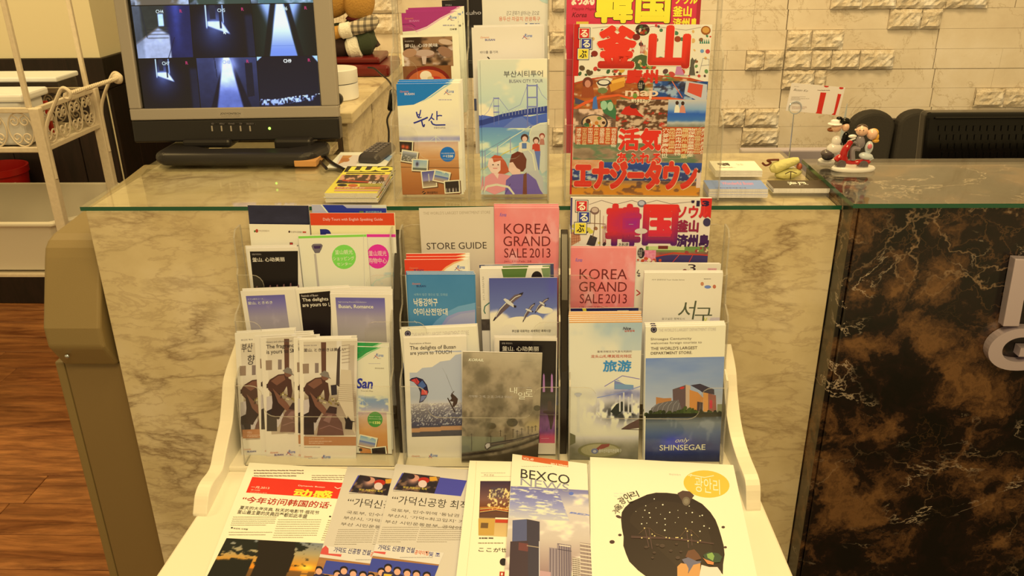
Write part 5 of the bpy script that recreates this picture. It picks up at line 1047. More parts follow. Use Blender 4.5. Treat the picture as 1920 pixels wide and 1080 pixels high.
s.poly([(498, 320), (992, 306), (992, 323), (498, 336)], (134, 206, 66)); s.ell(829, 469, 87, 88, (126, 208, 70)); s.T('釜山観光', 762, 416, 894, 452, (232, 226, 170)); s.T('ショッピング', 750, 464, 904, 496, (232, 226, 170), b=0.005); s.T('センター', 778, 508, 886, 532, (232, 226, 170), b=0.005)
s.poly([(594, 390), (606, 376), (664, 374), (676, 386), (668, 410), (652, 440), (620, 442), (602, 412)], (110, 100, 90)); s.poly([(608, 390), (664, 388), (656, 408), (616, 410)], (60, 40, 70)); s.rect(614, 372, 660, 376, (180, 170, 140)); s.rect(616, 446, 648, 720, (206, 196, 160)); s.rect(628, 446, 640, 720, (184, 172, 136)); s.line([(970, 310), (978, 700)], 2, (196, 188, 150)); s.done()
s = B_('brochure', 'brochure', 'black-covered brochure with white Chinese title below the cream leaflet', c6, RT_[2], (125, 407), (498, 400), zb=RZ[2], k=0.018, paper=(228, 214, 168))
def black_cover(s, x0, y0, x1, y1, x2, y2):
    s.photo(x0, y0, x1, y1, lambda U, V: mx(mx((20, 12, 12), (30, 14, 18), V), (150, 110, 130), 0.0*U))
s.poly([(148, 430), (496, 426), (512, 1300), (164, 1300)], (18, 11, 11)); s.T('모델 추천코스', 162, 444, 232, 457, (190, 176, 140)); s.T('釜山. 心动美丽', 164, 470, 402, 506, (228, 214, 170), b=0.008)
for x, h in ((200, 10), (296, 16), (347, 20), (395, 24), (444, 32), (498, 20)): s.poly([(x-8, 702), (x-5, 692-h), (x+4, 688-h), (x+8, 702)], (120, 84, 70))
s.done([(-3, -4, 0.002, 'spare copy of the black-covered brochure with Chinese title in the left holder')])
# middle pocket
def sky_cover(s, x0, y0, x1, y1): s.photo(x0, y0, x1, y1, lambda U, V: mx(gr(V, [(0, (98, 90, 136)), (0.1, (120, 110, 142)), (0.26, (158, 146, 136)), (0.6, (176, 164, 126))]), (200, 182, 158), sm(fbm(U*2.2+3, V*3, 6, 5)*(0.6+0.6*np.exp(-((U-0.55)/0.3)**2)), 0.42, 0.75)))
s = B_('brochure', 'brochure', 'white-framed brochure with a violet sky and Japanese title', c6, RT_[1], (80, 718), (480, 703), zb=RZ[1], k=0.008, paper=(228, 214, 168))
sky_cover(s, 119, 752, 484, 1330); s.T('モデル観光コース', 132, 768, 244, 779, (206, 200, 180)); s.T('釜山, ときめき', 132, 788, 314, 814, (226, 220, 190), b=0.005); s.done([(3, -4, 0.0022, 'spare copy of a violet-sky brochure with Japanese title')])
s = B_('brochure', 'brochure', 'black-covered English brochure tilted between two violet-sky brochures', c6, RT_[1], (480, 708), (870, 689), zb=RZ[1], k=0.011, paper=(230, 216, 170))
s.poly([(505, 735), (735, 715), (735, 1300), (540, 1300)], (22, 12, 12)); s.T('Festivals of Busan', 520, 741, 642, 756, (206, 190, 150)); s.T('The delights', 526, 762, 718, 798, (228, 214, 170), b=0.012); s.T('are yours to', 528, 802, 706, 838, (228, 214, 170), b=0.012); s.T('L', 716, 798, 730, 826, (228, 214, 170), b=0.012); s.done([(-2, -3, 0.002, 'spare copy of the tilted black English brochure')])
s = B_('brochure', 'brochure', 'white-framed brochure with a violet sky and English title', c6, RT_[1], (727, 736), (1178, 741), zb=RZ[1], k=0.016, paper=(228, 214, 168))
sky_cover(s, 767, 762, 1150, 1300); s.T('Sightseeing Recommendations', 786, 790, 992, 803, (206, 200, 180)); s.T('Busan, Romance', 790, 813, 1042, 846, (236, 228, 196), b=0.008)
s.done([(0, -4, 0.0022, 'spare copy of the English violet-sky brochure, nearest behind it'), (0, -8.5, 0.0044, 'spare copy of the English violet-sky brochure, second behind it'), (-2.5, -12, 0.0066, 'spare copy of the English violet-sky brochure, farthest behind it')])
# front pocket
s = B_('brochure', 'brochure', 'green-topped English tourist map with beach photographs in the left front pocket', d1, RT_[0], (700, 182), (1110, 192), zb=RZ[0], k=0.004, t=0.003, paper=(230, 220, 180))
s.poly([(700, 182), (1110, 192), (1040, 192), (960, 230), (880, 285), (700, 290)], (40, 150, 60)); s.poly([(1040, 190), (1060, 192), (980, 232), (890, 290), (870, 285)], (150, 200, 120)); kor(s, 1008, 232, 68); s.lines(972, 300, 1072, 308, 1, (180, 170, 150)); s.T('ENGLISH', 1018, 332, 1080, 342, (90, 80, 60))
s.photo(900, 520, 1112, 640, lambda U, V: mx(gr(V, [(0, (226, 216, 176)), (0.3, (120, 150, 180)), (0.75, (150, 160, 170)), (1, (200, 186, 160))]), (230, 224, 200), sm(fbm(U*3, V*5, 3), 0.55, 0.7)))
s.photo(900, 640, 1112, 1040, lambda U, V: mx(gr(V, [(0, (200, 180, 160)), (0.12, (216, 184, 130)), (0.4, (210, 150, 66)), (1, (186, 106, 34))]), (180, 110, 50), 0.3*fbm(U*3, V*18, 4)))
s.T('San', 885, 405, 1004, 480, (34, 46, 130), b=0.03, sh=0.2); s.T('Tourist Map', 918, 490, 1004, 503, (80, 70, 60)); s.ell(1018, 694, 53, 54, (66, 146, 50)); s.T('Busan tourist', 976, 668, 1056, 678, (210, 214, 150)); s.T('information Call', 974, 684, 1062, 694, (210, 214, 150)); s.T('(051)', 975, 708, 1002, 722, (214, 220, 120)); s.T('1330', 1004, 706, 1056, 726, (230, 230, 110), b=0.03)
s.line([(930, 555), (934, 600)], 2.5, (225, 225, 215)); s.line([(905, 590), (932, 556), (970, 592)], 2, (215, 215, 210))
snap(s, 965, 850, 130, 84, 12, seaf); snap(s, 1045, 932, 108, 96, -6, drum); s.T('부산광역시', 930, 958, 985, 976, (90, 50, 26)); s.rect(905, 895, 928, 915, (50, 34, 24)); s.done([(1.5, -7, 0.0034, 'spare copy of the green-topped tourist map behind it')])
def statue(s, ox=0, oy=0, cut=1e9, title=None, strip=True):
    X = lambda *p: [(min(a+ox, cut), b+oy) for a, b in p]
    c0 = (518+ox, 152+oy); c1 = (min(885+ox, cut), 805+oy); fr_ = (c1[0]-c0[0])/367.0
    def base(U, V):
        U = U*fr_; im = gr(V, [(0, (206, 190, 140)), (0.3, (222, 208, 160)), (0.52, (206, 190, 140)), (0.6, (150, 130, 92)), (1, (186, 166, 122))])
        im = mx(im, (150, 132, 96), sm(fbm(U*10, V*26, 3), 0.5, 0.7)*0.5*(V > 0.5)); im = mx(im, (120, 96, 66), ((np.abs(U-0.9) < 0.06) & (V > 0.05) & (V < 0.6))*0.3); return mx(im, (230, 220, 180), ((U > 0.62) & (U < 0.72) & (V < 0.4))*0.5)
    s.photo(c0[0], c0[1], c1[0], c1[1], base, 1.8)
    if fr_ > 0.4:
        s.poly(X((640, 155), (676, 155), (676, 380), (644, 380)), (98, 64, 44)); s.poly(X((755, 205), (775, 180), (770, 470), (745, 450)), (70, 56, 44)); s.poly(X((780, 345), (850, 350), (880, 805), (760, 560)), (206, 188, 136))
        for k in range(9): s.line(X((765-k*2, 450+k*14), (880, 455+k*14)), 3, (160, 140, 100))
        s.poly(X((598, 300), (624, 300), (624, 368), (598, 370)), (134, 116, 92))
        for k in range(6): s.line(X((785, 180+k*24), (842, 172+k*24)), 4, (150, 132, 98))
    s.poly(X((512, 306), (556, 304), (556, 372), (514, 374)), (150, 126, 90)); s.poly(X((518, 470), (600, 466), (600, 494), (518, 500)), (60, 44, 34))
    s.poly(X((518, 560), (600, 540), (640, 700), (600, 770), (518, 800)), (196, 182, 150)); s.poly(X((520, 660), (560, 640), (590, 700), (592, 800), (520, 800)), (46, 34, 30))
    br1 = (78, 48, 34); br2 = (122, 80, 54); br3 = (50, 32, 26)
    s.poly(X((524, 470), (540, 440), (600, 404), (648, 398), (672, 420), (668, 470), (640, 520), (610, 560), (560, 540), (530, 510)), br1); s.poly(X((548, 450), (600, 412), (640, 408), (650, 440), (590, 480)), br2)
    s.poly(X((552, 520), (620, 540), (650, 640), (600, 720), (576, 700), (548, 700), (560, 600)), br3); s.poly(X((560, 500), (660, 600), (690, 640), (660, 660), (600, 600)), br2); s.poly(X((648, 420), (690, 440), (700, 520), (690, 570), (668, 560), (662, 500)), br1)
    s.ell(670+ox, 392+oy, 28, 30, br2); s.poly(X((630, 378), (664, 352), (692, 366), (696, 392), (712, 412), (680, 400), (650, 392)), (128, 118, 92)); s.poly(X((548, 700), (604, 696), (612, 712), (560, 716)), br3)
    r = random.Random(5)
    for _ in range(26 if fr_ > 0.4 else 0):
        a = r.uniform(615, 765); b = 545+0.16*(a-615)+r.uniform(-16, 30); s.ell(a+ox, b+oy, 7, 6, r.choice([(150, 130, 60), (120, 100, 50), (80, 60, 40), (200, 186, 120)]), n=7)
    if fr_ > 0.4:
        s.poly(X((612, 805), (624, 720), (650, 664), (690, 642), (740, 654), (785, 716), (800, 805)), (108, 74, 56)); s.line(X((630, 760), (700, 735), (795, 770)), 4, (150, 112, 90)); s.poly(X((655, 700), (690, 660), (720, 660), (700, 720)), (140, 104, 82)); s.poly(X((672, 645), (700, 600), (752, 610), (748, 655)), (60, 40, 34)); s.poly(X((708, 455), (750, 450), (752, 520), (714, 525)), (48, 40, 40))
        s.poly(X((800, 670), (812, 712), (808, 760), (858, 764), (862, 712), (882, 710), (850, 702), (828, 668), (820, 690)), (36, 28, 26))
s = B_('brochure', 'brochure', 'statue brochure with a handwritten Korean title, far left of the front pocket', d1, RT_[0], (38, 92), (455, 66), BL=(88, 968), k=0.006, paper=(230, 216, 172), Vdir=True)
statue(s, -440, 15, title=1); s.poly([(92, 765), (230, 760), (232, 822), (94, 826)], (178, 120, 66)); s.T('여행정보', 124, 775, 160, 795, (214, 180, 130)); s.lines(124, 798, 230, 818, 2, (206, 170, 120)); dyn(s, 96, 895, 92)
s.T('부산의 역사', 82, 132, 165, 143, (120, 110, 90)); s.T('부산', 84, 158, 165, 225, (46, 36, 32), sh=0.2); s.T('향', 128, 240, 182, 312, (46, 36, 32), sh=0.2); s.done([(2, -2.5, 0.002, 'spare copy of the handwritten-title statue brochure')])
s = B_('brochure', 'brochure', 'statue brochure with an English title in the left front pocket', d1, RT_[0], (215, 125), (630, 100), BL=(262, 995), k=0.009, paper=(228, 214, 170), Vdir=True)
statue(s, -258, -24); s.T('History and culture of Busan', 258, 146, 440, 156, (110, 100, 80)); s.T('The fragrance', 258, 166, 470, 203, (50, 40, 34), b=0.004); s.T('is yours to SMELL', 260, 202, 520, 237, (50, 40, 34), b=0.004); dyn(s, 286, 918, 92); kor(s, 398, 905, 68); s.lines(410, 790, 460, 796, 1, (150, 140, 110))
s.done([(-11.5, -3, 0.0022, 'spare copy of the English statue brochure, shifted left behind it'), (-13, -6, 0.0044, 'spare copy of the English statue brochure, farthest left behind it')])
s = B_('brochure', 'brochure', 'statue brochure with a Japanese title, foremost in the left holder', d1, RT_[0], (488, 137), (893, 128), BL=(500, 1016), k=0.013, t=0.002, paper=(230, 216, 172), Vdir=True)
statue(s); s.poly([(520, 812), (886, 814), (886, 876), (522, 874)], (176, 118, 62)); s.T('부산의 역사와 문화', 556, 822, 660, 834, (214, 180, 130)); s.lines(556, 840, 720, 866, 2, (206, 168, 116), seed=4); s.lines(524, 884, 660, 892, 1, (140, 130, 100)); s.T('부산의 역사와', 520, 172, 612, 182, (110, 100, 90)); s.T('釜山, ときめきは美しい', 520, 192, 812, 222, (64, 48, 40), b=0.005)
dyn(s, 522, 946, 94); kor(s, 638, 940, 68); s.done([(-11.5, -2, 0.0022, 'spare copy of the Japanese statue brochure, shifted left behind it'), (-2, -3, 0.0044, 'spare copy of the Japanese statue brochure, straight behind it')])

# ---- rack, middle holder
s = B_('leaflet', 'leaflet', 'plain cream store guide leaflet, rear of the middle holder', c7, RT_[2], (175, 118), (718, 108), zb=RZ[2], k=0.002, paper=(214, 196, 144))
s.T("THE WORLD'S LARGEST DEPARTMENT STORE", 206, 140, 692, 160, (170, 152, 108)); s.T('STORE GUIDE', 230, 360, 666, 417, (56, 44, 32)); s.T('(Korean)', 410, 436, 522, 450, (150, 132, 96)); s.done()
def pinkc(s, x0, y0, x1, y1, xt, yt, w, sub):
    s.photo(x0, y0, x1, y1, lambda U, V: mx(mx((226, 112, 94), (230, 146, 122), fbm(U*3, V*3, 3)), (236, 186, 156), sm(fbm(U*5+2, V*4, 8), 0.55, 0.75)*0.8*(0.35+0.65*V)))
    k = w/340.0; m = (110, 34, 30)
    s.T('KOREA', xt, yt, xt+w, yt+76*k, m); s.T('GRAND', xt-4*k, yt+92*k, xt+w-2*k, yt+165*k, m); s.T('SALE', xt+2*k, yt+180*k, xt+167*k, yt+248*k, m); s.T('2013', xt+187*k, yt+180*k, xt+w-2*k, yt+248*k, m); s.T(sub, xt, yt+268*k, xt+200*k, yt+284*k, (150, 60, 54))
    s.T('Korea', xt-30*k, yt-78*k, xt+18*k, yt-52*k, (70, 90, 170), sh=0.4)
s = B_('leaflet', 'leaflet', 'pink shopping sale leaflet in the middle holder beside the store guide', c7, RT_[2], (722, 114), (1190, 114), zb=RZ[2], k=0.009, t=0.0014, paper=(232, 130, 120))
pinkc(s, 722, 114, 1190, 620, 790, 228, 338, 'Jan. 11~Feb. 28'); s.photo(722, 620, 1190, 900, lambda U, V: mx((206, 96, 86), (150, 50, 60), V)); s.done([(-0.8, -3.2, 0.0016, 'spare copy of the pink sale leaflet beside the store guide, nearest'), (-1.2, -6.5, 0.0032, 'spare copy of the pink sale leaflet beside the store guide, farthest')])
s = B_('brochure', 'brochure', 'red and white brochure behind the teal brochure in the middle holder', c7, RT_[1], (70, 490), (530, 486), zb=RZ[1], k=0.004, t=0.002, paper=(232, 220, 180))
s.poly([(70, 490), (500, 486), (420, 520), (360, 556), (310, 600), (70, 600)], (214, 60, 30)); s.line([(500, 486), (430, 512), (370, 548), (320, 596)], 12, (232, 170, 96)); dyn(s, 106, 542, 104, (60, 40, 90)); kor(s, 434, 528, 74)
s.done([(3, -5, 0.0022, 'spare copy of the red and white brochure, nearest behind it'), (3, -10, 0.0044, 'spare copy of the red and white brochure, farthest behind it')])
s = B_('brochure', 'brochure', 'teal brochure with white Korean title in the middle holder', c7, RT_[1], (90, 594), (583, 594), zb=RZ[1], k=0.012, t=0.002, paper=(66, 124, 140))
s.photo(90, 594, 583, 1100, lambda U, V: mx(gr(V, [(0, (58, 120, 142)), (1, (74, 132, 140))]), (90, 146, 160), fbm(U*4, V*3, 2)*0.4))
s.poly([(262, 974), (300, 930), (370, 870), (460, 826), (583, 800), (583, 1080), (250, 1080)], (110, 156, 182)); s.poly([(330, 974), (380, 900), (460, 868), (583, 850), (583, 1080), (300, 1080)], (150, 152, 176)); s.poly([(350, 974), (400, 915), (480, 880), (583, 866), (583, 1080), (330, 1080)], (164, 164, 184))
dyn(s, 126, 656, 100, (30, 60, 96)); s.T('서쪽이 빛은 맺으신 땅, 모래섬', 138, 732, 382, 752, (150, 186, 190)); s.T('낙동강하구', 136, 768, 312, 826, (226, 216, 186), b=0.02); s.T('아미산전망대', 136, 840, 384, 892, (226, 216, 186), b=0.02); s.line([(142, 930), (160, 948)], 3, (210, 216, 206))
s.done([(-1.5, -1.8, 0.0022, 'spare copy of the teal brochure, nearest behind it'), (-3, -3.8, 0.0044, 'spare copy of the teal brochure, farthest behind it')])
s = B_('brochure', 'brochure', 'dark landscape brochure, rear of the pile behind the seagull brochure', c7, RT_[1], (612, 526), (1150, 518), zb=RZ[1], k=0.000, paper=(70, 74, 84)); s.photo(612, 524, 1150, 640, lambda U, V: mx((66, 70, 84), (150, 150, 130), sm(fbm(U*8, V*5, 3), 0.5, 0.65)*(1-U))); s.done()
s = B_('brochure', 'brochure', 'white and green map brochure behind the seagull brochure', c7, RT_[1], (614, 556), (1118, 548), zb=RZ[1], k=0.006, t=0.004, paper=(226, 212, 166))
s.poly([(772, 556), (960, 552), (942, 630), (790, 640)], (88, 116, 46)); s.poly([(1060, 552), (1118, 548), (1118, 640), (1080, 640)], (120, 140, 80)); s.ell(1028, 622, 40, 50, (30, 22, 20)); s.T('관\n광\n지\n도', 632, 610, 652, 780, (150, 140, 110)); s.line([(686, 800), (652, 826), (646, 860), (656, 880)], 8, (60, 110, 80)); s.line([(684, 650), (700, 640)], 6, (90, 110, 90)); s.photo(614, 920, 690, 1000, lambda U, V: mx((50, 40, 30), (90, 80, 60), fbm(U*5, V*5, 2))); s.done([(2, -3.5, 0.0043, 'spare white and green map brochure behind its twin'), (4, -6, 0.0085, 'second spare white and green map brochure behind its twins')][:1])
s = B_('brochure', 'brochure', 'blue sky brochure with three flying seagulls in the middle holder', c7, RT_[1], (682, 622), (1175, 618), zb=RZ[1], k=0.016, paper=(90, 120, 170))
s.photo(682, 619, 1175, 1200, lambda U, V: mx(mx(gr(V, [(0, (78, 84, 128)), (0.4, (104, 116, 146)), (0.75, (150, 156, 160)), (1, (190, 186, 170))]), (232, 218, 180), sm(V-0.46-0.12*np.cos((U-0.55)*7)*-1*-1+0.05*fbm(U*9, V*9, 2)*1.0, 0.05, 0.12)), (80, 76, 150), np.exp(-(((U-0.93)/0.08)**2+((V-0.12)/0.15)**2))*0.4), 1.4)
s.ell(910, 960, 130, 60, (234, 220, 182)); s.ell(1010, 930, 60, 44, (234, 220, 182)); s.ell(830, 1000, 60, 44, (230, 216, 180)); s.ell(1085, 856, 60, 24, (226, 216, 190)); s.ell(1060, 840, 30, 20, (226, 216, 190)); s.ell(1130, 980, 50, 60, (226, 214, 178))
def gull(s, cx, cy, k, rot):
    a = math.radians(rot); R_ = lambda x, y: (cx+k*(x*math.cos(a)-y*math.sin(a)), cy+k*(x*math.sin(a)+y*math.cos(a)))
    s.poly([R_(-10, 6), R_(-60, 50), R_(-98, 118), R_(-86, 126), R_(-40, 82), R_(22, 26)], (96, 80, 74)); s.poly([R_(-98, 118), R_(-110, 142), R_(-98, 140), R_(-84, 120)], (40, 32, 36)); s.line([R_(-14, 12), R_(-58, 58), R_(-90, 112)], 6*k, (214, 206, 186))
    s.poly([R_(0, -4), R_(48, -46), R_(108, -62), R_(100, -40), R_(58, -10), R_(24, 22)], (104, 86, 78)); s.poly([R_(80, -56), R_(112, -66), R_(104, -48), R_(84, -44)], (40, 32, 36)); s.line([R_(12, 6), R_(52, -30), R_(92, -46)], 5*k, (214, 206, 186))
    s.poly([R_(-34, -14), R_(-22, -22), R_(0, -12), R_(30, 12), R_(44, 26), R_(56, 40), R_(40, 44), R_(20, 32), R_(-10, 14)], (206, 200, 188)); s.poly([R_(40, 26), R_(60, 32), R_(58, 46), R_(42, 44)], (44, 36, 38))
gull(s, 820, 790, 1.0, 0); gull(s, 965, 850, 0.55, -14); gull(s, 1062, 800, 0.5, -4)
s.T('부산을 대표하는 세계적인 축제시장', 848, 992, 1130, 1013, (50, 44, 40), b=0.004, sh=0.1); s.done()
# front pocket
s = B_('brochure', 'brochure', 'white department store brochure behind the kite surfer brochure', d2, RT_[0], (35, 70), (592, 44), zb=RZ[0], k=0.004, t=0.0025, paper=(232, 220, 178))
s.ell(95, 98, 23, 22, (34, 30, 44)); s.ell(95, 98, 17, 16, (120, 110, 110)); s.ell(95, 98, 11, 10, (34, 30, 44)); s.T("THE WORLD'S LARGEST DEPARTMENT STORE", 124, 88, 538, 112, (196, 180, 140)); s.photo(35, 310, 100, 640, lambda U, V: mx((96, 116, 150), (60, 56, 70), V)); s.photo(35, 700, 100, 1040, lambda U, V: mx((50, 60, 80), (120, 120, 110), fbm(U*3, V*9, 3)))
s.done([(1.5, -3, 0.0027, 'spare copy of the white store brochure behind it in the middle holder')])
s = B_('brochure', 'brochure', 'black-covered brochure with fountains and Chinese title in the middle front pocket', d2, RT_[0], (725, 126), (1176, 130), zb=RZ[0], k=0.004, paper=(230, 214, 170))
s.rect(757, 148, 1158, 890, (20, 12, 12)); s.T('모델 추천코스', 775, 162, 852, 175, (190, 176, 140)); s.T('釜山. 心动美丽', 776, 188, 1042, 226, (228, 214, 170), b=0.008)
s.photo(1050, 380, 1158, 890, lambda U, V: mx(mx((20, 12, 14), (150, 84, 130), sm(V, 0.35, 0.75)*(0.5+0.7*fbm(U*5, V*7, 3))), (200, 66, 90), sm(V, 0.82, 0.92)))
for x in (1078, 1136): s.poly([(x-8, 520), (x-5, 400), (x, 385), (x+6, 400), (x+9, 520)], (190, 130, 170))
s.ell(1120, 600, 15, 17, (60, 30, 24)); s.poly([(1105, 615), (1135, 612), (1152, 660), (1148, 730), (1135, 790), (1124, 790), (1118, 735), (1104, 680), (1072, 670), (1074, 655), (1105, 652)], (56, 28, 22)); s.lines(1060, 852, 1128, 860, 1, (230, 160, 150)); s.done([(-2, -2.5, 0.002, 'spare copy of the black fountain brochure in the middle front pocket')])
s = B_('brochure', 'brochure', 'white brochure with a kite surfer over a glittering sea', d2, RT_[0], (65, 130), (520, 116), BL=(98, 1036), k=0.009, t=0.002, paper=(230, 216, 172), Vdir=True)
def seap(U, V):
    sky = gr(V, [(0, (178, 180, 166)), (0.55, (176, 180, 170)), (0.60, (196, 190, 160))]); sea = mx(gr(V, [(0.6, (176, 166, 140)), (0.7, (110, 104, 96)), (0.85, (70, 70, 76)), (0.9, (60, 58, 60))]), (232, 226, 196), sm(fbm(U*50, V*90, 3, 2), 0.62-0.12*np.exp(-((V-0.63)/0.05)**2), 0.74)*(V < 0.86)*0.8)
    im = np.where((V > 0.60)[..., None], sea, sky); im = mx(im, (206, 150, 84), ((V > 0.895-0.02*U) & (V < 0.945-0.02*U))*0.9); return mx(im, (70, 66, 60), ((V > 0.945-0.02*U))*0.8)
s.photo(103, 232, 490, 836, seap, 1.3); s.poly([(80, 232), (490, 232), (478, 244), (440, 252), (400, 290), (330, 300), (270, 340), (200, 346), (160, 380), (80, 380)], (230, 216, 172))
s.poly([(105, 436), (122, 420), (158, 412), (204, 428), (234, 470), (245, 520), (228, 560), (205, 590), (176, 600), (184, 560), (184, 520), (168, 480), (140, 450)], (30, 24, 50)); s.poly([(116, 434), (158, 420), (180, 446), (166, 470), (142, 450)], (196, 62, 52)); s.poly([(166, 470), (200, 436), (228, 476), (196, 500)], (70, 96, 130)); s.poly([(196, 500), (236, 512), (238, 540), (192, 540)], (206, 74, 60)); s.poly([(192, 548), (232, 545), (210, 578), (184, 592)], (110, 120, 140)); s.line([(150, 420), (182, 510)], 3, (34, 30, 50))
s.line([(372, 395), (424, 525)], 1.6, (110, 104, 90)); s.line([(345, 345), (372, 395)], 1.0, (150, 146, 130)); s.poly([(380, 566), (386, 560), (440, 664), (436, 672)], (56, 40, 28)); s.poly([(404, 545), (416, 530), (440, 550), (458, 570), (452, 600), (430, 630), (418, 622), (424, 590), (396, 585), (412, 566)], (70, 50, 34)); s.ell(414, 544, 8, 9, (60, 44, 30)); s.line([(410, 535), (430, 515)], 5, (70, 50, 34))
s.T('Fascinations of Busan', 110, 162, 262, 173, (110, 100, 80)); s.T('The delights of Busan', 110, 180, 442, 222, (56, 46, 36), b=0.004); s.T('are yours to TOUCH', 112, 218, 412, 258, (56, 46, 36), b=0.004); dyn(s, 124, 976, 96); kor(s, 242, 964, 68); s.done([(-1.5, -2, 0.0022, 'spare copy of the kite surfer brochure behind it')])
s = B_('brochure', 'brochure', 'grey-green railway brochure with a train below a misty wooded hillside', d2, RT_[0], (492, 229), (1068, 240), BL=(484, 1030), k=0.022, t=0.002, paper=(150, 134, 92), Vdir=True)
def hill(U, V):
    n = fbm(U*5, V*7, 3, 5); im = mx((112, 100, 66), (166, 148, 102), sm(n+0.15*U-0.1*V, 0.28, 0.75)); im = mx(im, (196, 180, 128), sm(0.16-V+0.12*U, 0, 0.25)*0.7); im = mx(im, (70, 60, 38), sm(fbm(U*13, V*15, 9, 3), 0.5, 0.8)*sm(V, 0.2, 0.7)*0.6)
    im = mx(im, (176, 154, 84), np.exp(-(((U-0.9)/0.14)**2+((V-0.65)/0.06)**2))*0.9); wt = (V > 0.76+0.00*U) & (U < 0.52) & (V < 0.93-0.12*U); im = mx(im, (120, 124, 84), wt*0.8)
    bd = sm(0.022-np.abs(V-(0.935-0.10*U-0.10*U**3)), 0, 0.012); im = mx(im, (52, 40, 26), bd); im = mx(im, (110, 96, 62), sm(0.005-np.abs(V-(0.925-0.10*U-0.1*U**3)), 0, 0.004)); im = mx(im, (70, 58, 34), sm(V-(0.965-0.09*U-0.09*U**3), 0, 0.02)*0.8); return im
s.photo(492, 232, 1062, 1036, hill, 1.4)
for x, yb, h in ((556, 945, 125), (620, 0, 0), (695, 925, 90), (800, 900, 70), (765, 840, 46), (856, 850, 66), (886, 875, 80), (918, 830, 50), (966, 825, 60), (994, 812, 46), (1018, 800, 40)):
    if h: s.line([(x, yb), (x, yb-h)], 3.5, (40, 30, 22)); s.line([(x-12, yb-h+8), (x+12, yb-h+8)], 2, (50, 40, 28))
s.poly([(650, 925), (655, 892), (672, 884), (700, 884), (860, 860), (1040, 818), (1040, 828), (860, 878), (700, 918), (670, 938)], (60, 52, 42)); s.poly([(655, 905), (668, 890), (688, 890), (690, 912), (666, 930)], (190, 180, 150)); s.line([(700, 898), (860, 872), (1040, 826)], 3, (120, 100, 70)); s.ell(850, 740, 40, 30, (70, 62, 36)); s.ell(700, 765, 34, 22, (74, 66, 40)); s.ell(1030, 635, 26, 20, (74, 66, 40))
s.T('KORAIL', 534, 276, 644, 298, (228, 220, 190), b=0.03, sh=0.25); s.T('기억해? 그 때, 그 곳, 그리고 우리는', 536, 540, 852, 566, (196, 184, 146)); s.T('내', 834, 484, 884, 530, (232, 222, 186)); s.T('일', 892, 520, 942, 572, (232, 222, 186)); s.T('로', 944, 500, 998, 552, (232, 222, 186)); s.T('Rail·路', 890, 482, 990, 492, (180, 168, 130)); s.lines(910, 290, 1012, 298, 1, (176, 162, 118)); s.done()

# ---- rack, right holder
s = B_('magazine', 'magazine', 'red-lettered Japanese travel magazine, rear of the right rack holder', c8, RT_[2], (78, 40), (1100, 45), zb=RZ[2], k=0.001, t=0.006, paper=(226, 208, 160))
dots(s, (90, 240, 330, 400), 12, [(150, 100, 60), (60, 44, 40), (206, 190, 60)], 8, 20, 4); s.poly([(190, 380), (220, 310), (270, 330), (250, 395)], (60, 50, 44)); s.line([(252, 150), (250, 260), (235, 330)], 6, (110, 80, 50)); s.ell(252, 135, 32, 28, (120, 90, 70)); s.ell(252, 130, 24, 18, (196, 170, 130)); s.line([(290, 130), (288, 390)], 5, (120, 90, 60)); s.line([(216, 225), (330, 232)], 5, (130, 90, 60)); s.poly([(80, 290), (140, 280), (150, 350), (80, 390)], (190, 130, 80))
for k in range(4): s.line([(82+k*16, 285), (88+k*16, 370)], 2, (130, 60, 40)); s.line([(82, 300+k*20), (145, 292+k*20)], 2, (130, 60, 40))
s.line([(210, 90), (300, 60), (400, 90), (520, 60), (600, 85), (700, 60), (800, 85), (960, 70)], 3, (120, 100, 80)); s.ell(592, 84, 32, 26, (110, 104, 100)); s.ell(590, 80, 22, 16, (180, 176, 160))
s.photo(620, 392, 1085, 700, lambda U, V: mx(mx((206, 120, 60), (90, 50, 60), fbm(U*8, V*5, 3)), (110, 140, 60), sm(0.18-V, 0, 0.1))); s.poly([(690, 465), (800, 455), (1080, 458), (1080, 512), (700, 512)], (60, 50, 84)); s.line([(810, 512), (860, 455)], 4, (206, 60, 30)); s.line([(930, 512), (960, 455)], 4, (206, 60, 30)); s.line([(690, 468), (820, 440), (1085, 458)], 7, (200, 50, 26)); s.photo(610, 420, 690, 500, lambda U, V: mx((206, 90, 110), (230, 170, 150), fbm(U*8, V*8, 2))); dots(s, (560, 480, 740, 512), 14, [(196, 80, 40), (230, 210, 150)], 6, 12, 2)
s.rect(640, 392, 900, 420, (186, 196, 110)); dots(s, (900, 400, 1080, 440), 10, [(150, 60, 50), (120, 80, 60), (206, 180, 120)], 6, 14, 12); s.rect(710, 388, 780, 412, (110, 40, 30))
rp_ = lambda u, v: mx(mx(np.broadcast_to((214, 44, 30), (len(u), 3)), (150, 30, 110), np.exp(-((v-0.45)/0.3)**2)*(0.3+0.7*np.exp(-((u-0.8)/0.4)**2))), (60, 20, 90), sm(v, 0.65, 1.0)*0.85)
rq_ = lambda u, v: mx(mx(np.broadcast_to((218, 44, 30), (len(u), 3)), (206, 40, 60), v), (60, 20, 80), sm(v, 0.7, 1.0)*0.85)
s.T('韓', 335, 82, 580, 395, b=0.045, fn=rp_); s.T('国', 604, 88, 845, 388, b=0.045, fn=rq_)
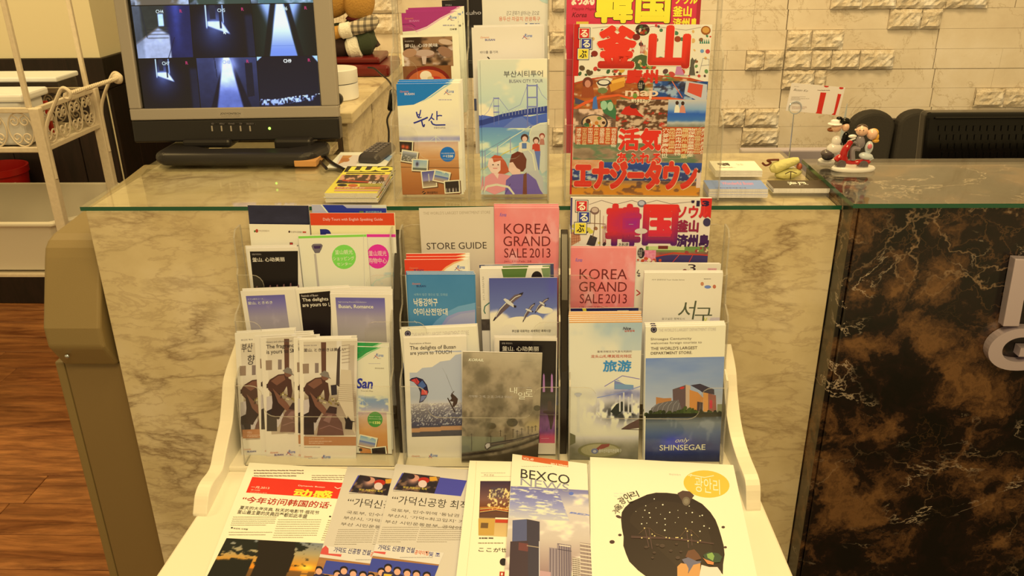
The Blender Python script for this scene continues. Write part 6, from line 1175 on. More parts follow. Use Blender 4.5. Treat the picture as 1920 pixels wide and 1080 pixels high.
s.T('ソウル', 848, 98, 1086, 190, (196, 40, 40), b=0.045); s.T('釜山', 846, 200, 1000, 292, (140, 34, 56), b=0.05); s.T('済州島', 846, 304, 1076, 398, (64, 24, 66), b=0.05); s.poly([(1014, 45), (1100, 45), (1096, 190), (1060, 170), (1020, 90)], (206, 40, 30)); s.T("'13", 950, 60, 1078, 104, (40, 24, 50), b=0.06); s.T('ル', 1006, 100, 1066, 182, (214, 50, 40), b=0.045); s.ell(1062, 218, 28, 30, (60, 50, 70)); s.T('Korea', 312, 170, 332, 370, (150, 50, 60)); s.ell(586, 440, 26, 38, (34, 28, 30)); s.T('るるぶ\n特別\n付録', 566, 412, 606, 470, (206, 190, 150)); s.ell(586, 282, 46, 20, (206, 190, 150)); s.rect(420, 362, 498, 400, (226, 208, 160)); s.T('お料理', 426, 366, 494, 394, (50, 40, 40), b=0.02)
logo(s, 108, 62, 1.42); s.rect(78, 40, 84, 300, (60, 50, 90)); s.done()
s = B_('leaflet', 'leaflet', 'white leaflet with a round cartoon drawing behind the white district leaflet', c8, RT_[2], (520, 515), (1165, 520), zb=RZ[2], k=0.010, t=0.002, paper=(232, 218, 174))
s.T('3', 925, 522, 980, 574, (50, 30, 36), b=0.0); s.ell(902, 566, 15, 9, (110, 30, 30)); s.rect(1068, 550, 1132, 573, (224, 170, 146)); s.T('부산진', 1074, 554, 1126, 569, (190, 120, 104)); s.line([(570, 562), (556, 585), (580, 590)], 6, (50, 40, 30)); s.ell(570, 604, 11, 9, (120, 110, 90)); s.line([(552, 708), (580, 732), (552, 748)], 8, (186, 60, 50)); s.line([(590, 515), (740, 512)], 4, (170, 190, 150)); s.done([(-2, -1, 0.002, 'spare copy of the white cartoon leaflet behind it')][:1])
s = B_('leaflet', 'leaflet', 'pink shopping sale leaflet in the right holder beside the white district leaflet', c8, RT_[2], (75, 402), (552, 404), zb=RZ[2], k=0.015, t=0.0014, paper=(232, 130, 120)); pinkc(s, 75, 402, 552, 900, 142, 556, 342, '1月11日-2月28日'); s.done([(0.5, -2.2, 0.0016, 'spare copy of the pink sale leaflet in the right holder')])
s = B_('leaflet', 'leaflet', 'white district leaflet with a brushed green title in the right holder', c8, RT_[1], (610, 584), (1180, 584), zb=RZ[1], k=0.010, t=0.003, paper=(230, 216, 170))
s.T('서', 858, 786, 980, 922, (84, 88, 54), sh=0.1); s.T('구', 978, 836, 1096, 945, (84, 88, 54)); s.T('살고싶은 행복도시', 736, 908, 900, 924, (110, 104, 80)); s.T('서구 관광안내 Tour Guide Series', 664, 628, 900, 640, (130, 120, 90)); s.ell(1028, 664, 12, 14, (196, 130, 80)); s.ell(1116, 684, 12, 14, (190, 110, 70)); s.ell(1068, 686, 24, 12, (110, 130, 170)); s.lines(1040, 624, 1100, 632, 1, (80, 70, 60)); s.T('V', 1040, 908, 1062, 950, (206, 200, 60), b=0.03); s.poly([(1090, 908), (1180, 906), (1180, 950), (1070, 950)], (206, 190, 180)); s.done([(0, -2.5, 0.0032, 'spare copy of the white district leaflet behind it')])
s = B_('leaflet', 'leaflet', 'navy leaflet with a yellow slash just above the stacked tour brochures', c8, RT_[1], (75, 842), (568, 838), zb=RZ[1], k=0.004, paper=(34, 34, 74)); s.poly([(160, 840), (188, 840), (198, 900), (180, 900)], (220, 206, 60)); s.rect(414, 856, 496, 900, (206, 200, 150)); s.T('부산시티', 420, 860, 490, 878, (40, 40, 60)); s.ell(240, 878, 9, 8, (230, 220, 180)); s.line([(240, 880), (235, 900)], 3, (220, 206, 60)); s.done()
s = B_('brochure', 'brochure', 'white Chinese tour brochure with misty city scenes, foremost of its stack', d3, RT_[0], (62, 84), (555, 80), BL=(62, 1036), k=0.012, t=0.0022, paper=(226, 218, 182))
def mist(U, V):
    im = mx((222, 214, 180), (170, 186, 200), sm(0.16-V+0.1*fbm(U*3, V*4, 2), 0, 0.2)*sm(U, 0.1, 0.6)); im = mx(im, (160, 180, 196), sm(fbm(U*3, V*5, 7), 0.45, 0.7)*(V < 0.2)*0.6)
    b = np.exp(-(((U-0.75)/0.30)**2+((V-0.50)/0.035)**2)); im = mx(im, (96, 100, 130), b*(0.4+0.8*fbm(U*14, V*16, 3))); c = np.exp(-(((U-0.72)/0.30)**2+((V-0.63)/0.065)**2)); im = mx(im, mx((52, 52, 44), (226, 220, 190), sm(fbm(U*18, V*22, 4, 2), 0.42, 0.62)), np.clip(c*1.3, 0, 1))
    g = sm(V, 0.78, 0.90); im = mx(im, mx((96, 92, 56), (150, 140, 100), fbm(U*10, V*16, 5)), g*0.9); return mx(im, (80, 76, 46), sm(V, 0.93, 1.0)*0.6*(0.4+fbm(U*6, V*9, 4)))
s.photo(62, 84, 553, 1034, mist, 1.5)
s.rect(62, 78, 555, 88, (214, 150, 70)); s.poly([(366, 510), (366, 476), (392, 476), (430, 500), (496, 508), (496, 542), (366, 540)], (120, 130, 150))
for k in range(4): s.line([(370, 508+k*8), (494, 512+k*8)], 3, (110, 170, 170))
s.line([(362, 500), (366, 478), (400, 486), (440, 504), (498, 508)], 4, (230, 226, 206)); s.line([(300, 520), (420, 448), (538, 470)], 5, (120, 110, 150)); s.line([(250, 596), (330, 580), (420, 560), (540, 520)], 6, (130, 140, 170)); s.poly([(414, 806), (470, 770), (540, 738), (540, 800), (470, 808)], (92, 66, 52)); s.line([(414, 808), (540, 812)], 4, (60, 40, 34)); s.poly([(340, 690), (380, 640), (420, 620), (440, 660), (410, 700), (380, 720)], (40, 44, 34))
for x, y0, y1 in ((404, 580, 690), (430, 560, 700), (462, 590, 700), (486, 570, 700)): s.line([(x, y0), (x, y1)], 10, (200, 194, 166))
s.ell(268, 952, 148, 52, (130, 124, 70)); s.ell(268, 950, 128, 42, (170, 160, 100)); s.poly([(230, 950), (280, 910), (336, 906), (330, 925), (262, 950)], (140, 52, 40)); s.ell(234, 956, 24, 18, (110, 116, 134)); s.ell(234, 958, 12, 9, (190, 186, 170)); s.T('용두산자갈치관광특구', 262, 940, 414, 968, (214, 208, 176), b=0.02)
s.ell(122, 572, 26, 10, (180, 180, 150)); s.poly([(98, 566), (146, 566), (134, 590), (112, 590)], (186, 184, 160)); s.rect(116, 590, 132, 830, (212, 206, 176)); s.poly([(62, 830), (104, 850), (104, 900), (62, 920)], (96, 92, 50))
s.T('富有浓郁文化气息与风韵的', 252, 276, 484, 292, (120, 100, 84)); s.T('龙头山札嘎其观光特区', 208, 304, 484, 328, (190, 84, 54), b=0.006); s.T('旅游', 290, 342, 480, 422, (56, 134, 172), b=0.03); s.T('Nice', 424, 118, 478, 138, (60, 44, 44), b=0.02, sh=0.3); s.T('남포광복', 436, 138, 504, 152, (196, 90, 60), b=0.02); s.lines(480, 130, 506, 134, 1, (150, 140, 130))
s.done([(0, -3, 0.0024, 'spare copy of the white Chinese tour brochure, first behind it'), (0, -6, 0.0048, 'spare copy of the white Chinese tour brochure, second behind it'), (-1, -9, 0.0072, 'spare copy of the white Chinese tour brochure, third behind it'), (-0.5, -12, 0.0096, 'spare copy of the white Chinese tour brochure, fourth behind it'), (0, -14, 0.012, 'spare copy of the white Chinese tour brochure, fifth behind it')])
s = B_('brochure', 'brochure', 'department store brochure with a riverside building over blue water', d3, RT_[0], (578, 120), (1120, 108), BL=(578, 1042), k=0.014, t=0.003, paper=(234, 222, 178))
s.photo(578, 330, 1114, 700, lambda U, V: mx(gr(V, [(0, (96, 124, 156)), (0.5, (140, 156, 168)), (1, (196, 190, 168))]), (170, 178, 178), fbm(U*2.5, V*7, 3)*0.6)); 
s.photo(578, 700, 1114, 1042, lambda U, V: mx(mx(gr(V, [(0, (60, 66, 40)), (0.08, (50, 60, 60)), (0.2, (110, 120, 110)), (0.4, (76, 96, 116)), (0.7, (44, 58, 96)), (1, (26, 32, 52))]), (150, 156, 140), sm(fbm(U*9, V*4, 6), 0.55, 0.7)*(1-V)*0.7), (70, 80, 190), np.exp(-(((U-0.38)/0.18)**2+((V-0.58)/0.14)**2))*(0.3+fbm(U*14, V*5, 3))))
s.poly([(648, 592), (700, 600), (752, 598), (752, 650), (648, 650)], (176, 120, 60)); s.poly([(606, 700), (616, 668), (650, 640), (720, 622), (790, 612), (832, 620), (850, 700)], (104, 98, 84))
for k in range(6): s.line([(618+k*34, 696), (632+k*34, 660-k*4), (668+k*30, 632-k*3)], 3, (150, 144, 124))
s.poly([(760, 540), (850, 510), (848, 690), (828, 690), (800, 612), (762, 616)], (96, 76, 66)); s.poly([(848, 508), (880, 515), (878, 690), (848, 690)], (190, 164, 120)); s.ell(824, 530, 16, 8, (190, 50, 40), rot=-14); s.poly([(880, 512), (945, 502), (1040, 540), (1042, 575), (960, 560), (940, 545)], (60, 52, 56)); s.poly([(874, 542), (930, 560), (966, 596), (962, 690), (874, 690)], (196, 132, 58)); s.poly([(966, 560), (1000, 566), (1004, 690), (966, 690)], (210, 146, 66)); s.poly([(926, 622), (964, 628), (962, 688), (924, 688)], (70, 56, 50)); s.poly([(1000, 566), (1052, 580), (1056, 690), (1000, 690)], (150, 90, 66)); s.poly([(1010, 610), (1028, 614), (1028, 668), (1010, 668)], (196, 50, 60)); s.rect(1062, 640, 1100, 694, (130, 130, 84))
dots(s, (578, 686, 1112, 716), 70, [(44, 50, 26), (60, 70, 30), (34, 40, 24)], 8, 15, 5); dots(s, (790, 664, 950, 700), 20, [(54, 70, 28), (70, 84, 34)], 8, 14, 6); s.rect(578, 706, 1112, 722, (28, 32, 20))
s.ell(633, 136, 21, 21, (34, 30, 40)); s.ell(633, 136, 15, 15, (130, 120, 110)); s.ell(633, 136, 10, 10, (34, 30, 40)); s.T("THE WORLD'S LARGEST DEPARTMENT STORE", 664, 126, 1052, 146, (200, 184, 140)); s.T('Shinsegae Centumcity', 612, 188, 888, 212, (120, 106, 78)); s.T('welcomes foreign tourists to', 612, 217, 956, 236, (120, 106, 78)); s.T("THE WORLD'S LARGEST", 613, 250, 926, 272, (96, 80, 56), b=0.006); s.T('DEPARTMENT STORE.', 613, 283, 892, 303, (96, 80, 56), b=0.006)
s.T('only', 778, 866, 872, 908, (226, 220, 200), sh=0.4); s.T('SHINSEGAE', 672, 908, 980, 954, (236, 228, 196), b=0.008)
s.done([(0, -2.5, 0.0032, 'spare copy of the riverside store brochure, first behind it'), (-1, -5, 0.0064, 'spare copy of the riverside store brochure, second behind it'), (0, -7, 0.0096, 'spare copy of the riverside store brochure, third behind it')][:2])

# ------------------------------------------------------------------ papers lying on the rack's tray
def N_(*a, **k): k.setdefault('ink', M_NEWS); k.setdefault('Vdir', True); return Sheet(*a, **k)
s = N_('newspaper', 'newspaper', 'Chinese newspaper with a red masthead and a sunset photograph, leftmost on the tray', d4, TRAY, (600, 88), (1215, 127), BL=(335, 768), k=0.0105, t=0.0022, paper=(240, 228, 170), H=0.40)
s.H = 0.36; s.rect_all((246, 232, 168))
s.lines(628, 128, 925, 176, 3, (120, 90, 60), seed=1); s.lines(975, 160, 1180, 196, 3, (130, 100, 70), seed=2)
s.poly([(618, 174), (1170, 210), (1140, 306), (580, 268)], (222, 52, 28)); s.T('Dynamic Busan', 895, 222, 1052, 242, (240, 220, 160), b=0.01); s.T('动感', 874, 244, 1092, 306, (240, 220, 50), b=0.045); s.T('一月,2013', 614, 228, 718, 250, (240, 210, 150), b=0.01); s.T('第100期', 612, 248, 662, 260, (236, 190, 130)); s.T('부산광역시 발행', 606, 263, 704, 275, (236, 190, 130)); s.line([(1112, 235), (1130, 246), (1160, 236)], 5, (236, 200, 150))
s.T('“今年访问韩国的话·', 566, 290, 1088, 366, (176, 34, 20), b=0.012, sh=0.1); s.T('夏天的大海庆典, 秋天的电影节·烟花节', 548, 347, 1016, 402, (60, 50, 30), b=0.004); s.T('釜山最主要的庆典四季都如此丰盛', 534, 371, 944, 424, (60, 50, 30), b=0.004)
for x0, x1, sd in ((505, 765, 5), (775, 1035, 6)): s.lines(x0, 410 if sd == 5 else 425, x1, 470 if sd == 5 else 545, 5 if sd == 5 else 9, (150, 132, 88), w=3.2, seed=sd, skew=-0.3)
s.rect(492, 476, 500, 484, BK); s.T('부산의 사계절', 506, 480, 590, 494, (50, 40, 30), b=0.02); s.lines(478, 500, 740, 530, 2, (150, 132, 88), w=3.2, seed=8); s.ell(1085, 413, 7, 4, BK); s.lines(1075, 430, 1170, 560, 10, (130, 110, 70), w=3.2, seed=9, skew=-0.35)
def sunset(U, V):
    im = gr(V, [(0, (120, 124, 110)), (0.15, (170, 150, 90)), (0.27, (206, 140, 40)), (0.345, (226, 130, 20)), (0.36, (120, 80, 30)), (0.7, (70, 44, 24)), (1, (30, 20, 14))])
    im = mx(im, (250, 210, 60), np.exp(-(((U-0.72)/0.06)**2+((V-0.31)/0.035)**2))); im = mx(im, (236, 160, 40), ((np.abs(U-0.72) < 0.022)*(V > 0.36))*0.8*(0.5+0.5*np.sin(V*160)))
    im = mx(im, (30, 32, 20), sm(fbm(U*16, V*26, 3, 5)-0.95*V-0.75*np.maximum(U-0.45, 0), 0.26, 0.34)); im = mx(im, (34, 26, 16), ((np.abs(U-0.41-0.05*np.sin(V*5)) < 0.155-0.05*V))*1.0)
    im = mx(im, (28, 28, 18), sm(V-(0.24-0.16*U+0.05*fbm(U*20, V*4, 5))-0.05*(U > 0.26)*0, 0, 0.03)*(U < 0.29)); return im
s.photo(466, 545, 1100, 1100, sunset, 1.6, [(464, 543), (1200, 584), (1060, 1100), (200, 1060)]); s.done()
for i in range(3):
    q = s.root.copy(); q2 = s.root.children[0].copy(); COL.objects.link(q); COL.objects.link(q2); q2.parent = q
    M = s.root.matrix_world.copy(); M.translation = M.translation-Vector(TRAY[1])*0.0025*(i+1)+Vector((0.0012*(i % 2), 0.001*(i+1), 0)); q.matrix_world = M
    tag(q, 'copy in the pile directly under the Chinese newspaper', 'newspaper', 'Chinese newspapers under the top one')
def knews(TLx, TRx, BLx, ox, oy, sl, lab, k):
    s = N_('newspaper', 'newspaper', lab, d4, TRAY, TLx, TRx, BL=BLx, k=k, t=0.0022, H=0.36, paper=(206, 192, 146))
    X = lambda *p: [(a+ox-sl*(b-140), b+oy) for a, b in p]
    def T(t, x0, y0, x1, h, c, **kw): (a, b), = X((x0, y0)); s.T(t, a, b, a+x1-x0-sl*h, b+h+0.082*(x1-x0), c, **kw)
    s.poly(X((1520, 150), (1920, 196), (1910, 290), (1492, 250)), (70, 70, 136)); q = X((1530, 148), (1754, 174), (1746, 274), (1496, 250))
    s.photo(q[0][0], q[0][1], q[2][0], q[2][1], lambda U, V: mx(mx((36, 28, 30), (120, 90, 60), sm(fbm(U*7, V*5, 4), 0.5, 0.7)), (206, 150, 110), np.exp(-(((U-0.35)/0.13)**2+((V-0.35)/0.2)**2))), 1.4, q)
    s.ell(*X((1662, 194))[0], 34, 18, (176, 40, 24)); s.ell(*X((1660, 216))[0], 26, 22, (214, 186, 150)); s.ell(*X((1606, 180))[0], 24, 18, (200, 140, 100)); s.ell(*X((1580, 172))[0], 22, 16, (44, 30, 30)); s.poly(X((1690, 175), (1730, 172), (1745, 196), (1700, 200)), (210, 150, 40))
    T('부산 겨울바다 축제', 1548, 229, 1690, 13, (230, 200, 60)); s.lines(*X((1494, 254))[0], *X((1740, 264))[0], 1, (60, 50, 40), w=3)
    T('“‘가덕신공항 최적지’', 1500, 283, 2040, 52, (50, 42, 30)); T('국토부, 인수위에 ‘동남권 신공항’', 1512, 362, 2060, 22, (96, 84, 60)); T('부산시, ‘가덕=최고입지’ 가치', 1502, 395, 2000, 22, (96, 84, 60)); T('부산 시민운동본부, 공약이행', 1496, 432, 1990, 22, (96, 84, 60))
    for x0, x1, sd in ((1470, 1690, 1), (1700, 1960, 2)):
        a = X((x0+20, 470))[0]; b = X((x1+20, 570))[0]; s.lines(a[0], a[1], a[0]+x1-x0, b[1], 8, (140, 124, 84), w=3, seed=sd, skew=-0.28)
    s.poly(X((1420, 572), (1900, 630), (1890, 700), (1402, 640)), (216, 204, 160)); s.poly(X((1412, 590), (1440, 572), (1462, 590), (1470, 620), (1550, 625), (1550, 640), (1405, 622)), (206, 80, 60)); T('가덕도 신공항 건설', 1496, 580, 1716, 34, (40, 40, 80), b=0.02); T('공약이행', 1722, 612, 1808, 28, (206, 96, 40), b=0.02); T('및 조', 1810, 624, 1880, 26, (60, 60, 110), b=0.02); s.lines(*X((1640, 648))[0], *X((1880, 668))[0], 1, (80, 70, 60), w=3)
    q = X((1402, 640), (1890, 700), (1850, 900), (1330, 860)); s.photo(q[0][0], q[0][1], q[2][0], q[2][1], lambda U, V: mx((176, 124, 60), (150, 100, 50), fbm(U*6, V*6, 2)), 1.8, q)
    s.poly(X((1468, 662), (1890, 708), (1880, 790), (1460, 740)), (60, 70, 130))
    r = random.Random(3)
    for x, y in ((1440, 722), (1556, 745), (1590, 722), (1650, 740), (1712, 752), (1770, 760), (1500, 775), (1835, 770)):
        a, b = X((x, y))[0]; s.poly([(a-44, b+60), (a-34, b+24), (a, b+14), (a+34, b+24), (a+44, b+60)], (44, 40, 60)); s.ell(a, b-6, 24, 20, (34, 26, 24)); s.ell(a, b+6, 19, 19, (216, 160, 110)); s.rect(a-24, b+34, a+24, b+52, (214, 176, 50))
    s.done(); return s
knews((1190, 112), (1760, 157), (985, 768), -265, 14, 0.27, 'grey Korean newspaper partly covered by its twin, second from the left on the tray', 0.0135)
ks = knews((1480, 96), (2010, 138), (1310, 768), 0, 0, 0.27, 'grey Korean newspaper with a blue photograph, between its twin and the Japanese book', 0.0185)
for i in range(1):
    q = ks.root.copy(); q2 = ks.root.children[0].copy(); COL.objects.link(q); COL.objects.link(q2); q2.parent = q
    M = ks.root.matrix_world.copy(); M.translation = M.translation-Vector(TRAY[1])*0.0024*(i+1)+Vector((-0.0012*(i+1), 0.0012*(i % 2), 0)); q.matrix_world = M
    tag(q, 'copy in the pile directly under the upper Korean newspaper', 'newspaper')
s = N_('magazine', 'magazine', 'cream Japanese magazine with a night skyline between the newspapers and the trade magazine', d5, TRAY, (118, 98), (372, 104), BL=(45, 727), k=0.0295, t=0.010, H=0.34, paper=(246, 234, 172), ink=M_INK)
s.line([(155, 104), (140, 340), (100, 727)], 2, (206, 190, 130)); s.T('부산 관광', 196, 172, 250, 183, (90, 80, 60)); s.lines(180, 163, 340, 169, 1, (150, 140, 110)); s.line([(180, 185), (345, 185)], 1, (150, 140, 110))
s.photo(170, 210, 345, 515, lambda U, V: mx(mx(gr(V, [(0, (56, 38, 50)), (0.35, (120, 80, 60)), (0.5, (110, 60, 30)), (0.68, (90, 60, 40)), (0.7, (196, 160, 90)), (1, (214, 180, 100))]), (240, 210, 120), sm(fbm(U*22, V*30, 3, 2), 0.55, 0.66)*((V > 0.14+0.15*(U < 0.3)) & (V < 0.55) & (U > 0.25))), (60, 64, 76), ((U > 0.35) & (U < 0.75) & (V > 0.12) & (V < 0.32))*0.3), 1.4, [(176, 210), (345, 210), (345, 515), (166, 508)])
for k in range(5): s.line([(174, 355+k*8), (260, 352+k*5), (345, 362+k*6)], 3, ((230, 150, 50), (240, 200, 90), (200, 70, 30), (226, 180, 90), (70, 50, 50))[k])
s.poly([(166, 415), (256, 415), (250, 505), (166, 505)], (196, 152, 60)); s.rect(180, 438, 218, 468, (110, 80, 40)); s.rect(258, 420, 345, 440, (190, 60, 30)); s.rect(258, 410, 345, 420, (240, 220, 160)); s.lines(170, 516, 300, 528, 1, (80, 66, 50), w=7, seed=4); s.lines(165, 545, 330, 553, 1, (150, 134, 90), w=5)
s.T('ここが世界', 168, 572, 372, 602, (50, 40, 30), b=0.005); s.ell(302, 652, 20, 20, (34, 28, 24)); s.rect(282, 705, 350, 735, (176, 50, 26)); s.T('1', 290, 712, 298, 726, (240, 220, 190), b=0.02); s.done()
s = N_('magazine', 'magazine', 'trade fair magazine with grey high-rise towers and an orange corner band', d5, TRAY, (352, 62), (758, 115), BL=(308, 727), k=0.0365, t=0.006, H=0.36, paper=(236, 226, 176), ink=M_INK)
s.poly([(404, 66), (656, 102), (656, 134), (404, 94)], (206, 96, 40)); s.T('VOL.49', 410, 80, 466, 100, (240, 220, 190), b=0.02); s.T('2013 Winter', 560, 110, 656, 132, (244, 226, 190), b=0.03); s.lines(400, 126, 600, 134, 1, (170, 160, 120))
s.photo(345, 230, 790, 1100, lambda U, V: mx(gr(V, [(0, (120, 116, 140)), (0.1, (150, 146, 150)), (0.22, (206, 194, 160)), (0.6, (200, 184, 146)), (1, (150, 120, 100))]), (238, 222, 176), sm(fbm(U*3, V*6, 5), 0.5, 0.7)*(V > 0.05)), 1.6, [(342, 236), (790, 262), (790, 727), (308, 727)])
s.photo(345, 236, 662, 430, lambda U, V: mx(gr(V, [(0, (110, 108, 140)), (0.5, (140, 140, 160)), (1, (196, 190, 176))]), (226, 220, 206), sm(fbm(U*6, V*22, 5), 0.5, 0.7)), 1.4, [(342, 236), (600, 262), (664, 430), (332, 410)])
s.T('BEXCO', 398, 143, 664, 229, (50, 46, 40), b=0.004); s.T('NEWS', 397, 192, 662, 270, (150, 146, 134)); s.ell(672, 278, 13, 9, (90, 110, 190)); s.T('BEXCO', 660, 376, 900, 420, (120, 130, 180), b=0.045, sh=0.2)
s.poly([(350, 560), (352, 424), (430, 418), (432, 560)], (84, 88, 104)); s.poly([(430, 418), (500, 432), (498, 740), (430, 740)], (60, 54, 56)); s.poly([(332, 740), (340, 540), (436, 536), (436, 740)], (66, 50, 48)); s.rect(386, 545, 436, 595, (110, 60, 50)); s.rect(430, 560, 496, 575, (160, 140, 100))
def tower(x0, y0, x1, y1, c, cw, nx):
    s.rect(x0, y0, x1, y1, c); w = (x1-x0)/nx
    for k in range(nx): s.rect(x0+w*k+w*0.2, y0+6, x0+w*k+w*0.55, y1, cw); s.L -= 1
    s.L += 1
tower(552, 572, 600, 740, (150, 134, 120), (110, 96, 90), 3); tower(596, 550, 674, 740, (110, 96, 92), (170, 152, 130), 6); s.rect(606, 556, 668, 572, (214, 196, 150)); s.rect(598, 584, 674, 592, (60, 50, 60))
tower(678, 626, 722, 740, (150, 134, 100), (110, 94, 70), 3); tower(720, 546, 790, 740, (150, 130, 104), (90, 74, 64), 4)
for k in range(9): s.rect(720, 556+k*20, 790, 560+k*20, (214, 196, 150)); s.rect(678, 634+k*11, 722, 637+k*11, (220, 204, 160))
s.line([(498, 540), (498, 740)], 5, (200, 190, 190)); s.rect(500, 700, 560, 740, (190, 150, 130)); s.done()
s = N_('magazine', 'magazine', 'white magazine with a large round black brush painting and a yellow oval', d5, TRAY, (775, 78), (1556, 122), BL=(778, 727), k=0.030, t=0.006, H=0.36, paper=(246, 232, 176), ink=M_INK)
s.ell(1410, 226, 126, 74, (236, 186, 56), n=32, rot=6); s.T('광안리', 1340, 190, 1490, 280, (246, 226, 160), rot=6); s.line([(1310, 180), (1330, 172), (1322, 186)], 4, (246, 226, 160)); s.line([(1330, 178), (1400, 190), (1450, 180)], 4, (246, 226, 160)); s.T('부산이야기', 1205, 168, 1268, 182, (150, 140, 110)); s.lines(905, 270, 980, 300, 2, (226, 214, 160))
s.frame((1130, 900, 6.0))
blob = [(206, 440), (215, 365), (250, 310), (320, 245), (410, 205), (500, 165), (600, 143), (720, 145), (850, 160), (930, 175), (1020, 215), (1120, 270), (1210, 360), (1270, 450), (1305, 540), (1335, 640), (1362, 740), (1372, 840), (1355, 950), (1352, 1065), (1300, 1010), (1200, 1000), (1080, 1060), (1000, 1180), (700, 1180), (520, 1110), (400, 1020), (300, 920), (262, 830), (232, 740), (235, 640), (215, 540)]
s.poly([(a, b) for a, b in blob], (38, 24, 16)); s.poly([(700+0.8*(a-700), 620+0.8*(b-620)) for a, b in blob[:24]], (46, 32, 20))
s.poly([(840, 150), (900, 120), (980, 130), (1030, 175), (990, 230), (900, 250)], (80, 56, 40)); s.ell(940, 240, 44, 50, (110, 96, 66)); s.ell(940, 240, 26, 30, (130, 116, 80)); s.ell(180, 415, 34, 16, (80, 56, 44), rot=20)
for x, y, q in ((106, 698, 30), (194, 620, 20), (1356, 532, 20), (1380, 758, 18)): s.ell(x, y, q, q*0.7, (70, 44, 34))
r = random.Random(9)
for x, y in ((580, 215), (484, 292), (600, 316), (676, 280), (374, 356), (474, 342), (524, 372), (650, 388), (534, 424), (754, 366), (846, 344), (974, 296), (1008, 368), (1092, 408), (1120, 400), (850, 425), (496, 488), (816, 482), (704, 505), (698, 568), (1006, 476), (1140, 520), (1200, 546), (1094, 580), (450, 422), (610, 484), (438, 496), (700, 440), (940, 376)): q = r.uniform(4, 10); s.ell(x, y, q, q*0.9, (230, 220, 180), n=8)
s.poly([(320, 630), (700, 645), (960, 668), (1250, 712), (1250, 728), (960, 690), (700, 668), (320, 655)], (74, 50, 38))
for x0, y0, x1, y1 in ((478, 560, 520, 760), (520, 545, 556, 780), (944, 570, 966, 770), (992, 570, 1006, 740)): s.line([(x0, y0), (x1, y1)], 7, (92, 66, 52))
s.line([(405, 610), (480, 545), (530, 545), (600, 610), (700, 645)], 4, (110, 84, 50)); s.line([(870, 640), (940, 560), (1000, 570), (1080, 650)], 4, (110, 84, 50))
for x, y in ((470, 545), (556, 612), (584, 632), (520, 660), (440, 655), (714, 650), (750, 656), (826, 652), (844, 652), (890, 658), (934, 550), (952, 580), (1000, 624), (1070, 706), (1098, 686), (960, 690)): s.ell(x, y, 8, 7, (240, 210, 120), n=7)
for x, y, q in ((490, 760, 22), (615, 735, 18), (670, 745, 30), (766, 800, 20), (830, 725, 18), (580, 822, 18), (560, 880, 16), (845, 880, 26), (880, 810, 16)): s.ell(x, y, q, q*0.7, (70, 52, 36))
s.poly([(960, 800), (1030, 785), (1080, 840), (1110, 890), (1040, 910), (930, 870)], (104, 64, 36)); s.poly([(890, 900), (960, 875), (1060, 920), (1110, 920), (1090, 950), (1030, 960), (1020, 1040), (980, 1080), (930, 960)], (104, 100, 100)); s.poly([(838, 980), (880, 940), (940, 950), (965, 1000), (960, 1060), (1020, 960), (1100, 940), (1090, 1180), (840, 1180)], (206, 146, 70)); s.poly([(1130, 850), (1190, 815), (1300, 830), (1345, 870), (1320, 930), (1240, 935), (1150, 900)], (50, 70, 40)); s.poly([(1170, 840), (1230, 820), (1256, 860), (1240, 915), (1180, 880)], (130, 160, 70)); s.poly([(1125, 880), (1160, 900), (1250, 930), (1245, 960), (1180, 950)], (206, 126, 60)); s.poly([(1110, 960), (1200, 985), (1290, 985), (1330, 1040), (1330, 1180), (1070, 1180)], (236, 208, 160))
for ch, x0, y0, x1, y1, rt in (('겨', 118, 330, 176, 392, -42), ('울', 128, 276, 222, 340, -42), ('.', 226, 292, 236, 302, 0), ('광', 176, 196, 256, 276, -30), ('안', 244, 148, 330, 262, -24), ('리', 306, 128, 404, 205, -18)): s.T(ch, x0, y0, x1, y1, (24, 18, 14), rot=rt)
s.done()
for i in range(3):
    q = s.root.copy(); q2 = s.root.children[0].copy(); COL.objects.link(q); COL.objects.link(q2); q2.parent = q
    M = s.root.matrix_world.copy(); M.translation = M.translation-Vector(TRAY[1])*0.0066*(i+1)+Vector((-0.0018*((i+1) % 3), -0.0012*(i+1), 0)); q.matrix_world = M
    tag(q, 'copy in the pile directly under the white brush-painting magazine', 'magazine', 'white magazines under the top one')

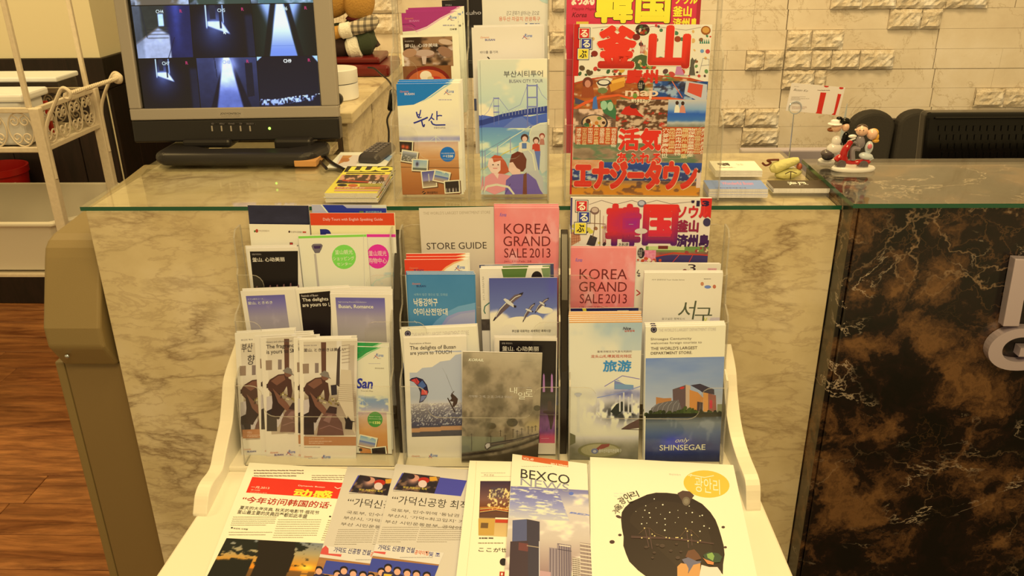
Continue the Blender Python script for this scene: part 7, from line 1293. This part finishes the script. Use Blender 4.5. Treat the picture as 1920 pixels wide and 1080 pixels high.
# ------------------------------------------------------------------ papers and cards on the counter glass
def flat(z): return (np.array((0, 0, z)), np.array((0, 0, 1.0)))
g8 = (600, 100, 3.6); g7 = (1310, 270, 6.62)
s = Sheet('leaflet', 'leaflet', 'white leaflet with an orange picture lying under the remote control', g8, flat(0.0016), (140, 668), (508, 668), BL=(30, 772), t=0.0008, paper=(232, 222, 182))
s.poly([(135, 688), (285, 688), (240, 765), (100, 765)], (214, 196, 150)); s.poly([(155, 690), (220, 690), (160, 735), (120, 750)], (190, 130, 60)); s.ell(170, 720, 30, 14, (176, 110, 50)); s.poly([(420, 690), (508, 690), (508, 730), (440, 720)], (150, 170, 160)); s.done()
for i in range(6):
    z = 0.0149-0.0024*i; ox = (0, 1, -2, 2, 0, 1)[i]
    if i == 0:
        s = Sheet('magazine', 'magazine', 'yellow-titled magazine on top of the pile beside the brochure holder', g8, flat(z), (186, 762), (505, 762), BL=(58, 945), t=0.0021, paper=(222, 200, 60))
        s.poly([(186, 762), (505, 762), (505, 800), (160, 802)], (30, 26, 16)); s.T('LUO', 215, 765, 492, 798, (226, 210, 60), b=0.07); s.rect(160, 803, 505, 820, (226, 206, 60)); s.lines(180, 806, 470, 816, 1, (60, 50, 30), w=8, seed=2)
        s.photo(120, 820, 505, 880, lambda U, V: mx(mx((90, 60, 36), (44, 34, 24), fbm(U*6, V*2, 3)), (210, 150, 96), sm(fbm(U*12, V*3, 9), 0.5, 0.62)), 1.3, [(150, 820), (505, 820), (505, 882), (108, 878)]); s.line([(150, 858), (260, 866), (350, 872)], 7, (190, 60, 24)); s.T('특집 사람들', 330, 866, 470, 882, (226, 210, 160), b=0.02)
        s.ell(150, 890, 34, 9, (40, 34, 30)); s.ell(222, 892, 34, 9, (190, 90, 40)); s.lines(270, 884, 500, 902, 2, (70, 80, 60), seed=5); s.rect(108, 902, 500, 918, (196, 120, 60)); s.T('부산 맛집 여행 정보', 116, 904, 300, 916, (226, 206, 150)); s.lines(100, 922, 480, 934, 1, (206, 150, 110), w=8, seed=6); s.done(); r0 = s.root
    else:
        q = r0.copy(); q2 = r0.children[0].copy(); COL.objects.link(q); COL.objects.link(q2); q2.parent = q
        M = r0.matrix_world.copy(); M.translation += Vector((ox*0.0007, -0.0006*(i % 3), -0.0024*i)); q.matrix_world = M; tag(q, 'magazine in the pile under the yellow-titled magazine', 'magazine', 'magazines under the yellow-titled one')
def card_stack(n, top, TL, TR, BL, draw, lab, sub, grp, paper, t):
    s = Sheet('business_card', 'business card', lab, g7, flat(top), TL, TR, BL=BL, t=t*0.92, paper=paper); draw(s); s.done(); r = random.Random(n)
    for i in range(1, n):
        q = s.root.copy(); q2 = s.root.children[0].copy(); COL.objects.link(q); COL.objects.link(q2); q2.parent = q
        M = s.root.matrix_world.copy(); M.translation += Vector((r.uniform(-0.0006, 0.0006), r.uniform(-0.0005, 0.0005), -t*i)); q.matrix_world = M; tag(q, sub, 'business card', grp)
def dr1(s): s.T('무궁화', 218, 235, 400, 272, (60, 44, 30), b=0.06); s.lines(250, 285, 560, 298, 1, (170, 110, 60), seed=1); s.T('Tel. 051', 460, 245, 560, 268, (190, 170, 120)); s.lines(260, 290, 600, 300, 1, (150, 130, 90), seed=3)
card_stack(9, 0.0112, (130, 212), (690, 212), (30, 330), dr1, 'white business card on top of the stack behind the blue cards', 'white business card in the stack behind the blue cards', 'white business cards under the top one', (244, 232, 184), 0.0012)
def dr2(s): s.T('Wonderful Busan', 280, 470, 690, 508, (206, 130, 130), sh=0.3, b=0.02); s.lines(205, 540, 850, 552, 1, (80, 60, 90), w=7, seed=4)
card_stack(10, 0.0142, (60, 450), (770, 450), (40, 560), dr2, 'blue leaflet card with pink script on top of the front stack', 'blue-topped card in the front stack beside the holder', 'blue cards under the top one', (124, 146, 190), 0.00138)
def dr3(s): s.T('海風', 1085, 470, 1370, 512, (236, 224, 180), b=0.02); s.lines(1150, 518, 1330, 524, 1, (150, 136, 100), w=4)
card_stack(5, 0.0078, (845, 452), (1520, 452), (945, 552), dr3, 'dark brown card with white characters on top of the stack before the yellow sack', 'dark brown card in the stack before the yellow sack', 'dark brown cards under the top one', (70, 54, 30), 0.0015)
# card held by the steel clip
YK = at(1479, 318, z=0)[1]+0.0085; kp = (np.array((0, YK, 0.1)), np.array((0, -1.0, 0.0)))
s = Sheet('business_card', 'business card', 'white business card with red stripes held in the steel clip of the figurine', (1420, 140, 4.321), kp, (278, 65), (712, 104), BL=(215, 290), t=0.0004, paper=(232, 212, 160))
s.T('HOTEL', 298, 92, 338, 101, (110, 90, 70)); s.T('Busan Ko', 296, 112, 408, 140, (90, 76, 60), sh=0.4); s.lines(276, 176, 390, 190, 2, (130, 110, 80), seed=1); s.lines(272, 190, 420, 208, 2, (130, 110, 80), seed=2); s.lines(290, 225, 350, 240, 2, (130, 110, 80), seed=3); s.lines(280, 255, 400, 280, 3, (160, 110, 80), seed=4)
s.ell(560, 92, 20, 11, (200, 44, 26)); s.ell(680, 108, 18, 10, (200, 44, 26)); s.lines(486, 116, 655, 136, 1, (130, 110, 80), w=6, seed=8)
s.poly([(512, 143), (558, 146), (522, 300), (520, 326), (469, 322), (480, 300)], (206, 44, 26)); s.poly([(652, 155), (680, 158), (650, 265), (628, 338), (596, 334), (618, 310)], (206, 44, 26)); s.done()
# remote control
rc_ = empty('remote_control', tuple(at(703, 300, z=0.002)), 'dark grey remote control lying on the white leaflet', 'remote control')
M_RM = mat('dark_grey_plastic', (56, 48, 36), 0.4); M_BT = mat('grey_rubber_buttons', (110, 98, 74), 0.6)
ra, rb2 = at(600+262/3.6, 100+735/3.6, z=0.004), at(600+398/3.6, 100+640/3.6, z=0.004); ax = unit((rb2-ra)*np.array((1, 1, 0))); sd_ = np.array((ax[1], -ax[0], 0))
Lr = np.linalg.norm((rb2-ra)[:2]); w_ = 0.021; oc = ra+sd_*0.017
def rl(u, v, z): p = oc+ax*u+sd_*v; return (p[0], p[1], z)
mb = MB(); prof = [(-w_, 0.0026), (-w_, 0.011), (-w_*0.7, 0.0185), (w_*0.7, 0.0185), (w_, 0.011), (w_, 0.0026)]; n = 6
st_ = [(0, 0.86), (0.01, 1.0), (Lr-0.01, 0.94), (Lr, 0.8)]
vs = [rl(u, v*k, 0.0026+(z-0.0026)*(0.75 if k < 0.9 else 1)) for u, k in st_ for v, z in prof]; fs = [tuple(range(6)), tuple(18+k for k in range(6))[::-1]]
for j in range(3):
    for k in range(6): fs.append((j*6+k, (j+1)*6+k, (j+1)*6+(k+1) % 6, j*6+(k+1) % 6))
put(mb.add(vs, fs).to('remote_body', M_RM, bev=0.003, seg=3), rc_)
for j in range(6):
    for k in range(3):
        u = 0.016+j*(Lr-0.03)/6; v = (k-1)*0.0095; mb = MB(); vs = [rl(u+a, v+b, z) for z in (0.0186, 0.0202) for a, b in ((0, -0.0034), (0.007 if Lr > 0.08 else 0.005, -0.0034), (0.007 if Lr > 0.08 else 0.005, 0.0034), (0, 0.0034))]
        put(mb.add(vs, [(0, 1, 2, 3)[::-1], (4, 5, 6, 7), (0, 1, 5, 4), (1, 2, 6, 5), (2, 3, 7, 6), (3, 0, 4, 7)]).to('button', M_BT), rc_)
cw0 = at(552, 312, z=0.002); cw1 = at(600, 300, z=0.002)
tag(MB().box(cw0[0], cw1[0]+0.004, cw0[1], cw1[1]+0.02, 0.0012, 0.012).to('cardboard_piece', mat('brown_cardboard', (196, 136, 60), 0.85), bev=0.001), 'brown cardboard piece under the right side of the monitor base', 'cardboard')
